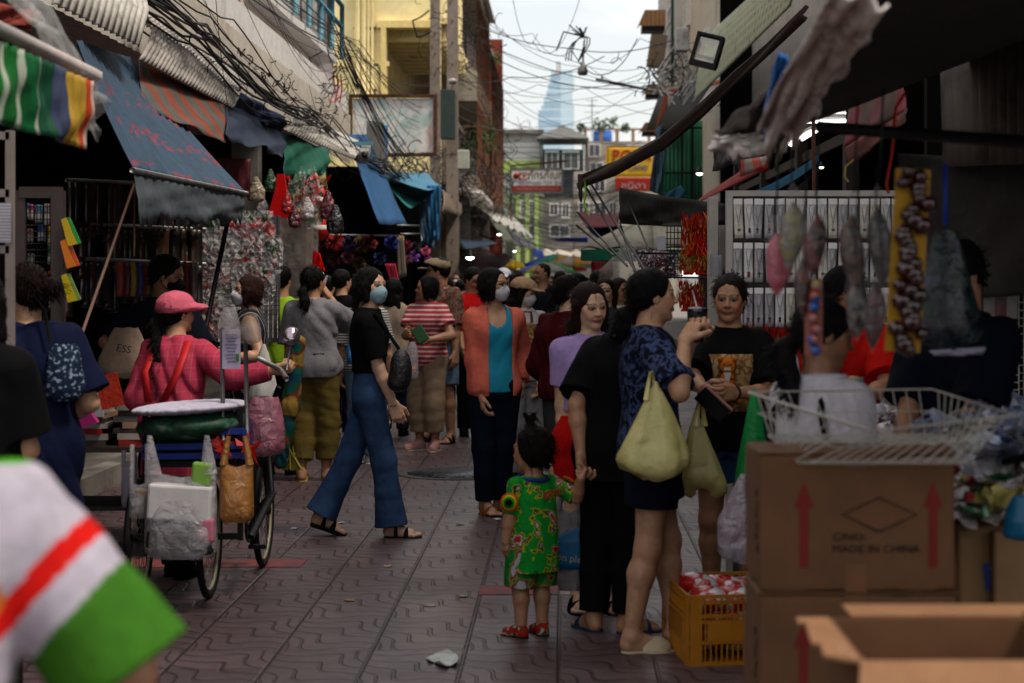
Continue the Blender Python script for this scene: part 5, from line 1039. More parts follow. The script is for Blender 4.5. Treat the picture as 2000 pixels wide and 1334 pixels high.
b = MB(); b.box((0, 0, .09), (.13, .012, .19), Matrix.Rotation(-.25, 3, 'Y')); tag(b.build('orange_packet', mat('orange_foil', (.4, .05, .02), .25, bump=.6, bscale=30), loc=P3(214, 795, 11.2)), 'shiny orange-red packet leaning behind the gridded box', 'packet')
b = MB(); b.box((0, 0, .06), (.2, .2, .14), bev=.02); tag(b.build('purple_box', mat('purple_tub', (.16, .12, .28), .4), loc=P3(170, 760, 12.2)), 'muted purple tub behind the gridded box', 'tub')
b = MB(); b.prism([(-.12, 0, -.02), (.0, 0, .13), (.13, 0, -.06), (.02, 0, -.1)], (0, .05, 0)); tag(b.build('magenta_box', mat('magenta', (.32, .03, .17), .5), loc=P3(135, 800, 9.2)), 'magenta folded box by the gate post', 'box')
b = MB(); b.tube([(.34 * math.sin(a) - .28, 0, .34 * math.cos(a) - .3) for a in np.linspace(.0, 2.2, 14)], .008, 6); tag(b.build('yellow_hose', mat('yellow_hose', (.5, .3, .08), .4), loc=P3(112, 860, 8.8)), 'curved yellow-orange hose loop next to the gate post', 'hose')
# ---------------------------------------------------------------- christmas goods
M_foil = mat('crinkled_cellophane', (.62, .6, .6), .12, var=.5, vscale=30, bump=1.0, bscale=22, bdist=.04, spec=.9, alpha=.28)
M_tred = mat('tinsel_red', (.5, .02, .02), .35, var=.5, vscale=60, spec=.6); M_tgrn = mat('tinsel_green', (.03, .15, .04), .5, var=.5, vscale=60); M_wh = mat('white_plush', (.62, .6, .58), .9)
g0 = P3(470, 620, 15.5)
rack = empty('grid_panel', g0, 0, 'wire grid panel behind the packaged christmas headbands', 'display rack')
b = MB(); [b.tube([P3(398 + i * 9, 420, 15.5) - g0, P3(398 + i * 9, 660, 15.5) - g0], .003, 4) for i in range(17)]; [b.tube([P3(398, 425 + i * 9, 15.5) - g0, P3(545, 425 + i * 9, 15.5) - g0], .003, 4) for i in range(26)]; b.build('wires', M_steel, rack)
b = MB(); b.box(P3(470, 545, 15.7) - g0, (.62, .02, 1.0)); b.build('backing', mat('silver_backing', (.14, .13, .14), .4, var=.5, vscale=20), rack)
def crumple(c, rx, rz, n, seed, ry=.04):
 rs = np.random.RandomState(seed); rows = []
 for j in range(n + 1):
  rows.append([(rx * (2 * i / n - 1) * (1 - .25 * abs(2 * j / n - 1) ** 3), ry * rs.normal() * .6 - ry, rz * (2 * j / n - 1)) for i in range(n + 1)])
 return rows
def headband(x, y, z, seed, style, label):
 o = empty('christmas_headband', P3(x, y, z), 0, label, 'headband', 'packaged christmas headbands on the wire grid')
 b = MB(); b.tube([(.075 * math.sin(a), 0, .09 * math.cos(a) * (1 if math.cos(a) > 0 else 1.2)) for a in np.linspace(-2.5, 2.5, 16)], .006, 5); b.build('band', M_tred if style != 1 else M_blk, o)
 rs = np.random.RandomState(seed)
 b = MB()
 for k in range(46 if style < 2 else 80):
  a = rs.uniform(-1.2, 1.2) if style < 2 else rs.uniform(-3.1, 3.1); rr = rs.uniform(.06, .12); c = V(rr * math.sin(a), -.02 * rs.rand(), rr * math.cos(a)); d = Vector(rs.normal(size=3)) * .02; b.add([c - d, c + d.cross(V(0, 1, 0)), c + d], [(0, 1, 2)])
 b.build('tinsel', M_tred if seed % 3 else M_tgrn, o)
 for sg in (1, -1): b = MB(); b.lathe((sg * .05, -.02, .10), [(0, -.02), (.02, -.01), (.022, .01), (0, .03)], 8); b.build('bauble', M_wh if seed % 2 else M_tgrn, o)
 b = MB(); b.grid(crumple(None, .135, .16, 12, seed), 0, False); b.build('wrapper', M_foil, o)
hbs = [(410, 455), (455, 462), (505, 452), (440, 505), (482, 520), (415, 545), (440, 585), (480, 590), (400, 505), (520, 500), (505, 555), (418, 625), (462, 640)]
for i, (x, y) in enumerate(hbs):
 headband(x, y, 15.3, i, i % 3, '%s christmas headband in clear wrap, %s' % (['red tinsel', 'black band', 'red wreath'][i % 3], ['top left of the grid', 'top middle of the grid', 'top right of the grid', 'second row, left of the middle', 'second row, in the middle', 'third row, far left', 'fourth row, left', 'just above the short-haired woman', 'second row, far left behind the prop pole', 'second row, far right', 'third row, right', 'low down left behind the pink cap', 'low down behind the masked woman'][i]))
p = P3(585, 560, 17.0); o = empty('plastic_wrapped_cabinet', (p.x, 17.3, 0), 0, 'brown cabinet wrapped in dusty clear plastic behind the lime shirt', 'cabinet')
x0, x1 = P3(520, 0, 17).x, P3(598, 0, 17).x; zt = P3(0, 424, 17).z
b = MB(o.location); b.box(((x0 + x1) / 2, 17.4, zt / 2), (x1 - x0, .8, zt)); b.build('cabinet_body', mat('brown_card', (.17, .13, .11), .7, dirt=((.1, .08, .07), .5)), o)
b = MB(o.location); b.grid([[V(x0 - .02 + (x1 - x0 + .13) * i / 14, 16.96 - .03 * rs.rand(), zt + .02 - zt * j / 14) for i in range(15)] for j in range(15)], 0); b.build('plastic_wrap', M_clear2, o)
b = MB(); b.prism([(-.10, 0, -.26), (.10, 0, -.26), (.06, 0, -.03), (.04, 0, .11), (-.02, 0, .11), (-.03, 0, -.01)], (0, .08, 0)); tag(b.build('red_dress', cloth('santa_red', (.5, .015, .015)), loc=P3(545, 365, 16.8)), 'flared bright red costume dress hanging above the cabinet', 'dress')
sheet('maroon_bag', [P3(420, 308, 16.5), P3(490, 310, 16.5), P3(488, 385, 16.5), P3(425, 380, 16.5)], mat('maroon_fabric', (.12, .02, .03), .6), 10, 8, ruf=.03, label='maroon cloth bag hanging above the headbands', cat='bag')
sheet('maroon_bag', [P3(384, 296, 16.2), P3(416, 305, 16.2), P3(418, 345, 16.2), P3(384, 350, 16.2)], mat('maroon_fabric', (.12, .02, .03), .6), 8, 6, ruf=.03, label='smaller maroon cloth bag left of the large one', cat='bag')
def sack(name, x, y, z, w, h, m, label, cat='bag', group=None, d=None, top=.25, seed=0, parent=None, neck=.12):
 """hanging filled plastic bag, lumpy, with a gathered neck"""
 p = P3(x, y, z); d = d or w * .6; rs = np.random.RandomState(seed); ph = rs.rand(6) * 6; rows = []; N = 22
 for j in range(15):
  t = j / 14; s = (neck + (1 - neck) * min(1, max(0, (t - .02) / (top + .25))) ** .8) if t < top + .25 else (1 if t < .85 else math.sqrt(max(0, 1 - ((t - .85) / .15) ** 2)) * .96 + .04)
  rows.append([(w / 2 * s * math.cos(a) * (1 + .07 * math.sin(3 * a + ph[0] + 5 * t) + .04 * math.sin(7 * a + ph[1] + 3 * t)), d / 2 * s * math.sin(a) * (1 + .08 * math.sin(4 * a + ph[2] - 4 * t)), -h * t + .02 * h * math.sin(5 * a + ph[3]) * s) for a in np.linspace(0, 2 * math.pi, N + 1)])
 b = MB(); b.grid(rows, 0); o = b.build(name, m, parent, loc=p if not parent else None)
 return tag(o, label, cat, group) if not parent else o
hg = [('maroon', (.14, .02, .03)), ('red', (.4, .02, .02)), ('silver', (.4, .38, .38)), ('dark green', (.02, .1, .04)), ('beige', (.3, .25, .18)), ('black', (.02, .02, .02))]
for i, (x, y, c, w, h_) in enumerate(((396, 330, 0, .2, .3), (440, 395, 1, .13, .2), (500, 345, 4, .14, .22), (512, 380, 2, .1, .2), (468, 398, 3, .12, .16), (560, 372, 1, .08, .2), (528, 330, 3, .1, .2), (640, 372, 0, .12, .25), (655, 400, 5, .14, .25), (372, 300, 5, .2, .25), (352, 330, 2, .1, .16), (335, 345, 1, .1, .15), (600, 385, 2, .12, .2), (575, 400, 0, .1, .2))):
 sack('hanging_goods', x, y, 16.9 - .1 * (i % 3), w, h_, mat('hgm%d' % c, hg[c][1], .3, var=.5, vscale=30, bump=.9, bscale=25, bdist=.03, spec=.8), '%s goods hanging in the christmas stall, %s' % (hg[c][0], ['far left', 'above the headbands', 'left of the red dress', 'beside the red dress', 'low, above the grid', 'right of the red dress', 'high by the green awning', 'right of the stockings', 'in the dark right of the stockings', 'under the orange awning', 'under the orange awning, small', 'lowest at the blue awning', 'among the sprigs', 'below the sprigs'][i]), 'goods', 'goods hanging in the christmas stall', seed=50 + i, neck=.2)
for i, (x, y, l) in enumerate(((590, 325, 'packet of green and red christmas sprigs hanging under the green awning, left'), (612, 320, 'packet of christmas sprigs hanging under the green awning, middle'), (572, 350, 'packet of beige and green sprigs beside the red dress'))):
 o = empty('christmas_sprig', P3(x, y, 17.2), 0, l, 'decoration', 'christmas sprigs under the green awning'); r2_ = np.random.RandomState(i)
 b = MB(); b.cur = 0
 for k in range(70): c = V(r2_.normal() * .05, r2_.normal() * .03, -.1 - r2_.rand() * .42); d = Vector(r2_.normal(size=3)) * .028; b.cur = r2_.randint(3); b.add([c - d, c + d.cross(V(0, 1, 0)), c + d], [(0, 1, 2)])
 b.build('foliage', [M_tgrn, M_tred, mat('gold_tinsel', (.4, .3, .15), .4)], o); b = MB(); b.grid([[(.075 * (2 * i_ / 6 - 1) * (.3 + .7 * min(1, j / 5)), .04 * r2_.normal() * .5 - .05, -.55 * j / 12) for i_ in range(7)] for j in range(13)], 0, False); b.build('wrapper', M_foil, o)
for i, (x, y) in enumerate(((626, 368), (628, 422))):
 o = empty('santa_stocking', P3(x, y, 17.6), 0, ['upper', 'lower'][i] + ' red santa stocking packet hanging right of the sprigs', 'stocking'); b = MB(); b.lathe((0, 0, -.22), [(0, 0), (.06, .02), (.085, .1), (.06, .2), (.03, .26), (.005, .3)], 12); b.build('stocking', M_tred, o); b = MB(); b.lathe((0, 0, -.12), [(.086, 0), (.088, .035), (.07, .04)], 12, cap=False); b.build('white_band', M_wh, o)
o = sheet('santa_flag', [P3(612, 488, 16.9), P3(625, 495, 16.9), P3(635, 530, 16.9), P3(610, 525, 16.9)], mat('santa_red', (.5, .015, .015)), 8, 8, ruf=.03, label='red and white folded santa hat poking out beside the plastic', cat='hat')
b = MB(); b.box((0, 0, 0), (.1, .05, .05), Matrix.Rotation(.6, 3, 'Y'), bev=.02); tag(b.build('white_plush_trim', M_wh, loc=P3(622, 532, 16.8)), 'white plush trim under the folded santa hat', 'trim')
def pompom(x, y, z, r, col, label, n=150, seed=0):
 rs = np.random.RandomState(seed); b = MB()
 for k in range(n): d = Vector(rs.normal(size=3)).normalized(); s = d.orthogonal().normalized() * r * .16; c = d * r * (.6 + .4 * rs.rand()); b.add([c * .25 - s * .3, c + s, c * 1.05 - s], [(0, 1, 2)])
 tag(b.build('tulle_pompom', mat('tulle%s' % str(col), col, .8, var=.4, vscale=30), loc=P3(x, y, z)), label, 'pompom', 'tulle pompoms in the costume shop')
for i, (x, y, r, c, l) in enumerate(((655, 474, .11, (.45, .03, .02), 'bright red tulle pompom'), (684, 476, .1, (.02, .02, .12), 'dark navy tulle pompom'), (705, 478, .1, (.22, .14, .02), 'mustard tulle pompom'), (722, 474, .09, (.25, .03, .03), 'dull red tulle pompom'), (765, 475, .09, (.03, .04, .28), 'deep blue tulle pompom'), (680, 502, .08, (.25, .07, .1), 'dusty pink tulle pompom'), (630, 478, .09, (.16, .02, .03), 'dim maroon tulle pompom'), (742, 505, .08, (.03, .04, .18), 'dim blue tulle pompom'), (655, 510, .09, (.1, .02, .02), 'dark brown-red tulle pompom'), (702, 515, .08, (.15, .1, .05), 'olive brown tulle pompom'))): pompom(x, y, 24, r * 1.15, tuple(q * .6 for q in c), l + ' in the dark costume shop', seed=i)
sheet('tulle_skirt', [P3(752, 515, 23.5), P3(772, 515, 23.5), P3(782, 562, 23.5), P3(766, 562, 23.5)], mat('rose_tulle', (.42, .04, .08), .8), 10, 8, wav=.03, wn=4, label='rose red tulle skirt hanging behind the jeans girl', cat='skirt')
sheet('beige_dress', [P3(775, 462, 25), P3(788, 462, 25), P3(794, 540, 25), P3(778, 545, 25)], mat('beige_cloth', (.25, .21, .17), .8), 8, 8, wav=.02, wn=3, label='beige dress hanging at the edge of the costume shop', cat='dress')
P('shop_rail', lambda b: [b.tube([P3(612, 458, 24.2), P3(780, 461, 24.2)], .012, 6)], M_steel, lb, O)
P('shop_rail', lambda b: [b.tube([P3(775, 440, 25.2), P3(820, 441, 25.2)], .012, 6), b.tube([P3(782, 457, 25.2), P3(822, 457, 25.2)], .012, 6), b.tube([P3(820, 441, 25.2), P3(824, 470, 25.2)], .01, 6)], M_steel, lb, O)
for i, (x, y, r, c, l) in enumerate(((796, 480, .08, (.2, .02, .04), 'crimson scrunchie'), (812, 482, .08, (.02, .015, .02), 'black scrunchie'), (808, 500, .09, (.28, .12, .42), 'lilac scrunchie'), (832, 490, .07, (.45, .1, .2), 'hot pink flower clip'), (836, 508, .06, (.35, .1, .3), 'pink and purple flower clip'), (784, 466, .05, (.5, .35, .1), 'yellow clip'), (798, 505, .07, (.35, .13, .17), 'dusty rose scrunchie'))): pompom(x, y, 25.1, r, c, l + ' hanging on the rack left of the pipes', 70, seed=20 + i)
o = empty('shop_shutter_posts', (P3(860, 0, 44).x, 44, 0), 0, 'brown shutter posts and pipes behind the man in the flat cap', 'posts')
b = MB(o.location); [b.box((P3(x, 0, 44).x, 44.1, 1.6), (w, .15, 3.2)) for x, w in ((848, .12), (862, .2), (880, .16), (893, .12))]; b.build('posts', mat('brown_post', (.16, .12, .1), .7, dirt=((.07, .05, .04), .5)), o); b = MB(o.location); b.tube([(P3(882, 0, 43.8).x, 43.8, 0), (P3(882, 0, 43.8).x, 43.8, 3)], .03, 6); b.build('pipe', mat('yellow_pipe', (.4, .33, .14), .6), o)
# ---------------------------------------------------------------- right row of buildings
O5 = (5.5, 47, 0)
rb = empty('right_building', O5, 0, 'cream building on the right with small window canopies and a caged balcony', 'building')
M_cream = mat('right_cream', (.50, .46, .42), .75, dirt=((.2, .17, .15), .54), dscale=1.0)
P('wall', lambda b: b.box((5.9, 52, 7.5), (5.2, 36, 8.6)), M_cream, rb, O5)
P('end_wall', lambda b: b.box((5.9, 33.8, 7.5), (5.0, .3, 8.4)), mat('pinkish_wall', (.46, .40, .38), .75, dirt=((.25, .2, .18), .55)), rb, O5)
P('green_edge', lambda b: b.box((3.26, 60, 7.5), (.1, .12, 8.6)), mat('green_metal', (.03, .12, .09)), rb, O5)
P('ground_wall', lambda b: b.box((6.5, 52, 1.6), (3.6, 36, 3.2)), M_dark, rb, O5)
for z0, h0 in ((36, 5.0), (40, 5.2), (45, 5.6), (51, 5.2), (58, 5.6), (64, 5.4), (45, 8.2), (52, 8.2), (60, 8.2)): win_l(rb, O5, 3.3, z0, z0 + 1.7, h0, h0 + 1.6, -1, panes=3)
def wcanopy(x0, y0, x1, y1, z, label, d=.9):
 a = P3(x0, y0, z); c = P3(x1, y1, z); o = empty('window_canopy', a, 0, label, 'canopy'); w = c.x - a.x; h = a.z - c.z; b = MB()
 b.grid([[(-.0 + w * .25, 0, 0), (w, 0, 0)], [(-.0, 0, -h * .55), (w * 1.0, 0, -h * .55)]], .03, False); b.grid([[(w * .25, d, 0), (w, d, 0)], [(w * .25, 0, 0), (w, 0, 0)]], .03, False); b.grid([[(0, d, -h * .5), (w * .25, d, 0)], [(0, 0, -h * .55), (w * .25, 0, 0)]], .03, False)
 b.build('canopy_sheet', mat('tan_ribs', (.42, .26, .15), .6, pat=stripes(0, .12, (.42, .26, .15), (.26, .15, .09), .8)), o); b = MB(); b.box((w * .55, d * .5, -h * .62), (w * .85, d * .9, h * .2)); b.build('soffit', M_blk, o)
wcanopy(1247, 20, 1300, 75, 56, 'tan metal window canopy high on the right facade'); wcanopy(1256, 165, 1300, 200, 62, 'brown window canopy below the tan one'); wcanopy(1250, 240, 1292, 272, 58, 'small tan canopy by the hanging blue cloth')
p = P3(1283, 100, 60); b = MB(); b.box((0, 0, 0), (.5, .5, 1.0), Matrix.Rotation(.15, 3, 'Y'), bev=.03); tag(b.build('wall_unit', mat('unit_tan', (.3, .24, .18), .7), loc=p), 'tan rolled blind hanging between the two window canopies', 'blind')
p = P3(1332, 80, 36); b = MB(); b.box((0, 0, 0), (.24, .3, .42), bev=.02); tag(b.build('wall_box', M_pale, loc=P3(1332, 78, 36.5)), 'pale wall box behind the floodlight', 'box')
b = MB(); rq = np.random.RandomState(4); c0 = P3(1335, 140, 37)
for k in range(34): a = rq.uniform(-1, 1, 3) * (.5, .3, .35); d = V(rq.choice([-1, 1]) * .35, 0, .5) * (.5 + rq.rand()); b.tube([Vector(a) - d * .5, Vector(a) + d * .5], .014, 4)
tag(b.build('scrap_rods', M_pale, loc=c0), 'pile of crossed pale rods stacked on the lean-to roof', 'rods', kind='stuff')
O6 = (P3(1330, 0, 44).x, 44, 0); ln = empty('lean_to', O6, 0, 'green corrugated lean-to with an orange edged roof on the right', 'shed')
def S_(name, pts, m, wav=.02, wn=10, nx=40, par=ln, org=O6, th=.015):
 o = sheet(name, pts, m, nx, 2, wav=wav, wn=wn, th=th, parent=par, org=org); return o
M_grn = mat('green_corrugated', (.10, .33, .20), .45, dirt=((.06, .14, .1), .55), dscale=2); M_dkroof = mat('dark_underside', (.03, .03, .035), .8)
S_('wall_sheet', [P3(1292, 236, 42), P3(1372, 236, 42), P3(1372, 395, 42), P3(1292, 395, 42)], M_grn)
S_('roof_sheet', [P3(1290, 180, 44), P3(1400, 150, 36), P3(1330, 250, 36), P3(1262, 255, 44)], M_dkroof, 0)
b = MB(O6); b.bar(P3(1304, 178, 41.5), P3(1282, 262, 41.5), .09); b.bar(P3(1304, 180, 41.5), P3(1410, 160, 38), .07); b.build('orange_edge', mat('orange_steel', (.45, .13, .05), .6), ln)
b = MB(O6); b.bar(P3(1308, 190, 41), P3(1312, 238, 41), .08); b.bar(P3(1308, 190, 41), P3(1360, 188, 41), .12); b.build('frame_post', M_pale, ln)
b = MB(O6); [b.bar(P3(x, 236, 41.8), P3(x, 392, 41.8), .045) for x in (1332, 1352)]; [b.bar(P3(1296, y, 41.8), P3(1372, y, 41.8), .04) for y in (250, 338)]; b.build('window_bars', M_blk, ln)
sheet('blue_grey_cloth', [P3(1282, 250, 40), P3(1300, 240, 40), P3(1296, 385, 40), P3(1268, 372, 40)], canvas('pale_tarp', (.13, .20, .24)), 16, 16, ruf=.12, label='blue-grey cloth hanging beside the green lean-to', cat='cloth')
def sign(x0, y0, x1, y1, z, col, label, name='shop_sign', frame=None, bev=.03):
 a, c = P3(x0, y0, z), P3(x1, y1, z); m_ = (a + c) / 2; o = empty(name, m_, 0, label, 'sign'); b = MB(); b.box((0, 0, 0), (c.x - a.x, .12, a.z - c.z), bev=bev); b.build('sign_board', mat('sign%s' % str(col), col, .5, dirt=(tuple(q * .6 for q in col), .6)), o)
 if frame: b = MB(); w, h = (c.x - a.x) / 2, (a.z - c.z) / 2; [b.box((sx * w, 0, 0), (.06, .15, 2 * h + .06)) for sx in (-1, 1)]; [b.box((0, 0, sz * h), (2 * w, .152, .06)) for sz in (-1, 1)]; b.build('frame', frame, o)
 return o, c.x - a.x, a.z - c.z
FR = (R_(90), 0, 0)
s1, w, h = sign(998, 330, 1098, 376, 62, (.85, .84, .82), 'white and red toy shop sign with blue lettering hanging over the street', frame=M_steel)
b = MB(); b.box((0, -.066, -h * .5 + .11), (w - .06, .008, .2)); b.build('red_band', mat('sign_red', (.45, .04, .03)), s1)
text_obj('\u0e20\u0e31\u0e17\u0e23\u0e20\u0e31\u0e13\u0e11\u0e4c', .36, mat('ink', (.02, .02, .03)), (w * .18, -.07, h * .22), FR, s1, 'thai_lettering', sx=.8)
text_obj('PATTARAPHAN TOY SHOP', .19, mat('sign_blue', (.02, .14, .35)), (0, -.07, -.08), FR, s1, sx=.82)
text_obj('\u0e08\u0e33\u0e2b\u0e19\u0e48\u0e32\u0e22\u0e02\u0e2d\u0e07\u0e40\u0e25\u0e48\u0e19\u0e40\u0e14\u0e47\u0e01\u0e17\u0e38\u0e01\u0e0a\u0e19\u0e34\u0e14', .13, mat('sign_cream', (.55, .45, .42)), (0, -.075, -h * .5 + .11), FR, s1, 'thai_lettering')
b = MB(); b.lathe((-w * .40, -.064, h * .2), [(0, .02), (.09, .02), (.09, 0)], 14, (0, -1, 0)); b.lathe((-w * .24, -.064, h * .2), [(.0, .022), (.035, .02), (.035, 0)], 12, (0, -1, 0)); b.tube([(-w * .24 + .17 * math.cos(a), -.075, h * .2 + .1 * math.sin(a)) for a in np.linspace(0, 6.283, 20)[:-1]], .012, 4, closed=True); b.box((-w * .33, -.07, h * .17), (.04, .012, .3)); b.build('emblem', mat('sign_red', (.45, .04, .03)), s1)
b = MB(); b.tube([(-w * .5, 0, -1.5), (-w * .5, 0, h * .5 + .1), (w * .6, 0, h * .5 + .25)], .03, 6); b.build('bracket', M_rust, s1)
s2, w, h = sign(1184, 285, 1278, 346, 78, (.68, .45, .05), 'big yellow gift shop sign with red letters behind the slanting tarp', bev=.12)
text_obj('POPA', .62, mat('sign_maroon', (.5, .02, .03)), (.06, -.085, h * .18), FR, s2, sx=1.0, ex=.02); text_obj('GIFT LAND', .3, mat('sign_bluegrey', (.15, .2, .3)), (0, -.085, -h * .2), FR, s2, sx=.95, ex=.01)
s3, w, h = sign(1202, 347, 1272, 374, 76, (.42, .05, .035), 'red shop sign below the yellow gift sign'); text_obj('\u0e0a\u0e19\u0e34\u0e14\u0e32', .34, mat('sign_cream', (.55, .45, .42)), (0, -.085, -.05), FR, s3, 'thai_lettering', sx=1.3)
# ---------------------------------------------------------------- right near shop (dark) and its roofs
O7 = (3.6, 16, 0)
ns = empty('right_shop', O7, 0, 'dark open shophouse on the right behind the necklace board', 'building')
P('back_wall', lambda b: (b.box((5.6, 18, 3.5), (.2, 28, 7)), b.box((4.0, 31.9, 3.5), (3.0, .2, 7)), b.box((4.0, 13.5, 3.2), (3.1, .12, 6.0))), mat('shaded_inner_wall', (.05, .045, .042)), ns, O7)  # indoor shade put into the wall colour here too
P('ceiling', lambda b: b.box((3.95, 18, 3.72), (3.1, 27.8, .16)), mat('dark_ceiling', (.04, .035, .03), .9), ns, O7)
P('upper_wall', lambda b: b.box((4.2, 18, 6.6), (2.4, 27.6, 5.5)), M_cream, ns, O7)
P('timber_front', lambda b: [b.box((2.62, z, 3.0), (.12, .22, 1.5)) for z in (18.2, 22, 26, 30)] + [b.box((2.64, 24, h), (.05, 12, .1)) for h in (2.9, 3.2, 3.5)], mat('dark_timber', (.07, .055, .045), .8), ns, O7)
scallop('ribbed_canopy', P3(1400, 55, 31), P3(1600, -130, 17.5), P3(1358, 196, 33), P3(1545, 12, 19), 34, mat('pale_green_ribs', (.40, .43, .33), .55, dirt=((.16, .16, .12), .55), dscale=3), 'pale green ribbed metal canopy curving along the right row', rows=9)
p = P3(1381, 98, 20); fl = empty('floodlight', p, 0, 'square black framed floodlight with a pale reflector tilted over the street', 'floodlight'); Rm_ = Matrix.Rotation(.28, 3, 'Y') @ Matrix.Rotation(-.35, 3, 'Z')
b = MB(); hw = .125; [b.box(Rm_ @ V(sx * hw, 0, .02), (.03, .07, .29), Rm_) for sx in (-1, 1)]; b.box(Rm_ @ V(0, 0, .15), (.28, .072, .03), Rm_); b.box(Rm_ @ V(0, 0, -.15), (.28, .072, .06), Rm_); b.box(Rm_ @ V(0, .05, 0), (.27, .05, .3), Rm_); b.build('housing', M_blk, fl)
b = MB(); [b.box(Rm_ @ V(0, -.0 + .004 * i, 0), (.22 - .03 * i, .006, .24 - .03 * i), Rm_) for i in range(4)][:0]; b.box(Rm_ @ V(0, .01, 0), (.215, .01, .24), Rm_); b.build('reflector', mat('reflector', (.55, .58, .56), .2, .5), fl); b = MB(); b.box(Rm_ @ V(.025, -.0, .0), (.11, .008, .11), Rm_); b.build('led_plate', mat('led_plate', (.7, .75, .62), .4), fl)
b = MB(); [b.tube([Rm_ @ V(-hw + .015 * i, -.005, .1 - .012 * i), Rm_ @ V(-hw + .015 * i, -.005, -.1 + .012 * i), Rm_ @ V(hw, -.005, -.1 + .012 * i)], .002, 4) for i in range(1, 4)]; b.build('reflector_steps', M_blk, fl)
M_br = canvas('brown_tarp', (.07, .045, .04)); M_bk = canvas('black_tarp', (.022, .022, .026)); M_gd = canvas('dark_grey_tarp', (.05, .048, .047))
tp_ = [(1132, 342, 16), (1200, 318, 14.8), (1290, 265, 13.5), (1370, 203, 12.4), (1440, 142, 11.4), (1500, 84, 10.5), (1570, 8, 9.5)]; b = MB(P3(1290, 270, 13)); b.grid([[P3(x, y + 27 * j / 3 + 3 * math.sin(x / 40), z) + V(0, 0, 0) + V(.02 * math.sin(j * 2 + x / 60), 0, 0) for x, y, z in tp_] for j in range(4)], .02); tag(b.build('brown_awning', M_br, loc=P3(1290, 270, 13)), 'long dark brown tarp edge slanting across the sky', 'tarp')
b = MB(P3(1133, 345, 15.8)); b.grid([[P3(1128 + i * 5, 340, 15.7) for i in range(3)], [P3(1130 + i * 4, 380, 15.7) for i in range(3)], [P3(1133 + i * 2, 395, 15.7) for i in range(3)]], .02); tag(b.build('tarp_tail', M_br, loc=P3(1133, 345, 15.8)), 'drooping tail at the tip of the dark brown tarp', 'tarp')
b = MB(P3(1142, 355, 15.6)); b.tube([P3(1142, 352, 15.6), P3(1144, 375, 15.6), P3(1141, 395, 15.6), P3(1150, 420, 15.6)], .008, 5); tag(b.build('green_string', mat('lime_string', (.3, .6, .08), .5), loc=P3(1142, 355, 15.6)), 'lime green string dangling from the tarp tip', 'string')
for i, (a, c, r) in enumerate((((1140, 358, 16), (1252, 548, 13), .009), ((1150, 352, 16.2), (1262, 530, 13), .009), ((1128, 415, 17), (1225, 520, 14), .008), ((1218, 372, 17), (1272, 500, 15), .007), ((1212, 440, 17), (1240, 530, 14), .01), ((1126, 440, 18), (1200, 500, 15), .01))):
 p0 = P3(*a); o = MB(); o.tube([(0, 0, 0), P3(*c) - p0], r, 6); tag(o.build('prop_pole', M_blk, loc=p0), ['long black prop pole under the tip of the brown tarp, left one of the pair', 'long black prop pole under the brown tarp, right one of the pair', 'thin black pole under the maroon awning', 'thin brown pole before the black tarp', 'thin pole at the left corner of the black tarp', 'short pole at the far left of the prop poles'][i], 'pole')
sheet('black_tarp', [P3(1209, 366, 17), P3(1420, 398, 13.5), P3(1420, 440, 13.5), P3(1212, 437, 17)], M_bk, 30, 10, sag=.05, ruf=.03, label='black tarp stretched flat across the right stalls', cat='tarp')
sheet('maroon_awning', [P3(1127, 413, 26), P3(1210, 420, 26), P3(1205, 442, 25), P3(1150, 444, 25)], canvas('maroon_canvas', (.22, .04, .05)), 10, 4, sag=.03, label='dull maroon awning left of the black tarp')
sheet('blue_awning', [P3(1145, 443, 25.5), P3(1245, 440, 25.5), P3(1215, 465, 25), P3(1180, 470, 25)], canvas('slate_blue', (.08, .15, .28)), 10, 4, sag=.03, label='slate blue awning tucked under the maroon one')
sheet('red_awning', [P3(1380, 378, 22), P3(1500, 300, 17), P3(1500, 330, 17), P3(1350, 402, 22)], canvas('scarlet_canvas', (.32, .03, .02)), 10, 4, label='scarlet strip awning above the black tarp on the right')
sheet('teal_blue_tarp', [P3(1300, 378, 24), P3(1330, 362, 24), P3(1345, 385, 24), P3(1300, 392, 24)], canvas('teal_blue', (.05, .16, .24)), 8, 6, ruf=.05, label='folded teal blue tarp on top of the black tarp', cat='tarp')
sheet('grey_fringe_cloth', [P3(1400, 262, 14), P3(1445, 240, 13), P3(1440, 320, 13), P3(1395, 322, 14)], canvas('grey_fringe', (.14, .14, .14)), 12, 8, ruf=.03, fringe=.05, label='grey fringed cloth under the ragged canvas edge', cat='cloth')
sheet('striped_red_panel', [P3(1446, 312, 15), P3(1500, 305, 14), P3(1490, 330, 14), P3(1446, 345, 15)], mat('redwhite', (.4, .05, .04), .6, pat=stripes(0, .06, (.42, .05, .04), (.3, .25, .23))), 4, 3, label='small red and white striped panel in the dark right shop', cat='panel')
sheet('dark_awning', [(.67, 4.0, 2.31), (.54, 7.0, 2.045), (2.7, 9.5, 3.0), (2.8, 3.2, 2.75)], M_gd, 30, 20, sag=.06, ruf=.02, label='big dark canvas awning overhead at top right', cat='awning')
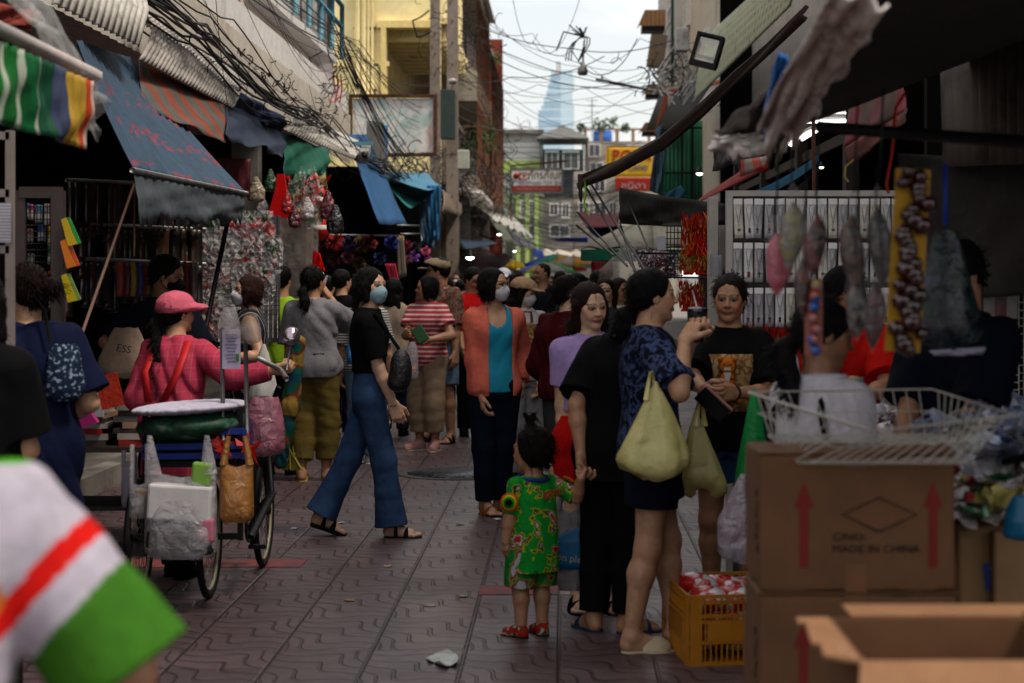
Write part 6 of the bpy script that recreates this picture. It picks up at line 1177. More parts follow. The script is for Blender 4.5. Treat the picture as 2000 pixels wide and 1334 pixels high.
for i, (c4, m, l, wv, w_) in enumerate((
 ([P3(1625, -20, 4.0), P3(1735, 10, 4.0), P3(1560, 265, 5.4), P3(1478, 255, 5.2)], mat('grey_torn', (.62, .58, .56), .6, dirt=((.2, .16, .14), .5), dscale=9, var=.25, vscale=20, bump=.6, bscale=14, bdist=.02), 'torn pale grey canvas strip hanging in long folds from the overhead awning', .007, 2),
 ([P3(1600, 60, 4.9), P3(1650, 70, 4.9), P3(1525, 300, 6.2), P3(1500, 290, 6.2)], canvas('grey_torn2', (.4, .36, .33)), 'narrow torn grey strip left of the widest one', .012, 2),
 ([P3(1520, 110, 5.2), P3(1540, 112, 5.2), P3(1500, 245, 5.6), P3(1490, 240, 5.6)], mat('torn_blue', (.02, .16, .42), .5), 'bright blue strip showing in the torn canvas edge', .006, 1),
 ([P3(1385, 268, 6.4), P3(1500, 262, 6.2), P3(1540, 292, 6.2), P3(1400, 300, 6.4)], canvas('grey_torn', (.30, .27, .25)), 'torn grey canvas tip hanging lowest on the left', .015, 3),
 ([P3(1700, 60, 4.4), P3(1680, 85, 4.5), P3(1560, 210, 5.4), P3(1580, 190, 5.3)], canvas('grey_torn', (.30, .27, .25)), 'frayed light strip right of the blue one', .008, 2))):
 sheet('torn_canvas', c4, m, 18, 30, sag=-.01, ruf=.034, wav=wv, wn=w_, fringe=.03, seed=i + 3, label=l, cat='cloth')
sheet('folded_canvas', [P3(1480, 205, 6.3), P3(1610, 80, 5.4), P3(1560, 200, 5.8), P3(1400, 262, 6.4)], canvas('brown_grey', (.09, .075, .07)), 14, 10, ruf=.03, label='brown-grey folded canvas inside the torn edge', cat='cloth')
p0 = P3(1600, 248, 6.0); o = MB(); o.tube([(0, 0, 0), P3(2060, 282, 5.2) - p0], .018, 8); tag(o.build('awning_bar', M_blk, loc=p0), 'black horizontal bar crossing the upper right', 'bar')
sheet('striped_awning', [P3(1662, 175, 9.6), P3(1762, 130, 8.6), P3(1768, 215, 8.4), P3(1650, 285, 9.4)], mat('pink_stripes', (.2, .1, .1), .75, pat=stripes(1, .42, (.15, .11, .09), (.26, .07, .09), .55), dirt=((.08, .06, .05), .5), bump=.3), 16, 10, ruf=.008, label='brown and pink striped awning hanging in the shade at right')
sheet('awning_valance', [P3(1650, 288, 9.4), P3(1772, 212, 8.4), P3(1765, 240, 8.4), P3(1660, 325, 9.4)], mat('pink_valance', (.18, .09, .08), .75, pat=stripes(1, .07, (.15, .12, .10), (.28, .06, .06), .6, warp=.03)), 16, 5, ruf=.008, label='valance with worn red lettering below the pink striped awning', cat='valance')
sheet('corrugated_wall', [P3(1835, 80, 8.6), P3(2060, 60, 7.6), P3(2060, 318, 7.6), P3(1842, 326, 8.6)], mat('dim_ribbed', (.16, .14, .13), .7, dirt=((.06, .05, .05), .5), dscale=3), 80, 3, wav=.012, wn=12, label='dim ribbed metal wall at the upper right', cat='wall')
sheet('dark_tarp_wall', [P3(1752, 300, 9.0), P3(2070, 315, 8.0), P3(2070, 575, 8.0), P3(1790, 585, 9.0)], canvas('crinkled_black', (.06, .056, .054)), 40, 24, ruf=.02, label='crinkled dark tarp wall at the right edge', cat='tarp')
def tube_light(a, c, r, label):
 p0 = P3(*a); o = empty('tube_light', p0, 0, label, 'lamp'); b = MB(); b.tube([(0, 0, 0), P3(*c) - p0], r, 6); b.build('tube', mat('tube_glow', (1, 1, 1), .5, emit=(1, .97, .95), estr=2.2, var=0), o); b = MB(); b.tube([(0, .02, r * 2.4), P3(*c) - p0 + V(0, .02, r * 2.4)], r * 1.3, 4); b.build('fitting', M_pale, o)
tube_light((1550, 238, 12), (1652, 236, 12), .012, 'lower of two lit tube lights under the dark ceiling'); tube_light((1565, 223, 13), (1652, 221, 13), .008, 'upper of two lit tube lights under the dark ceiling')
tube_light((1557, 272, 12.5), (1585, 256, 12.0), .009, 'short lit tube of the slanted lamp cluster, left'); tube_light((1567, 273, 12.5), (1598, 255, 12.0), .009, 'short lit tube of the slanted lamp cluster, right'); tube_light((1532, 285, 12.5), (1537, 276, 12.5), .012, 'tiny lit lamp left of the slanted cluster'); tube_light((1543, 285, 12.5), (1549, 275, 12.5), .012, 'tiny lit lamp just right of the tiniest lamp')
lamp(1366, 338, 24, .05, 'round lit bulb in front of the green lean-to', 6); lamp(1604, 326, 13, .022, 'tiny lit bulb deep in the right shop', 4)
sheet('blue_cloth_strip', [P3(1470, 374, 12), P3(1600, 300, 12), P3(1600, 315, 12), P3(1500, 378, 12)], canvas('teal_blue', (.05, .16, .24)), 10, 4, sag=.08, label='dark blue cloth strip slanting above the necklace board', cat='cloth')
b = MB(P3(1590, 340, 11.5)); b.bar(P3(1588, 170, 11.5), P3(1590, 380, 11.5), .02); tag(b.build('thin_post', M_rust, loc=P3(1590, 340, 11.5)), 'thin brown post rising above the necklace board', 'post')
rails_ = MB(P3(1758, 180, 7)); rails_.tube([P3(1768, 182, 7), P3(1750, 210, 7), P3(1742, 300, 7), P3(1731, 360, 7), P3(1736, 378, 7)], .006, 5); tag(rails_.build('red_string', mat('red_string', (.5, .05, .03), .5), loc=P3(1758, 180, 7)), 'red string hanging down from the pink striped awning', 'string')
b = MB(P3(1845, 400, 6)); b.tube([P3(1846, 320, 6), P3(1846, 440, 6)], .008, 5); tag(b.build('blue_string', mat('blue_string', (.02, .06, .3), .5), loc=P3(1845, 400, 6)), 'blue cord holding the big net bag at right', 'string')
b = MB(P3(1655, 330, 8)); b.tube([P3(1668, 312, 8), P3(1652, 325, 8), P3(1650, 345, 8), P3(1657, 355, 8)], .004, 5); tag(b.build('yellow_string', mat('ystring', (.35, .28, .1), .6), loc=P3(1655, 330, 8)), 'thin yellowish string loop under the striped valance', 'string')
# ---------------------------------------------------------------- necklace board
x0, x1 = P3(1424, 0, 10.6).x, P3(1772, 0, 10.6).x; zt = P3(0, 378, 10.6).z; ZB = 10.6
nb_ = empty('necklace_board', ((x0 + x1) / 2, ZB, 0), 0, 'tall white framed board covered with packaged necklaces', 'display board')
b = MB(nb_.location); b.box(((x0 + x1) / 2, ZB + .03, zt / 2), (x1 - x0, .03, zt)); b.build('board_panel', mat('board_grey', (.16, .155, .16), .7, var=.2), nb_)
b = MB(nb_.location); b.box((x0, ZB, zt / 2), (.035, .06, zt)); b.box(((x0 + x1) / 2, ZB, zt), (x1 - x0 + .035, .062, .03)); b.build('board_frame', mat('board_frame', (.45, .43, .41), .6), nb_)
b = MB(nb_.location); [b.tube([(x0, ZB - .02, P3(0, y, ZB).z), (x1, ZB - .02, P3(0, y, ZB).z)], .005, 5) for y in (386, 472, 560, 650, 738)]; b.build('hook_rail', mat('brown_rail', (.12, .08, .07)), nb_)
M_card = mat('cello_card', (.62, .6, .61), .25, var=.15, vscale=25, bump=.8, bscale=40, bdist=.006, spec=.7); M_chain = mat('dark_chain', (.22, .21, .21), .4, .5)
M_cd = [M_card, mat('cello_card_dim', (.42, .40, .42), .25, var=.2, vscale=25, bump=.8, bscale=40, bdist=.006, spec=.7), mat('cello_card_warm', (.6, .56, .5), .25, var=.2, vscale=25, bump=.8, bscale=40, bdist=.006, spec=.7)]
def necklace(w, h, k):
 o = empty('necklace_packet', (0, 0, 0), 0, None, None); b = MB(); b.grid([[(w * (i / 4 - .5), -.004 * math.sin(i * 2.1 + j), -h * j / 8) for i in range(5)] for j in range(9)], .003); b.build('card', M_cd[k % 3], o)
 b = MB(); b.box((0, -.006, -.016), (w * .98, .004, .03)); b.build('header', mat('card_header', (.7, .68, .68), .4), o)
 b = MB(); b.tube([(-w * .3, -.008, -h * .22), (-w * .12, -.009, -h * .5), (0, -.01, -h * .72), (w * .12, -.009, -h * .5), (w * .3, -.008, -h * .22)], .0013, 4, cap=False); b.build('chain', M_chain, o)
 b = MB()
 if k == 0: b.box((0, -.011, -h * .8), (.012, .005, .026), bev=.002)
 elif k == 1: b.box((0, -.011, -h * .8), (.005, .005, .03)); b.box((0, -.0115, -h * .78), (.018, .005, .005))
 elif k == 2: b.lathe((0, -.008, -h * .78), [(0, .006), (.009, .006), (.009, 0)], 10, (0, -1, 0))
 else: b.box((0, -.011, -h * .8), (.014, .006, .03), bev=.003)
 b.build('pendant', mat('pend%d' % k, [(.05, .05, .05), (.04, .04, .04), (.3, .28, .25), (.25, .05, .03)][k], .35, .3), o); return o
protos = [necklace(.047, .21, k) for k in range(4)]; knd = ['dark tag', 'cross', 'round silver', 'red tag']; rn = np.random.RandomState(8); ii = 0; used = set()
for r, y in enumerate((388, 474, 562, 652, 740)):
 for c in range(16):
  x = 1441 + c * 20.6; k = int(rn.choice(4, p=[.35, .3, .27, .08])); src = protos[k]
  if r > 2 and x < 1560: continue
  o = src if k not in used else copy_tree(src); used.add(k); o.location = P3(x, y, ZB - .05); o.rotation_euler = (0, rn.normal() * .02, rn.normal() * .06)
  tag(o, 'necklace packet with %s pendant, %s from left in the %s board row' % (knd[k], nth(c), ['top', 'second', 'third', 'fourth', 'fifth'][r]), 'necklace packet', 'packaged necklaces on the white board')
for gi, (xa_, xb_, ya, yb, z) in enumerate(((1775, 1815, 600, 780, 9.6), (1925, 1990, 575, 790, 8.6), (1990, 2040, 560, 790, 8.4))):
 g0 = P3((xa_ + xb_) / 2, yb, z); o = empty('wire_grid', g0, 0, ['narrow wire grid right of the necklace board', 'wire grid of dark red packets behind the vendor', 'wire grid at the right edge of the picture'][gi], 'display rack'); b = MB(g0)
 [b.tube([P3(x, ya, z), P3(x, yb, z)], .0025, 4) for x in np.linspace(xa_, xb_, 6)]; [b.tube([P3(xa_, y, z), P3(xb_, y, z)], .0025, 4) for y in np.linspace(ya, yb, 16)]; b.build('wires', M_pale, o)
for i in range(14):
 x = 1778 + (i % 3) * 14 if i < 6 else 1932 + ((i - 6) % 3) * 22; y = (655 if i < 3 else 725) if i < 6 else 600 + ((i - 6) // 3) * 62; z = 9.55 if i < 6 else 8.55
 b = MB(); b.box((0, 0, 0), (.03 if i < 6 else .05, .02, .13 if i < 6 else .1), bev=.004); tag(b.build('hanging_packet', mat('dimpk%d' % (i % 3), [(.2, .18, .17), (.14, .03, .04), (.28, .25, .26)][i % 3], .25, bump=.5, bscale=40), loc=P3(x, y, z)), '%s packet hanging on the %s' % (['grey-brown', 'dark red', 'pale'][i % 3], 'narrow grid right of the necklace board' if i < 6 else 'grid behind the dark-clad vendor'), 'packet', 'dim packets on the right grids')
b = MB(); b.box((0, 0, 0), (.055, .14, 1.1), Matrix.Rotation(.0, 3, 'Z'), bev=.004); tag(b.build('white_post', mat('white_post', (.45, .43, .4), .7), loc=P3(1392, 570, 11.6)), 'pale square post right of the red flower bunches', 'post')
sheet('grey_curtain', [P3(1404, 440, 11.2), P3(1452, 438, 11.2), P3(1450, 532, 11.2), P3(1406, 535, 11.2)], mat('grey_strips', (.24, .22, .21), .6, bump=.4), 60, 6, wav=.006, wn=14, label='grey pleated packets hung in front of the necklace board, upper bundle', cat='packets')
sheet('grey_curtain', [P3(1408, 545, 11.2), P3(1444, 545, 11.2), P3(1442, 700, 11.2), P3(1410, 700, 11.2)], mat('grey_strips', (.24, .22, .21), .6, bump=.4), 50, 6, wav=.006, wn=10, label='grey pleated packets hung beside the tiger shirt woman, lower bundle', cat='packets')
p = P3(1399, 540, 11); b = MB()
for i in range(9): b.lathe((0, 0, i * .0135), [(.031, 0), (.034, .011), (.036, .012)], 14, cap=False)
tag(b.build('cup_stack', mat('clear_cup', (.5, .52, .58), .15, alpha=.75, spec=.8), loc=p), 'stack of upside-down clear plastic cups above the tiger shirt woman', 'cups')
def bunch(x, y, z, w, h, n, cols, label, seed, cat='flowers', kindd=0):
 rs = np.random.RandomState(seed); o = empty('flower_bunch' if cat == 'flowers' else 'trinket_cluster', P3(x, y, z), 0, label, cat); b = MB()
 for k in range(n):
  b.cur = rs.randint(len(cols)); c = V(rs.uniform(-w, w), rs.uniform(-.05, .05), rs.uniform(-h, h) - (0 if kindd else 0)); u = V(rs.normal() * .25, rs.normal() * .3, 1).normalized() if kindd == 0 else Vector(rs.normal(size=3)).normalized(); L_ = (.05 if kindd == 0 else .022) * (.5 + rs.rand()); s_ = u.orthogonal().normalized() * .006 * (1 if kindd == 0 else 2.2)
  b.add([c - s_ * .3, c + u * L_ * .5 + s_, c + u * L_, c + u * L_ * .5 - s_], [(0, 1, 2, 3)])
 b.build('petals' if cat == 'flowers' else 'trinkets', [mat('bn%s' % str(c), c, .3, spec=.7, var=.3) for c in cols], o)
 if kindd == 0: b = MB(); [b.tube([(rs.uniform(-w, w) * .8, rs.uniform(-.04, .04), h * .6), (rs.uniform(-w, w) * .9, rs.uniform(-.05, .05), -h * 1.0)], .005, 4) for k in range(40)]; b.build('stems', mat('bnstem', cols[0], .4), o)
RD = [(.55, .02, .01), (.45, .015, .01), (.6, .1, .02), (.65, .3, .06)]
bunch(1360, 465, 12, .085, .11, 420, RD, 'upper bunch of vivid red plastic flowers with gold tips', 1); bunch(1358, 520, 12, .09, .05, 300, [(.5, .03, .01), (.6, .35, .08), (.7, .5, .25), (.3, .3, .05)], 'middle bunch of orange and red flowers with green tips', 2); bunch(1350, 585, 12, .07, .07, 300, [(.45, .01, .02), (.5, .02, .1), (.55, .4, .1)], 'lower bunch of crimson flowers with a pink bauble', 3)
bunch(1500, 672, 10.3, .13, .05, 500, [(.5, .02, .01), (.6, .05, .02), (.4, .01, .01)], 'bunch of bright red flowers behind the tiger shirt woman', 4)
bunch(1522, 740, 9.6, .07, .16, 300, [(.02, .3, .06), (.03, .4, .1)], 'shiny green leaves below the red flowers', 5)
bunch(1285, 520, 14, .13, .075, 900, [(.35, .2, .2), (.2, .05, .06), (.45, .4, .42), (.15, .2, .3), (.05, .05, .05)], 'rack of small mixed trinkets behind the black poles', 6, 'trinkets', 1); bunch(1270, 495, 14.3, .12, .02, 200, [(.3, .1, .15), (.3, .3, .35)], 'row of pinkish trinkets on top of the rack', 7, 'trinkets', 1)
g0 = P3(1320, 500, 13); o = empty('wire_shelf', g0, 0, 'black wire shelf grid left of the red flowers', 'shelf'); b = MB(g0); [b.tube([P3(x, 440, 13), P3(x, 545, 13)], .003, 4) for x in range(1303, 1335, 7)]; [b.tube([P3(1300, y, 13), P3(1334, y, 13)], .003, 4) for y in range(442, 545, 12)]; [b.tube([P3(1245, y, 13), P3(1390, y + 3, 13)], .006, 4) for y in (494, 540)]; b.build('wires', M_blk, o)
b = MB(); b.box((0, 0, 0), (.06, .06, .1), bev=.004); tag(b.build('pale_packet', mat('pkpale', (.45, .45, .5), .3), loc=P3(1292, 475, 13.5)), 'pale packet stack on the wire shelf', 'packet')
sack('red_plastic_bag', 1176, 478, 28, .3, .5, mat('darkred_pl', (.22, .02, .03), .4), 'dark red goods hanging below the slate blue awning', seed=3)
sack('wrapped_goods', 1240, 470, 20, .7, .6, M_clear2, 'pale wrapped goods stacked behind the poles', 'goods', seed=5)
# ---------------------------------------------------------------- foreground hanging bags (blurred)
M_bagclr = mat('bag_film', (.25, .24, .24), .06, alpha=.13, var=.3, bump=1.0, bscale=18, bdist=.03, spec=1.0)
def hangbag(x, y, z, w, h, inner, label, seed):
 q = P3(x, y, z); o = empty('hanging_bag', q, 0, label, 'bag'); rs = np.random.RandomState(seed)
 for nm, k, m in (('contents', .86, inner), ('film', 1.0, M_bagclr)):
  b = MB(); rows = []
  for j in range(15):
   t = j / 14; s = math.sin(math.pi * min(1, t * .96 + .04)) ** .7 * (1 if t > .15 else t / .15 * .6 + .4); s = max(s, .06) * k; t2 = t if nm == 'film' else .22 + .74 * t
   rows.append([(w / 2 * s * math.cos(a) * (1 + .1 * math.sin(3 * a + seed + 4 * t)) + w * .08 * math.sin(3 * t + seed), w * .35 * s * math.sin(a), -h * t2) for a in np.linspace(0, 2 * math.pi, 19)])
  b.grid(rows, 0); b.build(nm, m, o)
 b = MB(); b.tube([(0, 0, 0), (.01, 0, .25)], .003, 4); b.build('tie', M_blk, o)
def blob(name, cols, sc=24): return mat(name, cols[0], .3, pat=blotch(cols, sc, 3), bump=.8, bscale=30, spec=.6)
hb_ = [(1516, 420, 5.6, .085, .235, blob('pinkfill', [(.42, .09, .13), (.5, .16, .2), (.3, .05, .08)]), 'plastic bag of pink stuffing hanging in front of the necklaces, leftmost'), (1545, 355, 5.5, .08, .25, blob('beigefill', [(.3, .27, .14), (.2, .18, .17), (.32, .28, .24)]), 'plastic bag with a beige lump hanging right of the pink bag'), (1594, 385, 5.4, .07, .22, blob('dkred', [(.02, .015, .015), (.18, .02, .03), (.16, .05, .05)]), 'plastic bag of black and maroon goods hanging in the middle'),
 (1570, 470, 5.5, .05, .22, blob('maroon2', [(.2, .02, .03), (.04, .02, .02), (.14, .06, .06)]), 'narrow bag of maroon goods below the beige one'), (1668, 375, 5.3, .075, .27, blob('brownfill', [(.05, .035, .03), (.13, .05, .03), (.10, .07, .05)]), 'long brown filled bag hanging left of the darkest one'), (1718, 358, 5.2, .075, .28, blob('blackfill', [(.015, .018, .018), (.05, .02, .015), (.02, .02, .02)]), 'darkest long bag hanging beside the yellow card strip'),
 (1670, 520, 5.3, .07, .2, blob('greyfill', [(.03, .025, .025), (.2, .18, .17), (.1, .03, .03)]), 'lower bag of black and white goods under the brown bag'), (1706, 510, 5.2, .06, .24, blob('redblack', [(.12, .015, .02), (.03, .02, .02), (.1, .05, .04)]), 'lowest dark red bag hanging right of the vendor in red')]
for i, (x, y, z, w, h, m, l) in enumerate(hb_): hangbag(x, y, z, w, h, m, l, i)
def strip_pk(x, y, z, w, h, c1, label, n, base, tilt=0, name='card_strip'):
 o = empty(name, P3(x, y, z), 0, label, 'card'); Rz = Matrix.Rotation(tilt, 3, 'Y'); b = MB(); b.box(Rz @ V(0, .01, -h / 2), (w, .004, h), Rz); b.build('backing_card', mat('cs%s' % str(c1), c1, .6), o)
 rs = np.random.RandomState(n)
 for i in range(n): b = MB(); q = Rz @ V(rs.normal() * .004, -.01, -h * (i + .6) / n); rr = w * (.33 if n < 20 else .2 + .1 * rs.rand()); q.x += w * (.04 if n < 20 else .24) * rs.normal(); b.lathe(q, [(0, .035), (rr * .5, .033), (rr * .8, .024), (rr, .008), (rr, 0)], 12, (0, -1, 0)); b.build('blister', base, o)
strip_pk(1785, 330, 5.0, .088, .46, (.36, .22, .01), 'yellow backed strip of dark red blister packs hanging at right', 34, mat('wine_blister', (.05, .01, .015), .12, spec=.8, var=.5, vscale=40), tilt=.06)
strip_pk(1590, 545, 5.5, .05, .21, (.35, .15, .12), 'narrow multicoloured card strip before the seated woman', 7, mat('multi', (.3, .2, .2), .3, pat=blotch([(.05, .15, .4), (.45, .15, .05), (.4, .2, .25), (.3, .3, .1)], 14, 1)), tilt=0)
sack('net_bag', 1846, 450, 6.0, .22, .36, mat('net_bag_film', (.04, .045, .06), .25, pat=blotch([(.02, .022, .03), (.05, .055, .08), (.02, .05, .03), (.1, .1, .14)], 22, 4), bump=.9, bscale=20, spec=.25), 'big dark glossy bag of mixed goods hanging in front of the vendor', seed=2, neck=.3, top=.5)
sheet('bag_rim', [P3(1815, 685, 5.95), P3(1925, 678, 5.95), P3(1920, 692, 5.95), P3(1825, 695, 5.95)], mat('lilac_film', (.3, .28, .36), .2), 8, 3, ruf=.02, label='lilac plastic edge at the bottom of the big dark bag', cat='film')
# ---------------------------------------------------------------- cartons
M_crt = mat('cardboard', (.15, .080, .040), .8, var=.15, vscale=5, dirt=((.12, .065, .035), .55), dscale=5, bump=.15, bscale=60); M_crt2 = mat('cardboard_pale', (.26, .17, .095), .8, var=.15, vscale=5)
M_crin = mat('cardboard_inside', (.16, .085, .042), .85); M_prt = mat('carton_print', (.02, .01, .008), .8); M_arr = mat('carton_red', (.17, .02, .015), .8)
def carton(x0, y0, x1, y1, z, dep, label, m=M_crt, print_=True, rz=0):
 a, c = P3(x0, y0, z), P3(x1, y1, z); w, h = c.x - a.x, a.z - c.z; o = empty('carton', ((a.x + c.x) / 2, z + dep / 2, c.z), rz, label, 'carton'); b = MB(); f = -dep / 2
 nx = 10; rs = np.random.RandomState(int(x0));
 g = Grid(np.array([-w / 2, -dep / 2, 0]), np.array([w / 2, dep / 2, h]), .0085); g.box((0, 0, h / 2), (w / 2, dep / 2, h / 2), .006); g.noise(.0028, 17, seed=int(y0)); g.obj('box_body', m, o)
 b = MB(); b.grid([[(-w / 2 - .004 + (w + .008) * i / 12, -dep / 2 - .004 + (.0 if j else dep * .42), h + .004 + .012 * abs(math.sin(i * 1.7)) * (1 - j)) for i in range(13)] for j in range(2)], .004, False); b.build('flap', m, o)
 for q_, l_ in ((.10, .2), (.95, .1)): b = MB(); b.box((-.005, f - .0018, h * q_), (.055, .003, h * l_)); b.build('packing_tape', mat('tape', (.17, .09, .045), .3), o)
 if print_:
  for sx in (-.275, .385):
   b = MB(); xc = sx * w; b.prism([(xc - .011, f - .002, h * .18), (xc + .011, f - .002, h * .18), (xc + .011, f - .002, h * .62), (xc + .024, f - .002, h * .62), (xc, f - .002, h * .80), (xc - .024, f - .002, h * .62), (xc - .011, f - .002, h * .62)], (0, -.001, 0)); b.build('red_arrow', M_arr, o)
  b = MB(); cx, cz, rx, rz_ = .11 * w, h * .565, .19 * w, .125 * h; q = [V(cx - rx, f - .004, cz), V(cx, f - .004, cz + rz_), V(cx + rx, f - .004, cz), V(cx, f - .004, cz - rz_)]
  b.tube(q, .0022, 4, closed=True); b.build('diamond_mark', M_prt, o)
  text_obj('C/NO:', .0275, M_prt, (-.131 * w, f - .003, h * .40), FR, o, align='LEFT', ex=.0008, sx=1.1); text_obj('MADE IN CHINA', .0275, M_prt, (-.131 * w, f - .003, h * .313), FR, o, align='LEFT', ex=.0008, sx=1.08)
  b = MB(); [b.box((-w / 2 - .002, f + .05 + .03 * (i % 2), h * (.3 + .08 * i)), (.002, .02, .02)) for i in range(6)]; b.build('side_print', M_prt, o)
 return o
carton(1484, 888, 1866, 1156, 5.0, .4, 'upper brown carton with red arrows, a diamond mark and MADE IN CHINA printed on it')
carton(1482, 1162, 1868, 1430, 5.0, .4, 'lower brown carton directly under the carton with red arrows')
carton(1484, 1436, 1870, 1784, 5.0, .4, 'bottom carton of the stack, mostly out of view', print_=False)
oc = carton(1872, 1032, 2120, 1420, 5.5, .5, 'paler carton with a blue square label at the right edge', M_crt2, False, rz=.0)
b = MB(); b.box((.0, 0, 0), (.06, .002, .075), Matrix.Rotation(-.12, 3, 'Y')); q = P3(1944, 1125, 5.492) - oc.location; o = b.build('blue_label', mat('label_blue', (.01, .07, .28), .5), oc, loc=q); text_obj('VISA', .018, mat('label_white', (.5, .5, .5)), q + V(0, -.003, .018), FR, oc, ex=.0005)
b = MB(); b.lathe(P3(1953, 1174, 5.49) - oc.location, [(0, .002), (.016, .002), (.016, 0)], 8, (0, -1, 0)); b.build('recycling_mark', M_prt, oc)
z = 3.35; a, c = P3(1690, 1296, z), P3(2120, 1500, z); w = c.x - a.x; oc = empty('open_carton', (a.x + w / 2, z + .22, 0), 0, 'open empty carton with a folded flap nearest the camera, bottom right', 'carton'); h0, h1 = .55, a.z
b = MB(oc.location); b.box((a.x + w / 2, z, (h0 + h1) / 2), (w, .008, h1 - h0)); b.box((a.x + w / 2, z + .44, (h0 + h1) / 2), (w, .008, h1 - h0)); b.box((a.x, z + .22, (h0 + h1) / 2), (.008, .43, h1 - h0)); b.box((c.x, z + .22, (h0 + h1) / 2), (.008, .43, h1 - h0)); b.box((a.x + w / 2, z + .22, h0), (w, .43, .008)); b.build('box_walls', M_crin, oc)
b = MB(oc.location); b.grid([[V(a.x - .01 + (w + .02) * i / 10, z - .012, h1 + .006) for i in range(11)], [V(a.x - .02 + (w + .02) * i / 10, z - .06, h1 - .035 - .008 * math.sin(i)) for i in range(11)]], .006, False); b.grid([[V(a.x - .006, z + .43 * i / 8, h1 + .002) for i in range(9)], [V(a.x - .07, z + .40 * i / 8, h1 + .012 + .01 * math.sin(i * 1.5)) for i in range(9)]], .006, False); b.grid([[V(a.x + .04 + (w - .05) * i / 8, z + .44, h1 + .003) for i in range(9)], [V(a.x + .03 + w * i / 8, z + .50, h1 + .015) for i in range(9)]], .006, False); b.build('flaps', mat('flap_card', (.27, .155, .085), .75, var=.15, vscale=6), oc)
b = MB(oc.location); b.grid([[V(a.x - .045 + .03 * i / 4, z + .02 + .02 * j, h1 + .006 + .004 * math.sin(i * 2 + j)) for i in range(5)] for j in range(6)], .002); b.build('shiny_tape', mat('shiny_tape', (.5, .42, .35), .1, spec=.9), oc)
b = MB(); b.box((1.15, 3.9, .27), (.9, 1.0, .54), bev=.01); tag(b.build('support_crate', M_crt, loc=(0, 0, 0)), 'big closed carton hidden below the open carton at bottom right', 'carton')
g0 = P3(1690, 890, 5.1); wb = empty('wire_basket', g0, 0, 'shallow white wire basket lying askew on the upper carton', 'basket')
B0 = [P3(1560, 905, 4.95), P3(1905, 905, 4.9), P3(1830, 848, 5.5), P3(1500, 850, 5.5)]; T0 = [P3(1700, 842, 4.8), P3(1985, 812, 4.9), P3(1820, 760, 5.8), P3(1462, 766, 5.8)]
b = MB(g0); b.tube(T0[:2] + [T0[2], T0[3], T0[0]], .003, 6); b.tube([T0[3], T0[0]], .0045, 6); b.build('rim', mat('white_wire', (.40, .38, .35), .4), wb)
b = MB(g0)
for k in range(4):
 A, B_, C_, D_ = T0[k], T0[(k + 1) % 4], B0[k], B0[(k + 1) % 4]; n = 14 if k % 2 == 0 else 11
 for i in range(1, n): t = i / n; b.tube([A.lerp(B_, t), C_.lerp(D_, t)], .0016, 4)
 b.tube([A.lerp(C_, .5), B_.lerp(D_, .5)], .0018, 4)
for i in range(27): t = i / 26; b.tube([B0[0].lerp(B0[1], t), B0[3].lerp(B0[2], t)], .0018, 4)
for i in range(15): t = i / 14; b.tube([B0[0].lerp(B0[3], t), B0[1].lerp(B0[2], t)], .0018, 4)
b.build('wire_mesh', mat('white_wire', (.40, .38, .35), .4), wb)
# ---------------------------------------------------------------- goods table on the right
tb2 = empty('goods_table', (2.12, 7.7, 0), 0, 'long table heaped with plastic wrapped goods in front of the necklace board', 'table')
b = MB(); b.box((0, 0, .88), (2.3, 3.0, .05)); b.build('tabletop', mat('table_grey', (.3, .28, .28), .5), tb2); b = MB(); b.box((-1.12, 0, .45), (.02, 2.9, .8)); b.build('skirt_cloth', mat('table_skirt', (.06, .05, .05), .9), tb2)
for sx in (-1, 1):
 for sy in (-1, 1): b = MB(); b.box((sx * 1.08, sy * 1.4, .427), (.05, .05, .854)); b.build('leg', M_steel, tb2)
def heap(x, y, w, d, h, n, seed, cols, label, m_alpha=.75, z0=.905):
 rs = np.random.RandomState(seed); o = empty('packet_heap', (x, y, z0), 0, label, 'goods'); tag(o, kind='stuff'); b = MB()
 for k in range(n):
  px, py = rs.uniform(-w, w), rs.uniform(-d, d); hh = h * max(0, 1 - (px / w) ** 2 * .7 - (py / d) ** 2 * .5) * rs.rand() ** .4; Rk = Matrix.Rotation(rs.rand() * 6, 3, 'Z') @ Matrix.Rotation(rs.normal() * .35, 3, 'X') @ Matrix.Rotation(rs.normal() * .35, 3, 'Y'); s = .05 + .04 * rs.rand(); b.cur = rs.randint(len(cols))
  rows = [[V(px, py, hh) + Rk @ V(s * (i / 3 - 1), s * .7 * (j / 2 - 1), .012 * rs.normal()) for i in range(7)] for j in range(5)]; b.grid(rows, 0, rs.rand() < .5)
 b.build('packets', [mat('hp%s' % str(c), c, .15, spec=1.0, var=.4, vscale=30, bump=.8, bscale=35, bdist=.015) for c in cols], o)
WH = [(.42, .36, .38), (.5, .46, .48), (.3, .22, .23), (.38, .3, .32)]
heap(1.5, 8.5, .5, .5, .10, 420, 1, WH, 'heap of clear wrapped small packets on the goods table'); heap(2.05, 8.1, .6, .7, .12, 360, 2, WH, 'heap of pinkish clear packets near the vendors'); heap(1.5, 7.0, .45, .6, .06, 260, 7, WH, 'flat layer of clear packets at the near end of the table')
heap(1.75, 8.9, .2, .12, .12, 120, 3, [(.5, .05, .06), (.45, .08, .1)], 'pile of red-pink wrapped packets behind the cup'); heap(1.5, 6.0, .34, .35, .1, 200, 4, [(.3, .33, .45), (.45, .5, .62), (.2, .22, .3), (.4, .38, .36)], 'silvery blue plastic packets piled at the right', z0=1.1)
heap(1.42, 5.75, .36, .3, .1, 260, 5, [(.4, .38, .4), (.35, .05, .05), (.02, .14, .05), (.45, .4, .15), (.5, .45, .45)], 'glittery mixed packets with green and red beside the cartons', z0=.95)
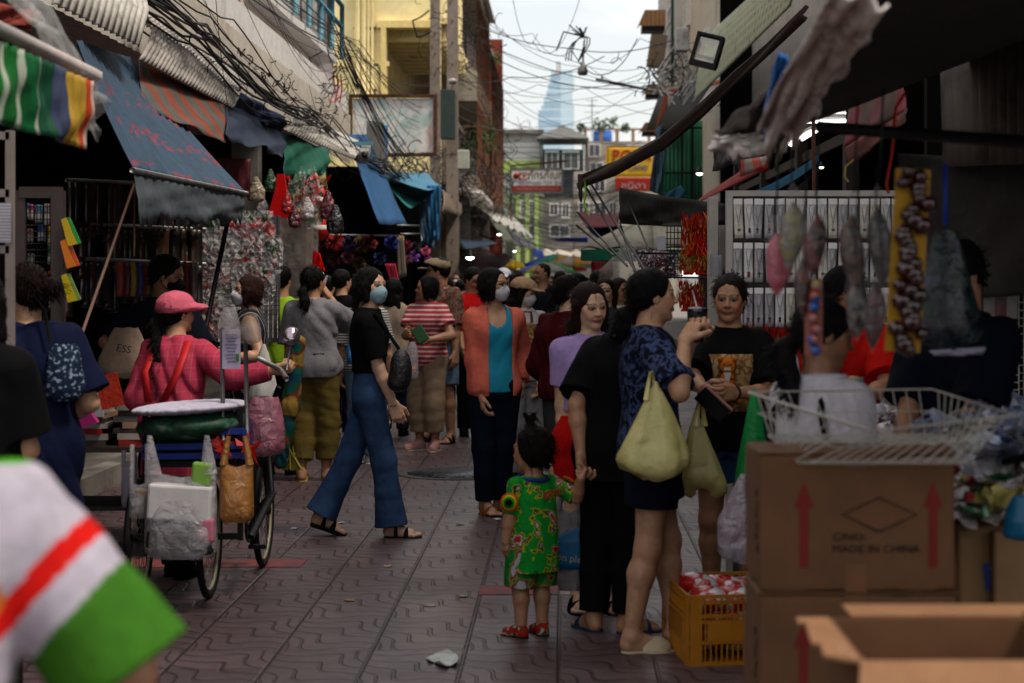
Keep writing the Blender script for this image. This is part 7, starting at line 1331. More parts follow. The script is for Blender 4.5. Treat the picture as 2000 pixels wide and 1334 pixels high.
b = MB(); b.box((1.65, 5.85, .45), (.95, .8, .9), bev=.01); tag(b.build('display_crate', M_crt2), 'big pale crate under the glittery packets at right', 'crate'); b = MB(); b.box((1.72, 6.1, 1.0), (.7, .5, .17), bev=.01); tag(b.build('display_tray', mat('tray_dark', (.08, .07, .08), .5)), 'dark tray under the silvery blue packets', 'tray')
sack('blue_bag', 2003, 968, 5.2, .12, .12, mat('blue_shiny', (.01, .13, .22), .3), 'teal blue bag corner at the right edge', seed=8, neck=.5)
CX0, CX1, ZF = P3(1362, 0, 8.15).x, P3(1490, 0, 8.15).x + .12, 8.15; cr_ = empty('yellow_crate', (.546 - .08 + .235, 8.17 + .31 + .03, 0), R_(7), 'yellow plastic crate filled with red and white wrapped packs on the ground', 'crate')
zt = P3(0, 1165, ZF).z; W_, D_ = .46, .62; M_ycr = mat('yellow_plastic', (.45, .21, .015), .45, spec=.4, var=.12)
def crate_side(b, L_, f):
 n = int(L_ / .022)
 for h_ in (0.006, zt * .33, zt * .62, zt * .7, zt - .03, zt - .006): b.box(f(L_ / 2, h_), f.d(L_, .014 if h_ > .01 else .02))
 for i in range(n + 1): b.box(f(L_ * i / n, zt * .5), f.d(.005, zt - .03))
class FS:
 def __init__(s, o, ax): s.o = o; s.ax = ax
 def __call__(s, u, h_): return V(s.o[0] + (u if s.ax == 0 else 0), s.o[1] + (u if s.ax == 1 else 0), h_)
 def d(s, l, h_): return (l, .012, h_) if s.ax == 0 else (.0121, l, h_)
for nm_, o_, ax, L_ in (('front_side', (-W_ / 2, -D_ / 2), 0, W_), ('back_side', (-W_ / 2, D_ / 2), 0, W_), ('left_side', (-W_ / 2, -D_ / 2 + .01), 1, D_ - .02), ('right_side', (W_ / 2, -D_ / 2 + .01), 1, D_ - .02)):
 b = MB(); crate_side(b, L_, FS(o_, ax)); f = FS(o_, ax); b.box(f(L_ * .56, zt * .475), (f.d(L_ * .8, zt * .26))[0:3] if ax else (L_ * .78, .016, zt * .26)); b.box(f(.03, zt * .5), (.05, .016, zt) if ax == 0 else (.0165, .05, zt)); b.build(nm_, M_ycr, cr_)
b = MB(); b.box((0, 0, .012), (W_ - .02, D_ - .02, .01)); b.build('bottom', M_ycr, cr_)
M_rw = mat('redwhite_pack', (.5, .05, .05), .2, pat=blotch([(.5, .03, .03), (.5, .03, .03), (.6, .58, .6), (.6, .58, .6)], 9, 1, [.40, .495, .505, .6]), spec=.8, bump=.6, bscale=25)
rp = np.random.RandomState(2)
for k in range(18):
 lay = k // 6; q = V((k % 3 - 1) * W_ * .25, ((k % 6) // 3 - .5) * D_ * .46, .08 + lay * (zt - .06) / 3 + .03 * rp.rand()); b = MB(); s = sorted([0, 1])
 rows = [[Vector((.082 * math.cos(a) * math.sin(t), .12 * math.sin(a) * math.sin(t), .055 * math.cos(t))) * (1 + .08 * rp.rand()) for a in np.linspace(0, 6.283, 13)] for t in np.linspace(.05, 3.09, 8)]; b.grid(rows, 0); tag(b.build('wrapped_pack', M_rw, loc=cr_.location + Matrix.Rotation(R_(7), 3, 'Z') @ q, rz=rp.rand()), 'red and white wrapped pack in the yellow crate', 'pack', 'red and white packs in the yellow crate')
sack('clear_bag', 1452, 925, 7.9, .2, .36, mat('clear_bag_film', (.42, .36, .42), .15, alpha=.55, bump=1., bscale=14, bdist=.03, spec=.9), 'clear plastic bag of purplish goods hanging beside the cartons', seed=11)
sack('green_bag', 1472, 760, 8.9, .16, .52, mat('green_film', (.02, .33, .1), .3, bump=.6), 'bright green plastic bag hanging by the tiger shirt woman', seed=12, top=.5)
# ---------------------------------------------------------------- the people
C_ = cloth
M_blkc = C_('black_cotton', (.012, .012, .013)); M_jean = C_('blue_denim', (.055, .10, .19), var=.3, vscale=9, dirt=((.07, .11, .18), .5), dscale=4); M_dkj = C_('dark_denim', (.012, .02, .04), var=.3, vscale=9, dirt=((.025, .04, .07), .55), dscale=4); M_ltj = C_('light_denim', (.16, .23, .32), var=.25, vscale=10)
M_mskw = C_('white_mask', (.55, .54, .57), bscale=60); M_mskb = C_('pale_blue_mask', (.30, .42, .47), bscale=60); M_mskk = C_('black_mask', (.012, .012, .014)); M_frame = mat('glasses_black', (.02, .015, .012), .3)
M_bag_y = mat('yellow_film', (.62, .57, .28), .32, var=.12, vscale=8, bump=.7, bscale=14, bdist=.02, trl=.25, spec=.5)
BR = (.40, .235, .15); TAN = (.47, .295, .20); FAIR = (.56, .385, .28); DK = (.26, .14, .085)
def band(P_, w, m, name, z, lv=.012):
 g = Grid(*[np.array(q) for q in ((-.3, -.3, z - .05), (.3, .3, z + .05))], .008); g.loft(P_.lv(1, .47, .85), lv); g.plane((0, 0, z + w / 2), (0, 0, 1)); g.plane((0, 0, z - w / 2), (0, 0, -1)); return g.obj(name, m, P_.child)
A_ = Person(722, 1047, 525, 88, 'young woman in black t-shirt, pale blue mask and wide flared jeans, mid-stride', sex='f', skin=FAIR, head=(38, 4, 0), bulk=.95,
 pose=dict(RF=(.06, .17, 0, 10), LF=(-.06, -.27, .055, 5), RH=('px', 772, 800, -.15), RE=(.3, -1, .1), LH=(-.12, .05, .80), sh=(0, .0, 0), RC=.5))
A_.body(); A_.top(M_blkc, sleeve=.8, hem=.615, off=.018, fold=.007); A_.pants(M_jean, r=(.060, .047, .050, .064), waist=.625, fold=.004, off=.006); A_.hair('bob', (.012, .009, .009), fringe=.12); A_.mask(M_mskb); A_.shoes(C_('dark_sandal', (.02, .022, .028)), 'sandal')
o = empty('sling_bag', P3(783, 720, 12.0), 0, 'black quilted sling bag hanging on the back of the woman in flared jeans', 'bag'); g = Grid(np.array([-.12, -.12, -.2]), np.array([.12, .12, .2]), .008); g.ell((0, 0, 0), (.065, .08, .12), k=0); g.ell((-.02, 0, -.08), (.06, .07, .06), k=.04); g.noise(.004, 60); g.obj('pouch', mat('quilted_black', (.02, .02, .024), .5, bump=1., bscale=50, bdist=.01, spec=.5), o); b = MB(); b.tube([(0, .0, .1), (-.08, -.02, .22), (-.16, -.05, .33)], .012, 5); b.build('strap', M_blkc, o)
b = MB(); b.tube([A_.M @ A_.J['Rw'] + V(.028 * math.cos(a), .028 * math.sin(a), .008 * math.cos(a)) - A_.M @ A_.J['Rw'] for a in np.linspace(0, 6.28, 12)], .004, 4); tag(b.build('wristwatch', M_steel, loc=A_.M @ A_.J['Rw']), 'slim metal watch on the wrist of the woman in flared jeans', 'watch')
B_ = Person(965, 1004, 526, 166, 'woman in open coral jacket over turquoise polo shirt, glasses and white mask', sex='f', skin=TAN, head=(-50, 4, 0), pose=dict(RF=(.06, .02, 0, -15), LF=(-.06, -.07, 0, -25), RH=('px', 942, 790, -.1), RE=(.5, -1, 0), LH=(-.2, -.06, .86), LC=.6, RC=.4))
B_.body(); B_.top(mat('turquoise', (.02, .30, .42), .8, bump=.3, bscale=14), 'polo_shirt', sleeve=0, hem=.50, off=.014, vneck=.1, fold=.004); B_.top(C_('coral', (.60, .19, .14)), 'jacket', sleeve=1.85, hem=.485, off=.024, open_=(.082, -.025), fold=.007, nk=.055, seed=4)
B_.pants(M_dkj, r=(.060, .046, .042, .038), length=.97); B_.hair('bob', (.012, .01, .009), ln=.3); B_.mask(M_mskw); B_.glasses(M_frame); B_.shoes(C_('tan_sandal', (.22, .10, .045)), 'sandal', M_blkc)
Cc = Person(612, 938, 522, 14, 'woman from behind in grey t-shirt, olive trousers and low ponytail', sex='f', bulk=1.12, skin=BR, head=(18, 0, 0), pose=dict(RF=(.1, .06, 0, 10), LF=(-.06, -.06, .0, -20), RH=('px', 642, 578, .22), RE=(.6, .5, -1), LH=('px', 566, 745, .0), LE=(-.6, -.6, -.2), RC=.9))
Cc.body(); Cc.top(C_('heather_grey', (.23, .22, .235), var=.2, vscale=80), sleeve=.95, hem=.485, off=.030, flare=.05, fold=.009, seed=5); Cc.pants(C_('olive', (.15, .115, .04)), r=(.066, .056, .052, .048), length=.88, off=.012, fold=.007); Cc.hair('tail', (.012, .009, .008), ln=.045); Cc.shoes(C_('mustard', (.35, .28, .11)), 'slide')
band(Cc, .022, M_blkc, 'belt_bag', Cc.J['pel'].z + .055 * Cc.H, .042)
b = MB(); b.box((0, 0, 0), (.012, .07, .14), Matrix.Rotation(.3, 3, 'Y')); tag(b.build('mobile_phone', mat('phone_white', (.5, .48, .48), .3), loc=P3(634, 555, 15.9)), 'pale phone held to the ear of the grey t-shirt woman', 'phone')
D_ = Person(548, 905, 520, 5, 'man from behind in lime green polo shirt with striped collar', sex='m', skin=BR, head=(10, -4, 0), H=1.68, Z=16.1); D_.root.location.z = 0; D_.body(feet=False); D_.top(C_('lime', (.27, .42, .04)), sleeve=.8, hem=.48, off=.028, seed=8, nk=.046); D_.pants(M_dkj); D_.hair('short', (.012, .01, .009)); D_.shoes(M_blkc, 'shoe')
b = MB(); b.lathe(tuple(D_.J['nb'] + V(0, 0, .0)), [(.066, -.012), (.062, .028), (.057, .03)], 20, cap=False); b.cur = 1; b.lathe(tuple(D_.J['nb']), [(.0675, .010), (.0655, .018)], 20, cap=False); b.build('collar', [C_('lime', (.27, .42, .04)), M_wh], D_.root)
E_ = Person(485, 985, 536, 262, 'woman with reddish bob and white mask in sleeveless dark striped dress', sex='f', skin=TAN, head=(-12, 8, 0), Z=14.0, H=1.60, pose=dict(LH=('px', 440, 700, -.3), LE=(-.2, -1, -.4), RH=('px', 455, 690, .1))); E_.root.location.z = 0; E_.body(feet=False)
E_.top(C_('dark_stripes', (.03, .03, .04), pat=stripes(0, .035, (.03, .03, .045), (.28, .27, .27), .8)), 'dress', sleeve=0, hem=.36, off=.03, flare=.1, nk=.042); E_.pants(M_dkj); E_.hair('bob', (.05, .02, .015), fringe=.1); E_.mask(M_mskw); E_.shoes(M_blkc, 'shoe')
sack('white_bag', 515, 672, 13.2, .2, .42, mat('white_film', (.55, .54, .52), .3, trl=.2, bump=.8, bscale=14), 'white plastic bag with yellow-green contents carried by the masked bob-haired woman', seed=4, neck=.1, top=.5)
F2 = Person(338, 1128, 572, 12, 'trike vendor from behind in pink checked shirt, pink sun hat and long ponytail', sex='f', bulk=1.02, skin=TAN, head=(38, 6, 0), pose=dict(RH=('px', 538, 722, -.1), RE=(.2, -.6, -1), LH=(-.17, .2, .92), LE=(-.2, -1, -.6), sh=(0, .05, -.01), RC=.9, RF=(.07, .0, 0, 5), LF=(-.03, .1, 0, 0)))
M_pink = C_('pink_check', (.42, .07, .12), pat=plaid(.062, (.5, .17, .21), .07)); F2.body(feet=False); F2.top(M_pink, sleeve=1.85, hem=.36, off=.026, flare=.05, fold=.010, seed=6); F2.pants(M_blkc); F2.hair('pony', (.01, .008, .008), ln=.20, side=-.1); F2.shoes(M_blkc, 'shoe')
h, hp = F2.hh, F2.hp; g = Grid(np.array(F2.hc) - 1.2 * h, np.array(F2.hc) + 1.2 * h, .007); Rm = [list(r) for r in F2.HR]; g.ell(hp(0, -.06, .24), (.46 * h, .52 * h, .37 * h), Rm, 0); g.plane(hp(0, 0, .12), F2.HR @ V(0, .12, -1)); g.noise(.0035, 60); g.ell(hp(0, .1, .14), (.50 * h, .56 * h, .08 * h), Rm, .03); g.cap(hp(-.2, .45, .14), hp(.2, .45, .14), .18 * h, .18 * h, .03) if 0 else g.ell(hp(0, .42, .10), (.42 * h, .46 * h, .07 * h), Rm, .03); g.obj('sun_hat', C_('hat_pink', (.52, .15, .21), bscale=30), F2.root)
b = MB(); J = F2.J; b.grid([[J['nb'] + V(-.10 + .04 * i, -.06 - .004 * i, -.01)  for i in range(2)], [J['nb'] + V(-.13 + .04 * i, -.155, -.17) for i in range(2)], [J['nb'] + V(-.1 + .04 * i, -.175, -.33) for i in range(2)]], .006); b.build('apron_strap', mat('strap_red', (.5, .025, .03), .6), F2.root); b = MB(); b.grid([[J['nb'] + V(.08 + .04 * i, -.07, -.01) for i in range(2)], [J['nb'] + V(.06 + .04 * i, -.16, -.17) for i in range(2)], [J['nb'] + V(-.02 + .04 * i, -.178, -.33) for i in range(2)]], .006); b.build('apron_strap', mat('strap_red', (.5, .025, .03), .6), F2.root)
G_ = Person(712, 905, 535, 8, 'woman from behind in thin black and white striped top and light jeans', sex='f', skin=TAN, head=(0, 0, 0), H=1.58, pose=dict(RF=(.05, .05, 0, 8), LF=(-.04, -.1, .03, 0))); G_.body(feet=False); G_.top(C_('bw_stripes', (.4, .4, .4), pat=stripes(2, .022, (.42, .41, .4), (.04, .04, .05), .62)), sleeve=.9, hem=.5, off=.026, seed=9); G_.pants(M_ltj, r=(.06, .05, .05, .046)); G_.hair('long', (.03, .018, .014), ln=.12); G_.shoes(C_('sneaker', (.45, .43, .42)), 'shoe')
b = MB(); b.lathe((0, 0, 0), [(0, 0), (.03, 0), (.032, .06), (.03, .13), (.012, .17), (.014, .19), (0, .19)], 12); tag(b.build('water_bottle', mat('blue_bottle', (.03, .2, .45), .15, spec=.8), loc=P3(684, 712, 16.2)), 'blue water bottle at the hip of the striped top woman', 'bottle')
Hh = Person(834, 880, 540, 212, 'woman with black bob in pink and white striped t-shirt and beige trousers', sex='f', bulk=1.18, skin=BR, head=(50, 0, 0), pose=dict(RF=(.09, .02, 0, 20), LF=(-.07, .0, 0, -25), RH=('px', 792, 652, -.3), RE=(.6, -.6, -.7), LH=('px', 836, 664, -.32), LE=(-.8, -.4, -.6), LC=.7))
Hh.body(); Hh.top(C_('tee_pink_stripes', (.5, .2, .22), pat=stripes(2, .042, (.42, .075, .10), (.56, .46, .45), .62)), sleeve=.62, hem=.485, off=.026, fold=.007, seed=2, scoop=.01); Hh.pants(C_('khaki', (.34, .26, .19)), r=(.066, .054, .052, .048), length=.86, fold=.008); Hh.hair('bob', (.01, .009, .009)); Hh.shoes(C_('pale_pink_shoe', (.45, .27, .25)), 'shoe', C_('sole_cream', (.45, .42, .38)))
p = Hh.M @ Hh.J['Lpalm']; b = MB(); b.box((0, 0, 0), (.11, .02, .16), Matrix.Rotation(-.6, 3, 'Y') @ Matrix.Rotation(-.4, 3, 'X'), bev=.006); tag(b.build('green_wallet', mat('dark_green_leather', (.03, .10, .045), .45), loc=p + V(0, -.05, .06)), 'dark green wallet held by the pink striped t-shirt woman', 'wallet')
o = empty('drink_bag', P3(805, 668, 17.9), 0, 'clear plastic bag with orange pieces held by the pink striped t-shirt woman', 'bag'); b = MB(); b.grid([[(.055 * math.cos(a) * k, .04 * math.sin(a) * k, z_) for a in np.linspace(0, 6.283, 13)] for z_, k in ((0, .4), (-.05, .9), (-.2, 1), (-.3, 1.02), (-.33, .8))], 0); b.build('film', mat('clear_film2', (.5, .45, .5), .1, alpha=.45), o); b = MB(); [b.box((.02 * math.sin(i * 2.3), .015 * math.cos(i * 3.1), -.23 - .012 * (i % 6)), (.035, .03, .02), Matrix.Rotation(i, 3, 'X'), bev=.005) for i in range(14)]; b.build('orange_pieces', mat('orange_fruit', (.6, .27, .02), .3), o)
I_ = Person(856, 864, 505, 222, 'older man in beige flat cap, glasses and brown patterned shirt', sex='m', bulk=1.15, skin=BR, head=(45, 0, 0), pose=dict(RF=(.12, 0, 0, 15), LF=(-.14, 0, 0, -20))); I_.body(); I_.top(C_('paisley', (.2, .12, .1), pat=blotch([(.10, .07, .06), (.22, .16, .12), (.16, .04, .04), (.28, .22, .18)], 18, 3)), sleeve=.95, hem=.47, off=.03, flare=.04); I_.pants(M_ltj, length=.42, r=(.066, .058, .05, .05)); I_.glasses(M_frame); I_.shoes(M_blkc, 'sandal')
def cap(P_, m, col=(.3, .3, .3), flat=False, hairs='short', brim=1):
 P_.hair(hairs, (.02, .015, .012)); h, hp = P_.hh, P_.hp; Rm = [list(r) for r in P_.HR]; g = Grid(np.array(P_.hc) - 1.0 * h, np.array(P_.hc) + 1.1 * h, max(.006, P_.v * .8))
 g.ell(hp(0, -.05 if not flat else .02, .22), ((.43 if not flat else .47) * h, (.5 if not flat else .58) * h, (.36 if not flat else .30) * h), Rm, 0); g.plane(hp(0, 0, .16), P_.HR @ V(0, .12 if not flat else .35, -1));
 if brim: g.ell(hp(0, .44, .17 if not flat else .10), (.27 * h, .36 * h, .04 * h), Rm, .02)
 g.noise(.02 * h, 40); g.obj('cap', m, P_.child)
cap(I_, C_('cap_beige', (.25, .21, .15)), flat=True)
J_ = Person(862, 790, 527, 190, 'middle aged man in beige t-shirt behind the flat cap man', sex='m', skin=BR, head=(0, -8, 0), Z=23.5, H=1.68); J_.root.location.z = 0; J_.body(feet=False); J_.top(C_('sand_tee', (.45, .32, .2)), sleeve=.7, hem=.48); J_.pants(M_dkj); J_.hair('crop', (.02, .015, .012)); J_.shoes(M_blkc, 'shoe')
K_ = Person(880, 705, 545, 5, 'small woman with long brown hair in pale blue top and cream trousers, far behind', sex='f', skin=TAN, H=1.58, pose=dict(RF=(.06, .1, 0, 0), LF=(-.05, -.1, .02, 0))); K_.body(feet=False); K_.top(C_('pale_blue_print', (.35, .42, .45), pat=blotch([(.3, .4, .45), (.45, .48, .48), (.06, .09, .14)], 14, 3)), sleeve=1.2, hem=.5); K_.pants(C_('cream_trs', (.42, .37, .3)), r=(.06, .05, .05, .046)); K_.hair('long', (.05, .025, .018), ln=.14); K_.shoes(C_('sneaker', (.45, .43, .42)), 'shoe')
K2 = Person(893, 712, 532, 200, 'dark haired person with white mask among the small far figures', sex='f', skin=TAN, H=1.66); K2.body(feet=False); K2.top(C_('grey_dark', (.08, .08, .085)), sleeve=1.2); K2.pants(M_blkc); K2.hair('short'); K2.mask(M_mskw); K2.shoes(M_blkc, 'shoe')
sack('green_bag', 888, 655, 24, .24, .35, mat('green_film2', (.03, .25, .14), .3, bump=.7, bscale=14), 'green plastic bag carried behind the red shirt person', seed=21); sack('red_bag', 899, 628, 26, .14, .38, mat('red_film', (.5, .08, .06), .3, bump=.7, bscale=14), 'red plastic bag hanging beside the green one', seed=22)
L_p = Person(925, 845, 520, 165, 'person in bright red sports shirt looking down at a phone', sex='m', skin=BR, head=(-20, -18, 0), Z=20, H=1.68, pose=dict(RH=('px', 905, 685, -.35), RE=(.8, -.3, -.6), LH=('px', 925, 683, -.4))); L_p.root.location.z = 0; L_p.body(feet=False); L_p.top(C_('red_sport', (.5, .02, .02)), sleeve=1.25, hem=.5, off=.03); L_p.pants(M_blkc); L_p.hair('short'); L_p.shoes(M_blkc, 'shoe')
text_obj('SPORT', .07, mat('print_white', (.5, .45, .45)), L_p.M @ V(-.03, .145, 1.24), (R_(90), 0, R_(12)), L_p.root if 0 else None, sx=1)['label'] = 'white print across the chest of the bright red sports shirt'
M2 = Person(1022, 905, 536, 150, 'woman in white mask and tan cap with white blouse, gold backpack on her front', sex='f', skin=FAIR, head=(-48, -10, 0), Z=15.6, H=1.58, pose=dict(LH=('px', 1050, 745, -.1), LE=(-.6, -1, 0))); M2.root.location.z = 0; M2.body(feet=False); M2.top(C_('white_blouse', (.5, .48, .48)), sleeve=1.1, hem=.5, off=.03, fold=.009); M2.pants(C_('pale_grey', (.33, .32, .34)), r=(.064, .056, .056, .052)); cap(M2, C_('cap_tan', (.42, .3, .2)), hairs='long'); M2.mask(M_mskw); M2.shoes(M_blkc, 'shoe')
o = empty('backpack', P3(1029, 660, 15.25), .1, 'small gold-brown patterned backpack worn on the front of the masked woman', 'backpack'); b = MB(); b.box((0, 0, 0), (.17, .11, .24), bev=.04); b.build('main_pouch', mat('gold_brown', (.22, .12, .03), .45, pat=blotch([(.14, .07, .02), (.3, .17, .05), (.4, .28, .12)], 40, 2), bump=.5), o); b = MB(); b.box((0, -.06, -.04), (.13, .04, .12), bev=.018); b.build('front_pocket', mat('gold_brown', (.22, .12, .03)), o); b = MB(); b.tube([(-.04, 0, .12), (-.03, -.01, .2), (.03, -.01, .2), (.04, 0, .12)], .012, 5); b.build('handle', mat('strap_brown', (.12, .05, .025)), o)
Mw = Person(984, 740, 521, 175, 'person in a white baseball cap in the far crowd behind the coral jacket', sex='m', Z=27, H=1.7, skin=TAN, head=(0, -10, 0)); Mw.root.location.z = 0; Mw.body(feet=False); Mw.top(M_blkc, sleeve=.8); Mw.pants(M_dkj); cap(Mw, C_('cap_white', (.6, .62, .66))); Mw.shoes(M_blkc, 'shoe')
N_ = Person(1058, 793, 515, 190, 'man with shaved head in black polo and dark jeans striding forward', sex='m', skin=BR, head=(42, 0, 0), bulk=1.05, pose=dict(RF=(.10, .30, .0, 10), LF=(-.08, -.15, .07, -5), RH=(.28, -.05, .86), LH=(-.28, .1, .86))); N_.body(); N_.top(C_('black_polo', (.025, .028, .033)), sleeve=.9, hem=.48, off=.028, vneck=.06); N_.pants(M_dkj, r=(.062, .05, .046, .042)); N_.hair('crop', (.035, .025, .02)); N_.shoes(M_blkc, 'boot')
O_ = Person(1112, 1035, 541, 40, 'person from behind in loose maroon sweater with pale blue mask', sex='f', skin=FAIR, head=(38, 0, 0), Z=13.0, H=1.6, bulk=1.2, pose=dict(RH=(.1, .3, .95), LH=(-.22, .15, .85))); O_.root.location.z = 0; O_.body(feet=False); O_.top(C_('maroon_knit', (.085, .012, .016)), sleeve=1.7, hem=.5, off=.04, fold=.01); O_.pants(C_('grey_short', (.07, .07, .075)), r=(.06, .05, .05, .046), length=.45); O_.hair('short', (.02, .009, .009)); O_.mask(M_mskb); O_.glasses(M_frame); O_.shoes(M_blkc, 'slide')
o = MB(); o.grid([[V(.0 + .12 * i / 4, .01 * math.sin(i * 2 + j), -.34 * j / 6) for i in range(5)] for j in range(7)], .008); tag(o.build('green_tote', mat('dk_green_bag', (.015, .10, .04), .5), loc=P3(1080, 768, 14.5)), 'dark green shopping bag hanging by the maroon sweater person', 'bag')
P_ = Person(1152, 1192, 556, 165, 'girl with long brown hair in lavender crop top and red shorts', sex='f', skin=FAIR, head=(-12, -8, 5), bulk=.95, pose=dict(RH=('px', 1108, 900, .0), RE=(.5, -1, 0), LH=(-.2, .05, .78), RF=(.05, .0, 0, 10), LF=(-.07, .05, 0, -10))); P_.body(lips=(.42, .07, .07)); P_.top(C_('lavender', (.38, .29, .50)), sleeve=.62, hem=.615, off=.014, fold=.005, nk=.052); P_.pants(C_('red_shorts', (.45, .015, .015)), waist=.60, length=.24, off=.022, r=(.062, .055, .05, .05)); P_.hair('long', (.035, .016, .012), ln=.15); P_.shoes(M_blkc, 'sandal')
Q_ = Person(1196, 1234, 556, 35, 'person in loose black t-shirt and trousers holding the child by the hand, face hidden', sex='m', skin=BR, head=(10, -8, 0), bulk=1.05, pose=dict(LH=('px', 1136, 893, -.08), LE=(-.5, -1, 0), LC=.8, RF=(.07, .04, 0, 30), LF=(-.08, .0, 0, -60), RH=(.2, .2, .95), sh=(.06, .03, 0), hd=(.10, .02, -.01))); Q_.body(); Q_.top(M_blkc, sleeve=.8, hem=.44, off=.036, flare=.03, fold=.01, seed=7); Q_.pants(C_('black_trs', (.010, .010, .011)), r=(.058, .047, .045, .042), length=.97, off=.012, fold=.003); Q_.hair('short'); Q_.shoes(C_('navy_flip', (.03, .06, .12)), 'flip', C_('navy_flip', (.03, .06, .12)))
R2 = Person(1272, 1268, 529, 84, 'woman in navy patterned shirt, shorts and cream slides raising a drink to her lips', sex='f', skin=TAN, head=(-4, 2, 0), pose=dict(RF=(.06, -.06, 0, -4), LF=(-.08, .15, .01, -12), LH=('px', 1352, 660, -.1), RH=('px', 1338, 664, -.22), RE=(.5, -.2, -1), LE=(-.2, -.3, -1), RC=.85, LC=.8, RD=(-.2, .5, .75), RN=(-.3, .4, -.6)))
R2.body(lips=(.42, .14, .11)); R2.top(C_('navy_print', (.03, .04, .08), pat=blotch([(.012, .014, .03), (.02, .03, .06), (.09, .12, .22), (.012, .016, .035)], 26, 3)), sleeve=.85, hem=.475, off=.026, flare=.03, fold=.008, vneck=.05, seed=11); R2.pants(C_('navy_shorts', (.012, .016, .035)), waist=.58, length=.28, off=.025, r=(.066, .06, .05, .05)); R2.hair('tail', (.011, .009, .009), ln=.03); R2.shoes(C_('cream_slide', (.50, .43, .32)), 'slide', C_('cream_sole', (.48, .41, .30)))
p = R2.M @ R2.J['Rw']; b = MB(); b.lathe((0, 0, 0), [(0, 0), (.036, 0), (.044, .13), (.046, .14), (.04, .145), (0, .15)], 16); b.cur = 1; b.tube([(0, 0, .14), (-.02, .02, .22)], .004, 5); tag(b.build('iced_drink', [mat('dark_cup', (.015, .02, .035), .2, spec=.7), mat('straw', (.5, .5, .5))], loc=P3(1362, 668, 8.45)), 'dark takeaway cup held up by the woman in the navy print shirt', 'drink')
def shopbag(x, y, z, w, h, m, label, seed, sx=.6, parent=None):
 """carrier bag: two handles looped together, filled body"""
 o = empty('carrier_bag', P3(x, y, z), 0, label, 'bag'); rs = np.random.RandomState(seed); rows = []
 for j in range(19):
  t = j / 18; s = .05 + .95 * min(1, max(0, (t - .02) / .8)) ** .95; s *= 1 if t < .9 else .35 + .65 * math.sqrt(max(0, 1 - ((t - .9) / .101) ** 2))
  rows.append([(w / 2 * s * math.copysign(abs(math.cos(a)) ** .8, math.cos(a)) + .02 * math.sin(2 * t + seed) + .006 * math.sin(9 * a + 6 * t) * t, w * .32 * s * math.sin(a) * (1 + .10 * math.sin(5 * a + seed)) + .004 * math.sin(16 * a) * (1 - t), -h * t + .025 * math.sin(a * 2 + seed) * t) for a in np.linspace(0, 6.2832, 37)])
 b = MB(); b.grid(rows, 0); b.build('bag_body', m, o)
 b = MB(); [b.tube([(-.004 * k, 0, .04), (-.012 * k, -.012 * k, -.01), (-.02 * k, -.02 * k, -h * .2)], [.006, .009, .014], 6) for k in (1, -1)]; b.build('handles', m, o); return o
shopbag(1272, 745, 8.2, .305, .385, M_bag_y, 'large yellow carrier bag hanging from the arm of the woman in the navy print shirt', 1); shopbag(1368, 800, 8.8, .22, .37, M_bag_y, 'second yellow carrier bag, slimmer, between the two standing women', 5)
o = empty('mobile_phone', P3(1392, 790, 8.7), 0, 'black phone in a pink case held between the two women', 'phone'); Rp = Matrix.Rotation(.75, 3, 'Y') @ Matrix.Rotation(.2, 3, 'X'); b = MB(); b.box((0, 0, 0), (.155, .009, .075), Rp, bev=.003); b.build('phone_body', mat('phone_black', (.01, .01, .012), .15), o); b = MB(); b.box(Rp @ V(.0, .004, .03), (.16, .014, .03), Rp, bev=.004); b.build('pink_case', mat('case_pink', (.5, .25, .24), .5), o)
S2 = Person(1425, 1180, 541, 188, 'woman facing the camera in black t-shirt with a tiger picture and ripped denim shorts', sex='f', skin=BR, Z=9.5, H=1.60, head=(3, -4, -2), pose=dict(RH=('px', 1378, 748, -.42), RE=(.8, -.5, -.6), LH=('px', 1432, 752, -.32), LE=(-.9, -.6, -.5), LC=.55, RC=.6)); S2.root.location.z = 0
S2.body(lips=(.34, .12, .09)); S2.top(M_blkc, sleeve=.85, hem=.485, off=.030, flare=.02, fold=.008, seed=12); S2.pants(M_jean, waist=.59, length=.26, off=.02, r=(.064, .058, .05, .05)); S2.hair('bun', (.025, .014, .011)); S2.shoes(M_blkc, 'sandal')
def chest(P_, x, y, w, h, dz): # print panel following the chest, local coordinates
 rows = [];
 for j in range(9): rows.append([V(x + w * (i / 8 - .5), .110 + .03 * math.cos((x + w * (i / 8 - .5)) / .12) - .03 + .03 * math.exp(-((y - h * j / 8 - 1.19) / .07) ** 2) + dz, y - h * j / 8) for i in range(9)])
 return rows
b = MB(); b.grid(chest(S2, .0, 1.235, .235, .27, .028), .003); b.build('print_panel', C_('tan_scale_print', (.36, .24, .12), pat=blotch([(.42, .30, .16), (.2, .11, .05), (.46, .34, .2)], 26, 1), bump=.2), S2.root)
b = MB(); b.cur = 0; yy = .172; b.lathe((0, yy, 1.18), [(0, .014), (.03, .012), (.042, 0)], 14, (0, 1, 0)); [b.lathe((s * .033, yy, 1.212), [(0, .012), (.012, .01), (.015, 0)], 8, (0, 1, 0)) for s in (1, -1)]; b.box((0, yy - .005, 1.09), (.07, .02, .13), bev=.02); b.box((-.04, yy - .005, 1.05), (.03, .02, .1), Matrix.Rotation(.6, 3, 'Y'), bev=.01); b.cur = 1; b.prism([(-.018, yy + .006, 1.15), (.018, yy + .006, 1.15), (0, yy + .006, 1.07)], (0, .008, 0)); b.box((0, yy + .012, 1.168), (.03, .008, .014)); b.cur = 2; [b.box((s * .016, yy + .013, 1.188), (.008, .006, .006)) for s in (1, -1)]; [b.box((0, yy + .004, z_), (.06, .004, .006)) for z_ in (1.12, 1.05, 1.03)]
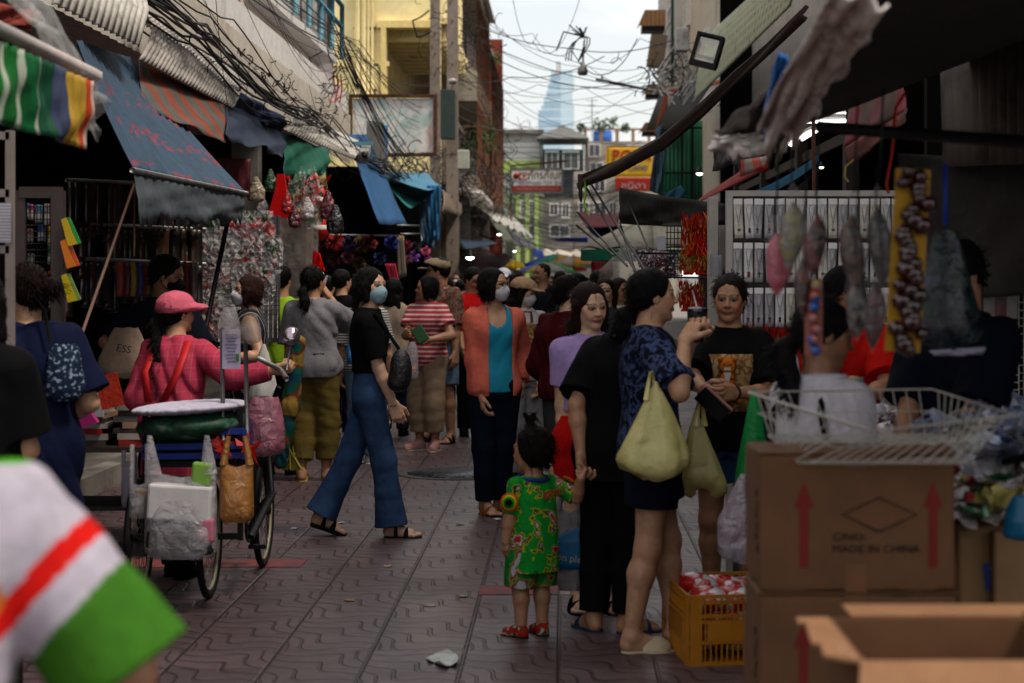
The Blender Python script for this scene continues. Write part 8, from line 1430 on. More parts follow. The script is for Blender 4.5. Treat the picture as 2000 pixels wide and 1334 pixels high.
b.build('tiger_print', [C_('tiger_orange', (.5, .2, .04)), C_('print_white_', (.5, .48, .45)), M_blkc], S2.root)
b = MB(); b.tube([S2.J['Lw'] + V(.03 * math.cos(a), 0, .03 * math.sin(a)) for a in np.linspace(0, 6.28, 14)], .009, 5); b.build('wristwatch', M_blk, S2.root)
T_ = Person(1040, 1243, 838, -38, 'toddler seen from behind in bright green cartoon print shirt and shorts with red clogs', kid=True, sex='m', skin=BR, H=.925, head=(-22, -2, 0), pose=dict(RH=('px', 1135, 934, -.05), RE=(.6, -.2, -1), LH=('px', 984, 1078, -.05), LE=(-.5, -1, 0), RF=(.055, .02, 0, 10), LF=(-.055, .03, 0, -10), RD=(.5, .3, .6)))
gp = blotch([(.02, .03, .02), (.02, .3, .05), (.02, .26, .05), (.02, .28, .05), (.45, .38, .03), (.02, .03, .02), (.5, .5, .48), (.4, .05, .03)], 14, 2, [.3, .37, .42, .52, .55, .58, .62, .66])
T_.body(); T_.top(C_('green_print', (.02, .25, .05), pat=gp), sleeve=.92, hem=.385, off=.016, flare=.05, fold=.006, nk=.06); T_.pants(C_('green_print2', (.02, .2, .05), pat=blotch([(.02, .2, .04), (.02, .22, .05), (.45, .2, .1), (.03, .03, .03), (.4, .4, .38)], 16, 1, [0, .47, .54, .58, .64])), waist=.52, length=.5, off=.02, r=(.074, .070, .05, .05)); T_.hair('topknot', (.014, .009, .007)); T_.shoes(C_('red_clog', (.4, .04, .04), pat=blotch([(.4, .03, .03), (.4, .03, .03), (.03, .1, .04), (.45, .4, .35)], 50, 1)), 'shoe', M_blkc)
b = MB(); nb2 = T_.J['nb']; b.tube([nb2 + V(.070 * math.cos(a), .064 * math.sin(a) + .002, -.002 + .006 * math.sin(a)) for a in np.linspace(0, 6.283, 20)[:-1]], .009, 6, closed=True); b.build('collar', C_('blue_collar', (.05, .05, .25)), T_.root)
for sg, sd in ((1, 'R'), (-1, 'L')):
 e = T_.J[sd + 's'].lerp(T_.J[sd + 'e'], .55); d = (T_.J[sd + 'e'] - T_.J[sd + 's']).normalized(); out_ = (V(sg, -.7, .15) - d * V(sg, -.7, .15).dot(d)).normalized(); q = e + out_ * .046
 b = MB()
 for i, (r_, ) in enumerate(((.042,), (.034,), (.026,), (.016,))): b.cur = i; b.lathe(q, [(0, .004 + .002 * i), (r_, .003 + .002 * i), (r_, -.004)], 18, out_)
 b.build('sleeve_badge', [C_('badge_orange', (.5, .13, .02)), C_('badge_yellow', (.5, .42, .04)), C_('badge_green', (.02, .28, .05)), M_blkc], T_.root)
text_obj('BIMO', .05, C_('print_red', (.42, .04, .05)), T_.J['nb'] + V(.04, -.098, -.065), (R_(90), R_(-10), 0), T_.root)
U_ = Person(1608, 1000, 590, 52, 'woman at the goods table in white top with black trim, dark hair pulled back', sex='f', skin=DK, Z=6.2, H=1.52, head=(30, -12, 0), pose=dict(RH=('px', 1650, 780, -.1), RE=(.5, -.3, -1), LH=(-.1, .3, .98))); U_.root.location.z = 0
U_.body(feet=False); U_.top(C_('white_vest', (.45, .43, .47), bump=.1), sleeve=.5, hem=.5, off=.026, fold=.003); U_.pants(M_dkj); U_.hair('tail', (.012, .008, .008), ln=.06)
b = MB(); J = U_.J; [b.tube([J['nb'] + V(s * .05, -.035, .0), J['nb'] + V(s * .10, -.10, -.10), J['nb'] + V(s * .135, -.09, -.26)], .012, 6) for s in (1, -1)]; b.build('black_trim', M_blkc, U_.root)
b = MB(); b.lathe((0, 0, 0), [(0, 0), (.026, 0), (.033, .08), (.036, .10), (0, .105)], 14); b.cur = 1; b.lathe((0, 0, .05), [(.033, 0), (.037, .045)], 14, cap=False); tag(b.build('milky_drink', [mat('milk_tea', (.5, .36, .15), .3), mat('blue_sleeve', (.1, .3, .42), .4)], loc=P3(1667, 790, 7.3)), 'plastic cup of milky drink in a blue sleeve on the goods table', 'drink')
sheet('folded_paper', [P3(1655, 800, 7.2), P3(1722, 790, 7.4), P3(1735, 806, 7.2), P3(1668, 816, 7.0)], mat('white_paper2', (.5, .5, .55), .5), 6, 4, ruf=.01, label='folded white paper lying by the milky drink', cat='paper')
V_ = Person(1652, 1150, 532, 195, 'vendor in red t-shirt and black cap behind the table, head bowed', sex='m', skin=BR, Z=9.6, H=1.66, head=(35, -25, 0), pose=dict(RH=('px', 1640, 742, -.5), RE=(1, -.3, -.5), LH=('px', 1668, 745, -.45), LE=(-1, -.3, -.6), sh=(0, .06, -.03))); V_.root.location.z = 0; V_.body(feet=False); V_.top(C_('red_tee', (.45, .02, .015)), sleeve=.85, hem=.48, off=.03); V_.pants(M_dkj); cap(V_, M_blkc); V_.shoes(M_blkc, 'shoe')
W_p = Person(1872, 1200, 478, 235, 'vendor in dark navy t-shirt at the far right stretching an arm over the goods', sex='m', skin=BR, Z=7.3, H=1.72, bulk=1.1, head=(0, -20, 0), pose=dict(RH=('px', 1752, 720, -.1), RE=(.6, -.6, -.8), LH=(-.15, .35, 1.0), RC=.6)); W_p.root.location.z = 0; W_p.body(feet=False); W_p.top(C_('navy_dark', (.01, .014, .028)), sleeve=.9, hem=.46, off=.034); W_p.pants(M_blkc); W_p.hair('short'); W_p.shoes(M_blkc, 'shoe')
X_ = Person(52, 1275, 520, -32, 'woman from behind in loose navy dress with a bun tied by a red scrunchie', sex='f', bulk=1.12, skin=TAN, head=(-12, 0, 0), pose=dict(LH=('px', -10, 745, .3), LE=(-.6, -.7, -.6), RH=('px', 108, 820, .2))); X_.body(feet=False); X_.top(C_('navy_dress', (.014, .02, .055)), 'dress', sleeve=.85, hem=.37, off=.04, flare=.10, fold=.012, nk=.058); X_.pants(M_dkj, r=(.058, .045, .042, .038)); X_.hair('bun', (.022, .009, .008), side=.26); X_.shoes(M_blkc, 'shoe')
b = MB(); b.tube([X_.hp(.2 + .14 * math.cos(a), -.42, .10 + .13 * math.sin(a)) for a in np.linspace(0, 6.28, 14)[:-1]], .012, 6, closed=True); b.build('scrunchie', mat('red_scrunchie', (.5, .03, .03), .5), X_.root)
b = MB(); b.tube([X_.J['nb'] + V(.055 * math.cos(a), .05 * math.sin(a) + .01, .0 + .012 * math.sin(a)) for a in np.linspace(0, 6.28, 18)[:-1]], .0022, 4, closed=True); b.build('necklace', mat('gold_chain', (.5, .38, .2), .3, .8), X_.root)
o = empty('shoulder_bag', P3(126, 690, 8.35), .3, 'navy floral shoulder bag at the side of the navy dress woman', 'bag'); b = MB(); b.grid([[V(.10 * math.cos(a) * k, .05 * math.sin(a) * k, z_) for a in np.linspace(0, 6.283, 17)] for z_, k in ((.04, .4), (.02, .6), (-.06, .75), (-.14, .85), (-.18, .75), (-.2, .4))], 0); b.build('bag_body', C_('navy_floral', (.03, .04, .07), pat=blotch([(.015, .02, .04), (.03, .05, .09), (.25, .3, .36)], 60, 1, [0, .55, .64])), o); b = MB(); b.tube([(-.06, 0, .05), (-.08, .02, .18), (-.13, .0, .24)], .008, 5); b.build('strap', M_blkc, o)
Y_ = Person(-42, 1330, 515, 20, 'dark clothed person cut off by the left edge, bare forearm showing', sex='f', skin=TAN, Z=6.6, H=1.62, pose=dict(RH=('px', 5, 700, .2), RE=(1, -.6, -.6))); Y_.root.location.z = 0; Y_.body(feet=False); Y_.top(M_blkc, sleeve=.8, off=.03); Y_.pants(M_blkc); Y_.hair('long', (.01, .008, .008), ln=.12)
Z_ = Person(318, 1060, 488, 120, 'man in black mask and navy shirt in the dim belt shop with canvas tote', sex='m', skin=DK, Z=12.2, H=1.72, bulk=1.05, head=(-20, -12, 0), pose=dict(RH=('px', 285, 700, -.2), RE=(.5, -1, 0), LH=(-.1, .4, 1.05), sh=(0, .03, 0))); Z_.root.location.z = 0; Z_.body(feet=False); Z_.top(C_('navy_dark2', (.008, .011, .022)), sleeve=.85, off=.03); Z_.pants(M_blkc); Z_.hair('short'); Z_.mask(M_mskk); Z_.shoes(M_blkc, 'shoe')
sack('tote_bag', 245, 640, 11.7, .3, .30, C_('canvas_tote', (.27, .21, .17)), 'natural canvas tote bag with dark letters carried by the man in the black mask', seed=33, neck=.45, top=.35, d=.1); t = text_obj('ESS', .062, mat('ink', (.02, .02, .03)), P3(242, 682, 11.55) , (R_(90), R_(10), 0), None); t['label'] = 'dark letters ESS printed on the canvas tote'; t['category'] = 'lettering'
for i, (x, top, z, hd_, hs, m, l) in enumerate(((668, 528, 19.5, 20, 'short', M_blkc, 'curly haired person in black behind the jeans woman, left'), (770, 545, 20, 0, 'long', M_blkc, 'long haired woman in a sleeveless beige and black top behind the jeans woman'), (640, 540, 21, 0, 'short', M_dkj, 'dark person deep behind the grey t-shirt woman'))):
 q = Person(x, 0, 0, hd_, l, Z=z, H=1.6 - (top - VY) * z / F_, sex='f', skin=TAN, head=(20, 0, 0)); q.root.location.z = 0; q.body(feet=False); q.top(m if i != 1 else C_('cream_top', (.3, .25, .2)), sleeve=.8 if i != 1 else 0, nk=.045); q.pants(M_dkj); q.hair(hs, (.012, .01, .01), ln=.14); q.shoes(M_blkc, 'shoe')
rc = np.random.RandomState(12); pal = [((.07, .07, .08), 'black'), ((.5, .48, .46), 'pale grey'), ((.09, .13, .22), 'navy'), ((.4, .05, .04), 'red'), ((.6, .55, .45), 'cream'), ((.06, .2, .13), 'green'), ((.18, .32, .45), 'blue'), ((.3, .17, .09), 'brown')]
far = [(897, 548, 33, 0), (915, 543, 36, 1), (1000, 535, 30, 2), (952, 538, 40, 3), (970, 540, 45, 0), (1012, 528, 34, 7), (1078, 540, 33, 6), (1092, 530, 28, 2), (1125, 535, 20, 0), (1143, 542, 26, 5), (1165, 530, 22, 7), (1182, 545, 17, 0), (1040, 541, 50, 4), (1065, 543, 55, 1), (1022, 545, 60, 0), (1105, 545, 60, 3), (1132, 546, 55, 4), (940, 545, 55, 1), (985, 547, 65, 2), (1150, 548, 48, 0), (905, 552, 60, 4), (1212, 545, 18, 4), (1080, 548, 70, 6), (1050, 547, 72, 7)]
whr = ['right of the small woman in pale blue', 'left of the red shirt person', 'behind the white cap', 'behind the coral jacket woman, left', 'behind the coral jacket woman', 'right of the white cap', 'right of the black polo man', 'next to the maroon sweater person', 'behind the maroon sweater person', 'in front of the poles', 'with the hair clip near the lavender girl', 'behind the lavender girl', 'left of the black polo man', 'behind the black polo man', 'far behind the tan cap', 'under the orange umbrella', 'under the slate awning', 'under the yellow umbrella', 'under the blue tarp', 'near the pale goods', 'by the lit lamp', 'beside the wrapped goods', 'under the multicoloured umbrella', 'under the blue and green umbrella']
for i, (x, top, z, c) in enumerate(far):
 Hp = 1.6 - (top - VY) * z / F_; sx = 'fm'[i % 2]; fc = [0, 180, 20, 200, 160][i % 5]; q = Person(x, 0, 0, fc, 'far crowd person in %s top, %s' % (pal[c][1], whr[i]), Z=z, H=Hp, sex=sx, skin=(BR, TAN, FAIR)[i % 3], head=(rc.uniform(-40, 40), 0, 0), group='people in the far crowd', pose=dict(RF=(.08, .1 * (i % 3 - 1), 0, 5), LF=(-.08, -.1 * (i % 3 - 1), 0, -5), RH=(.22, .05 + .2 * (i % 2), .85 + .2 * (i % 2)))); q.root.location.z = 0
 q.body(feet=False); q.top(C_('crowd%d' % c, pal[c][0]), sleeve=.8, fold=.006); q.pants(M_dkj if i % 2 else M_blkc); q.hair(['short', 'bob', 'pony', 'long'][i % 4], [(.012, .01, .01), (.03, .015, .01)][i % 2], ln=.1); q.shoes(M_blkc, 'shoe')
FG = Person(-60, 3000, 700, 165, 'blurred person close by in white jersey with red stripe and green sleeve, bottom left', sex='m', skin=BR, Z=2.75, H=1.62, bulk=1.0, vox=.007, head=(0, 0, 0), pose=dict(LH=('px', 100, 1640, .0), LE=(-1, .1, 0))); FG.root.location.z = -.03; FG.root.location.x = P3(-222, 0, 2.75).x
def fgc(v):
 J = FG.J; c = np.tile(np.array((.40, .37, .42)), (len(v), 1)); sh = np.array(J['Ls']); e = np.array(J['Le']); d = (e - sh) / np.linalg.norm(e - sh); t = (v - sh) @ d; off = np.linalg.norm(v - sh - t[:, None] * d, axis=1); arm = v[:, 0] < sh[0] + .01; t = (v - sh) @ np.array((-.72, .2, -.66))
 c[(v[:, 0] < sh[0] + .05) & (t > .085) & (t < .118)] = (.5, .02, .015); c[arm & (t > .165)] = (.065, .17, .025); c[v[:, 2] > J['nb'].z + .0] = (.10, .36, .02)
 q = np.hypot((v[:, 0] + .11) / .05, (v[:, 2] - 1.19) / .03); c[(q < 1) & (q > .6) & (v[:, 1] > 0)] = (.5, .2, .05); return c
FG.body(feet=False); FG.top(C_('jersey', (.5, .5, .5), attr=True), 'jersey', sleeve=1.0, hem=.46, off=.036, flare=.03, fold=.004, v=.006, colfn=fgc); FG.pants(M_dkj); FG.hair('short'); FG.shoes(M_blkc, 'shoe')
# ---------------------------------------------------------------- vendor trike
tk = empty('vendor_trike', (-1.9, 10.4, 0), 0, 'three wheeled vendor trike loaded with a tray, bags and poles on the left', 'trike'); T0_ = Vector(tk.location)
M_tyre = mat('tyre', (.012, .012, .012), .7); M_rim = mat('rim_cream', (.40, .37, .28), .5, .3); M_bfr = mat('blue_paint_rail', (.015, .05, .24), .45)
def wheel(x, y, r, lean=0):
 w = MB((0, 0, 0)); c = V(x, y, r) - T0_; f = lambda a, rr: c + V(0, rr * math.cos(a), rr * math.sin(a))
 w.tube([f(a, r - .018) for a in np.linspace(0, 6.2832, 41)[:-1]], .018, 8, closed=True); o = w.build('wheel', M_tyre, tk); b = MB(); b.tube([f(a, r - .045) for a in np.linspace(0, 6.2832, 41)[:-1]], .010, 6, closed=True); b.build('rim', M_rim, o)
 b = MB()
 for i in range(28): a = i * .2244; b.tube([c + V(.02 * (1 if i % 2 else -1), .015 * math.cos(a + 1.2), .015 * math.sin(a + 1.2)), f(a, r - .05)], .0016, 4)
 b.build('spokes', M_steel, o); b = MB(); b.lathe(c - V(.04, 0, 0), [(0, 0), (.02, 0), (.025, .02), (.02, .04), (.025, .06), (.02, .08), (0, .08)], 10, (1, 0, 0)); b.build('hub', M_blk, o)
wheel(P3(407, 0, 9.87).x, 9.9, .30); wheel(P3(272, 0, 9.9).x, 9.9, .30); wheel(P3(513, 0, 10.95).x, 10.98, .31)
xl, xr = P3(283, 0, 9.7).x, P3(476, 0, 9.7).x; zt = P3(0, 800, 9.7).z
b = MB(T0_)
for y in (845, 873, 892): b.bar(P3(278, y, 9.62), P3(480, y - 3, 9.62), .022, .03); b.bar(P3(478, y, 9.6), P3(505, y - 30, 10.5), .02, .028)
b.build('side_rails', M_bfr, tk)
b = MB(T0_); b.box(((xl + xr) / 2, 10.0, P3(0, 905, 9.7).z), (xr - xl, .7, .03)); [b.bar((x, 9.66, .32), (x, 9.66, zt), .025) for x in (xl + .01, xr - .01)]; b.bar((xl, 9.66, .34), (xr, 9.66, .34), .03); b.build('box_frame', M_blk, tk)
b = MB(T0_); b.box(((xl + xr) / 2, 10.05, P3(0, 865, 9.7).z), (xr - xl - .04, .62, .2)); b.build('goods_box', mat('dark_goods', (.03, .035, .05), .6), tk)
b = MB(T0_); b.tube([(xr, 9.9, .3), (xr + .02, 10.5, .45), (P3(513, 0, 10.95).x - .03, 10.98, .31)], .02, 6); b.tube([(xr + .02, 10.5, .45), (P3(520, 0, 10.6).x, 10.6, .85), (P3(545, 0, 10.5).x, 10.5, 1.02)], .015, 6); b.tube([(P3(513, 0, 10.95).x + .03, 10.98, .31), (P3(515, 0, 10.9).x, 10.85, .72)], .014, 6); b.build('frame_tubes', M_blk, tk)
b = MB(T0_); c = V(P3(480, 0, 10.2).x, 10.3, .32); b.tube([c + V(0, .09 * math.cos(a), .09 * math.sin(a)) for a in np.linspace(0, 6.28, 24)[:-1]], .008, 4, closed=True); b.tube([c, c + V(0, .1, -.12)], .01, 4); b.box(c + V(.03, .1, -.13), (.09, .05, .02)); b.build('crank', M_blk, tk)
b = MB(T0_); b.box(P3(513, 893, 10.9), (.12, .2, .07), bev=.02); b.build('saddle', M_blk, tk)
b = MB(T0_); b.tube([P3(505, 700, 10.3), P3(548, 722, 10.2), P3(560, 740, 10.1)], .014, 6); b.tube([P3(560, 722, 10.2), P3(566, 680, 10.2), P3(569, 662, 10.2)], .005, 5); b.build('handlebar', M_steel, tk)
b = MB(T0_); b.lathe(P3(570, 656, 10.15), [(0, 0), (.043, .0), (.046, .01), (.03, .03), (0, .04)], 18, (-.3, 1, 0)); b.build('mirror', mat('mirror_face', (.42, .36, .4), .08, .9), tk)
b = MB(T0_); [b.tube([P3(x0, 915, 9.62), P3(x1, 640, 9.62)], .011, 6) for x0, x1 in ((437, 433), (484, 479))]; b.build('upright_poles', M_steel, tk)
for x in (437, 484): b = MB(T0_); c = P3(x, 872, 9.6); rs = np.random.RandomState(x); [b.add([c, c + V(rs.normal() * .03, -.01, rs.normal() * .04), c + V(rs.normal() * .03, .01, rs.normal() * .04 - .02)], [(0, 1, 2)]) for _ in range(22)]; b.build('red_tape', mat('red_tape', (.5, .04, .03), .5), tk)
tr = empty('serving_tray', P3(372, 800, 9.75), .0, 'wide oval tray with white cloth over a green net cover on top of the trike', 'tray')
g = Grid(np.array([-.36, -.3, -.2]), np.array([.36, .3, .12]), .009); g.ell((0, 0, -.075), (.27, .24, .075), k=0); g.noise(.006, 40, seed=2); g.obj('green_net', mat('green_net_', (.02, .08, .045), .5, pat=blotch([(.015, .06, .035), (.03, .11, .06), (.3, .3, .3)], 9, 3, [.3, .55, .72]), bump=.6), tr)
g = Grid(np.array([-.36, -.3, -.2]), np.array([.36, .3, .12]), .008); g.ell((0, 0, .01), (.285, .26, .032), k=0); g.noise(.006, 45, seed=5); o = g.obj('white_cloth', C_('cloth_lilac_white', (.5, .47, .55)), tr); tr.rotation_euler = (0, R_(-3.5), 0)
M_film = mat('white_film3', (.52, .5, .52), .25, var=.2, vscale=10, bump=1., bscale=14, bdist=.03, alpha=.42, spec=.7)
def vbag(x0, y0, x1, y1, xa, xb, ya, z, dep, m, label, inner=None, name='carrier_bag'):
 """vest-type carrier bag hanging by two handles at (xa,ya),(xb,ya)"""
 a, c = P3(x0, y0, z), P3(x1, y1, z); o = empty(name, V((a.x + c.x) / 2, z, a.z), 0, label, 'bag'); w, h = c.x - a.x, a.z - c.z; rows = []
 for j in range(13):
  t = j / 12; k = 1 - .06 * (1 - t); k *= 1 if t < .88 else math.sqrt(max(.03, 1 - ((t - .88) / .125) ** 2)) * .3 + .7
  rows.append([(w / 2 * k * math.copysign(abs(math.cos(q)) ** .7, math.cos(q)), dep * (.25 + .75 * min(1, t * 1.6)) * math.sin(q) * (1 + .1 * math.sin(4 * q + 5 * t)) * k, -h * t - .05 * h * math.sin(q * 2) * 0 - .10 * h * (1 - t) ** 3 * (1 - abs(math.cos(q)))) for q in np.linspace(0, 6.2832, 33)])
 b = MB(); b.grid(rows, 0)
 for xx, sg in ((xa, -1), (xb, 1)):
  p = P3(xx, ya, z) - o.location; hr = [[(p.x + .012 * math.cos(q) * (1 - t) + (sg * w * .5 * .94 * .8 - p.x + w * .12 * math.cos(q)) * t, dep * .4 * t * math.sin(q) + .012 * math.sin(q) * (1 - t), p.z * (1 - t) - .06 * h * t) for q in np.linspace(0, 6.2832, 13)] for t in np.linspace(0, 1, 7)]; b.grid(hr, 0)
 b.build('film', m, o)
 if inner:
  for nm_, q, d, mm, R__ in inner: b = MB(); b.box(V(q[0] * w, q[1], -q[2] * h), (d[0] * w, d[1], d[2] * h), Matrix.Rotation(R__, 3, 'Y'), bev=.012); b.build(nm_, mm, o)
 return o
vbag(281, 915, 426, 1090, 292, 404, 850, 9.45, .085, M_film, 'big clear carrier bag on the trike front holding foam boxes and a black packet', [('foam_boxes', (0, 0, .38), (.86, .11, .40), mat('foam_white', (.6, .58, .58), .6), .06), ('black_packet', (-.16, -.035, .80), (.56, .05, .2), mat('blk_pk', (.02, .02, .02), .4), .12), ('pink_label', (.36, -.03, .68), (.22, .06, .26), mat('pink_lbl', (.5, .2, .26), .5), 0), ('green_packet', (.28, .0, .06), (.26, .06, .26), mat('grn_pk', (.25, .4, .1), .5), .1), ('black_lump', (.3, -.03, .9), (.3, .07, .12), mat('blk_pk', (.02, .02, .02), .4), -.2)])
vbag(428, 900, 496, 1018, 446, 478, 852, 9.5, .085, mat('tan_film', (.42, .22, .075), .35, var=.15, vscale=10, bump=.9, bscale=12, bdist=.03, trl=.2, spec=.5), 'tan plastic carrier bag hanging by its knotted handles on the trike')
vbag(252, 940, 292, 1012, 258, 288, 868, 9.5, .05, M_film, 'small clear bag with a cup of drink at the left of the trike', [('cup', (.1, 0, .55), (.6, .06, .7), mat('cup_murky', (.35, .27, .2), .4), 0)])
vbag(237, 905, 268, 990, 242, 262, 880, 9.8, .04, mat('lilac_film2', (.36, .34, .42), .3, alpha=.8, bump=.8, bscale=12), 'lilac plastic bag behind the small clear bag')
sack('pink_bag', 515, 775, 9.95, .22, .30, mat('pink_film', (.38, .17, .22), .25, var=.3, bump=1., bscale=12, bdist=.03, spec=.7, alpha=.85), 'pink translucent bag stuffed beside the trike tray', seed=41, neck=.6, top=.3)
sack('snack_bag', 448, 600, 9.6, .11, .16, mat('clear_puff', (.5, .46, .47), .1, alpha=.3, bump=.6, spec=.9), 'clear puffy snack bag hanging at the top of the left pole', seed=42, neck=.5); sack('snack_bag', 488, 612, 9.62, .11, .15, mat('clear_nuts', (.4, .34, .27), .2, pat=blotch([(.45, .42, .42), (.4, .35, .32), (.25, .2, .13)], 12, 2, [.3, .5, .6]), alpha=.45), 'clear snack bag with brown bits hanging at the right pole', seed=43, neck=.5)
b = MB(); b.box((0, 0, 0), (.088, .004, .19)); b.cur = 1; [b.box((0, -.004, .07 - .016 * i), (.06 - .01 * (i % 3), .002, .003)) for i in range(9)]; b.cur = 2; b.box((.03, -.005, -.04), (.014, .002, .035)); tag(b.build('notice_card', [mat('notice', (.42, .38, .48), .6), mat('notice_ink', (.15, .12, .25)), mat('notice_green', (.05, .2, .05))], loc=P3(452, 682, 9.6)), 'white notice card with small writing hung between the trike poles', 'card')
b = MB(); g = Grid(np.array([-.12, -.12, -.42]), np.array([.12, .12, .42]), .008); g.cap((0, 0, .34), (0, 0, .0), .028, .05, 0); g.cap((0, 0, 0), (0, 0, -.32), .05, .028, .02); g.noise(.010, 55, dirs=((1, .2, .05), (-.6, 1, .1), (.8, -.9, .05)))
o = g.obj('folded_umbrella', C_('umbrella_panels', (.05, .1, .2), pat=blotch([(.02, .05, .16), (.02, .12, .07), (.2, .03, .03), (.28, .2, .06)], 9, 0, [0, .45, .52, .57])), None); o.location = P3(566, 790, 10.6); o.rotation_euler = (0, R_(9), 0); tag(o, 'folded multicoloured umbrella hanging at the back of the trike', 'umbrella')
b = MB(); rs = np.random.RandomState(5); [b.add([V(rs.normal() * .02, 0, .03), V(-.06 + .12 * i / 8, .02 * rs.normal(), -.1), V(-.045 + .12 * i / 8, .02, -.11)], [(0, 1, 2)]) or setattr(b, 'cur', i % 4) for i in range(9)]; tag(b.build('umbrella_flaps', [mat('uf%d' % i, c, .6) for i, c in enumerate(((.3, .25, .06), (.03, .08, .25), (.03, .16, .08), (.25, .1, .04)))], loc=P3(572, 880, 10.6)), 'loose coloured flaps at the bottom of the folded umbrella', 'cloth')
o = vbag(1086, 985, 1138, 1152, 1100, 1125, 940, 9.15, .05, mat('grey_film', (.36, .35, .36), .3, var=.2, bump=.8, bscale=12, bdist=.02, trl=.2), 'white and blue printed carrier bag hanging beside the toddler')
b = MB(); b.grid([[(-.058 + .116 * i / 6, -.058, -.14 - .15 * j / 4 + (.05 * (i / 6) if j == 0 else 0)) for i in range(7)] for j in range(5)], .002); b.build('blue_print', mat('bag_blue', (.02, .2, .38), .4), o); text_obj('bn ple', .045, mat('print_white', (.5, .45, .45)), (0, -.063, -.24), (R_(90), R_(8), 0), o)
# ---------------------------------------------------------------- overhead wires
M_wire = mat('cable_black', (.018, .018, .02), .5, var=.2); M_wire2 = mat('cable_grey', (.12, .11, .11), .6)
rsw = np.random.RandomState(5)
def wire(pts, r, label, group, m=None, sag=0, n=14, name='overhead_cable', wob=0):
 pts = [Vector(p) for p in pts]; out = []; K = len(pts) - 1; ph = rsw.rand(3) * 6
 for k in range(K):
  a, b_ = pts[k], pts[k + 1]; sg = sag if K == 1 else sag / K
  for i in range(n + (k == K - 1)): t = i / n; p = a.lerp(b_, t); p.z -= sg * 4 * t * (1 - t); p.z += wob * math.sin(9 * t + ph[0]); p.x += wob * math.sin(7 * t + ph[1]); out.append(p)
 c = out[0].copy(); b = MB(c); b.tube(out, r, 5, cap=False); return tag(b.build(name, m or M_wire, loc=c), label, 'cable', group)
G1 = 'cables bundled along the left shopfronts'; L1 = 'black cable in the thick bundle sagging along the left shopfronts'
for i in range(20):
 dx, dz = rsw.normal() * .09, rsw.normal() * .09; f = lambda x, z, h: (x + dx + rsw.normal() * .03, z, h + dz + rsw.normal() * .05)
 wire([f(-2.75, 7, 3.75), f(-2.72, 15, 3.42), f(-2.74, 22, 3.32), f(-2.7, 30, 3.25), f(-2.75, 43, 3.4)], .006 + .005 * rsw.rand(), L1, G1, M_wire if rsw.rand() < .8 else M_wire2, sag=.3 + .3 * rsw.rand(), wob=.03)
L2 = 'black cable in the upper fan of cables in front of the pale building'; G2 = 'cables fanning over the left balcony'
for i in range(13):
 dz = rsw.normal() * .25; wire([(-3.0 + rsw.normal() * .1, 9 + rsw.rand() * 5, 4.6 + dz), (-2.75 + rsw.normal() * .1, 26.5, 4.6 + dz * .3), (-2.75, 43, 5.2 + rsw.normal() * .4)], .003 + .003 * rsw.rand(), L2, G2, sag=.35 + rsw.rand() * .6, wob=.02)
L3 = 'thin loose cable hanging in a curve before the pale building'; G3 = 'loose cables before the pale building'
for i in range(15):
 z0 = 13 + rsw.rand() * 14; z1 = z0 + 3 + rsw.rand() * 9; wire([(-2.9 + rsw.rand() * .3, z0, 3.3 + rsw.rand() * 1.7), (-2.9 + rsw.rand() * .3, z1, 3.2 + rsw.rand() * 1.7)], .003, L3, G3, sag=.2 + rsw.rand() * .9)
for i in range(14):
 z0 = 24 + rsw.rand() * 3; wire([(-2.85, z0, 4.8 - rsw.rand() * .4), (-2.7 + rsw.rand() * .2, z0 + 5 + rsw.rand() * 9, 3.0 + rsw.rand() * .6)], .007, 'black cable dropping steeply from the balcony corner to the shop awnings', 'cables dropping from the balcony corner', sag=.15)
sky_w = [((870, 20, 42), (1120, 95, 42), (1330, 72, 40)), ((880, -20, 42), (1100, 110, 44), (1300, 118, 44)), ((890, 30, 43), (1130, 140, 46), (1420, 112, 38)), ((880, 60, 43), (1110, 165, 46), (1340, 150, 44)), ((860, 95, 43), (1060, 190, 46), (1330, 175, 42)), ((870, 130, 43), (1050, 165, 46), (1330, 100, 42)),
  ((860, 142, 43), (1000, 150, 46), (1180, 110, 42)), ((900, 10, 43), (1040, 65, 43), (1118, 98, 43)), ((930, 10, 44), (1150, 130, 46), (1380, 165, 38)), ((900, 60, 44), (1200, 165, 46), (1420, 140, 38)), ((1000, -10, 40), (1050, 65, 42)), ((1140, -30, 42), (1040, 80, 44)), ((850, 200, 43), (1000, 255, 60), (1330, 280, 60)), ((830, 140, 43), (960, 225, 60), (1260, 275, 60)),
  ((1140, 98, 42), (1250, 75, 41), (1450, 20, 38)), ((1118, 100, 42), (1180, 145, 41), (1245, 75, 41)), ((870, 80, 43), (1080, 160, 45), (1330, 122, 42)), ((960, 140, 50), (1140, 170, 50), (1400, 215, 44))]
for i, w in enumerate(sky_w): wire([P3(*q) for q in w], .0065 + .004 * (i % 3 == 0), 'black cable crossing the open sky above the street', 'cables crossing the sky over the street', sag=.35 + .2 * (i % 3))
for i in range(4): wire([P3(880 + rsw.rand() * 60, 20 + rsw.rand() * 120, 44 + rsw.rand() * 10), P3(1000 + rsw.rand() * 100, 200 + rsw.rand() * 80, 60), P3(1300 + rsw.rand() * 60, 120 + rsw.rand() * 120, 55)], .007, 'thin black cable crossing the open sky above the street', 'cables crossing the sky over the street', sag=.5)
for i in range(46):
 y = 300 + rsw.rand() * 180; z = 62 + rsw.rand() * 40; a = P3(960 + rsw.rand() * 30, y - 20 + rsw.normal() * 16, z); c = P3(1200 + rsw.rand() * 60, y - 14 + rsw.normal() * 20, z + rsw.normal() * 5)
 wire([a, c], .009 + .007 * rsw.rand(), 'dark cable strung across the far end of the street', 'cables across the far end of the street', sag=.3 + rsw.rand() * .8, n=10)
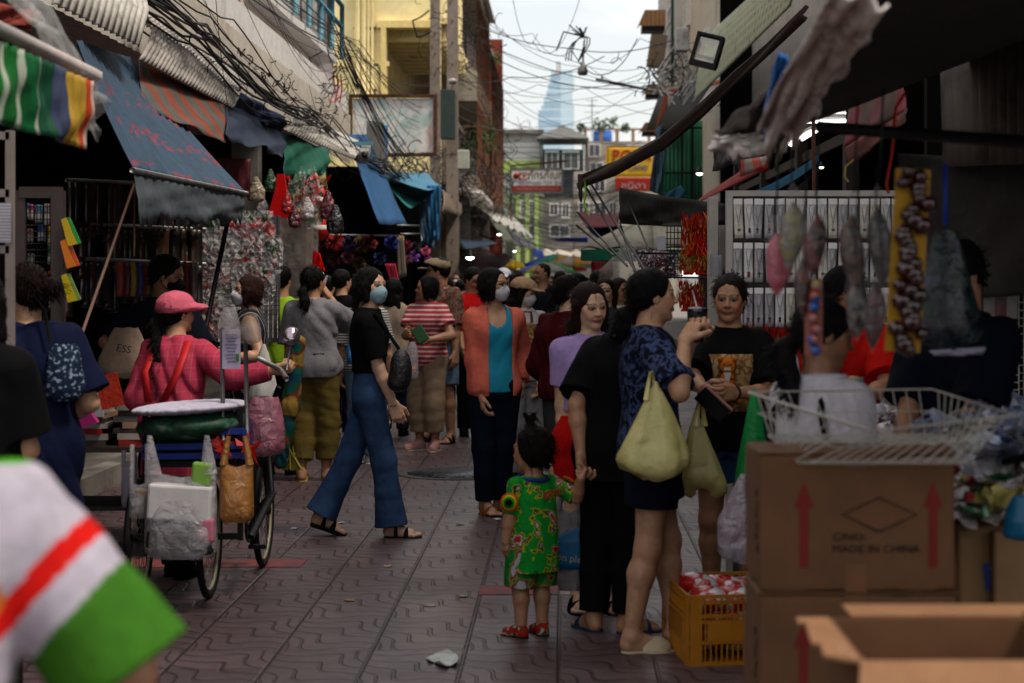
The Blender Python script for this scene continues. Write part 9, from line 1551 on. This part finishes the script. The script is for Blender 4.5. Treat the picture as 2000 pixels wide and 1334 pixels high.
for i in range(16):
 wire([P3(840 + rsw.rand() * 60, 300 + rsw.rand() * 70, 43), P3(1000 + rsw.rand() * 40, 400 + rsw.rand() * 60, 75), P3(1120 + rsw.rand() * 50, 420 + rsw.rand() * 40, 90)], .009, 'cable running away from the poles toward the far end', 'cables running from the poles to the far end', sag=.6, n=8)
def tangle(c, r, n, seed, label, rad=.008):
 rs = np.random.RandomState(seed); b = MB()
 for k in range(n):
  q = Vector((rs.normal() * r[0], rs.normal() * r[1], rs.normal() * r[2])); a = rs.rand() * 6.3; R0 = (.1 + .4 * rs.rand()) * min(min(r), .45); tl = Vector(rs.normal(size=3)).normalized(); e = tl.orthogonal().normalized(); f = tl.cross(e); L_ = 1.5 + rs.rand() * 5
  b.tube([q + (e * math.cos(a + L_ * i / 9) + f * math.sin(a + L_ * i / 9)) * R0 * (1 + .1 * i) + V(0, 0, -.06 * min(r) * i) for i in range(10)], rad * (.6 + .7 * rs.rand()), 4, cap=False)
 tag(b.build('cable_tangle', M_wire if seed % 2 else M_wire2, loc=c), label, 'cables', kind='stuff')
tangle(P3(868, 60, 42), (.3, .3, .5), 34, 1, 'tangle of coiled cables high between the two concrete poles'); tangle(P3(930, 60, 46), (.35, .5, .7), 30, 7, 'snarl of cables right of the concrete poles near the top')
tangle(P3(905, 355, 44), (.5, .8, .5), 120, 3, 'thick snarl of black cables at the foot of the green box'); tangle(P3(870, 330, 42), (.5, .6, .3), 80, 4, 'grey snarl of thin cables between the poles and the billboard'); tangle(P3(940, 400, 60), (.8, 2, .9), 120, 2, 'grey-brown mass of cables over the left row')
tangle(P3(955, 290, 60), (.5, 2, 1.2), 60, 5, 'dark mass of cables before the brown grilles'); tangle(P3(640, 165, 28), (.15, .6, .25), 40, 9, 'knot of cables at the balcony corner', .008); tangle((-2.72, 19, 3.42), (.08, 2.2, .12), 60, 11, 'loops of slack cable wrapped around the shopfront bundle', .005); tangle(P3(790, 320, 34), (.3, 1.5, .2), 60, 13, 'loops of slack cable above the teal awning', .008)
tangle(P3(1330, 130, 38), (.5, 1, .4), 30, 15, 'snarl of cables on the right facade', .010)
wire([P3(838, 20, 41.5), P3(806, 40, 41.5), P3(815, 72, 41.5), P3(842, 60, 41.5)], .018, 'large coil of black cable left of the pale pole', None, sag=.1)
sp = empty('hanging_lamp', P3(1138, 136, 42), 0, 'grey lamp hanging from looped cables in the sky', 'lamp')
b = MB(); b.lathe((0, 0, 0), [(0, .16), (.04, .16), (.05, .08), (.09, .04), (.11, -.02), (.11, -.08), (.08, -.12), (0, -.12)], 14); b.build('lamp_housing', M_steel, sp)
b = MB(); [b.tube([(math.sin(a) * .12 * k - .1, 0, .16 + .9 * math.sin(t_ * 3.1) * .6) for t_, k, a in [(j / 8, 1.2 + s * .5, j * .6) for j in range(9)]], .014, 5) for s in range(3)]; b.tube([(0, 0, .1), (.03, 0, .6)], .02, 5); b.tube([(0, 0, .7), (-.4, 0, .8), (-.55, 0, .4)], .02, 5); b.build('cable_loop', M_wire, sp)
b = MB(); rr = np.random.RandomState(2); [b.tube([(0.02, 0, .7), (rr.normal() * .12, rr.normal() * .1, .75 + rr.rand() * .25)], .012, 4) for _ in range(12)]; b.build('frayed_ties', M_wire, sp)
st = empty('street_light', P3(1250, 172, 40), 0, 'long thin street light arm reaching out from the right facade', 'street light')
b = MB(st.location); b.tube([P3(1345, 190, 40), P3(1250, 172, 40), P3(1190, 160, 40)], [.035, .03, .028], 8); b.build('arm', M_steel, st); b = MB(st.location); b.box(P3(1178, 157, 40), (.3, .12, .05), Matrix.Rotation(.16, 3, 'Y'), bev=.015); b.box(P3(1176, 152, 40), (.05, .05, .08)); b.build('lamp_head', M_steel, st)
for i, (x, y, z, c, l) in enumerate(((658, 145, 28, (.5, .03, .05), 'short red ribbon tied to the cables by the balcony corner'), (1090, 120, 60, (.55, .12, .06), 'thin orange-red ties on the sky cables'),)):
 o = MB(); [o.tube([(k * .05, 0, 0), (k * .05 + .02, 0, -.2), (k * .07 - .03, 0, -.4)], .011, 4) for k in (-1, 0, 1)]; tag(o.build('red_ribbon', mat('ribbon%d' % i, c, .6), loc=P3(x, y, z)), l, 'ribbon')
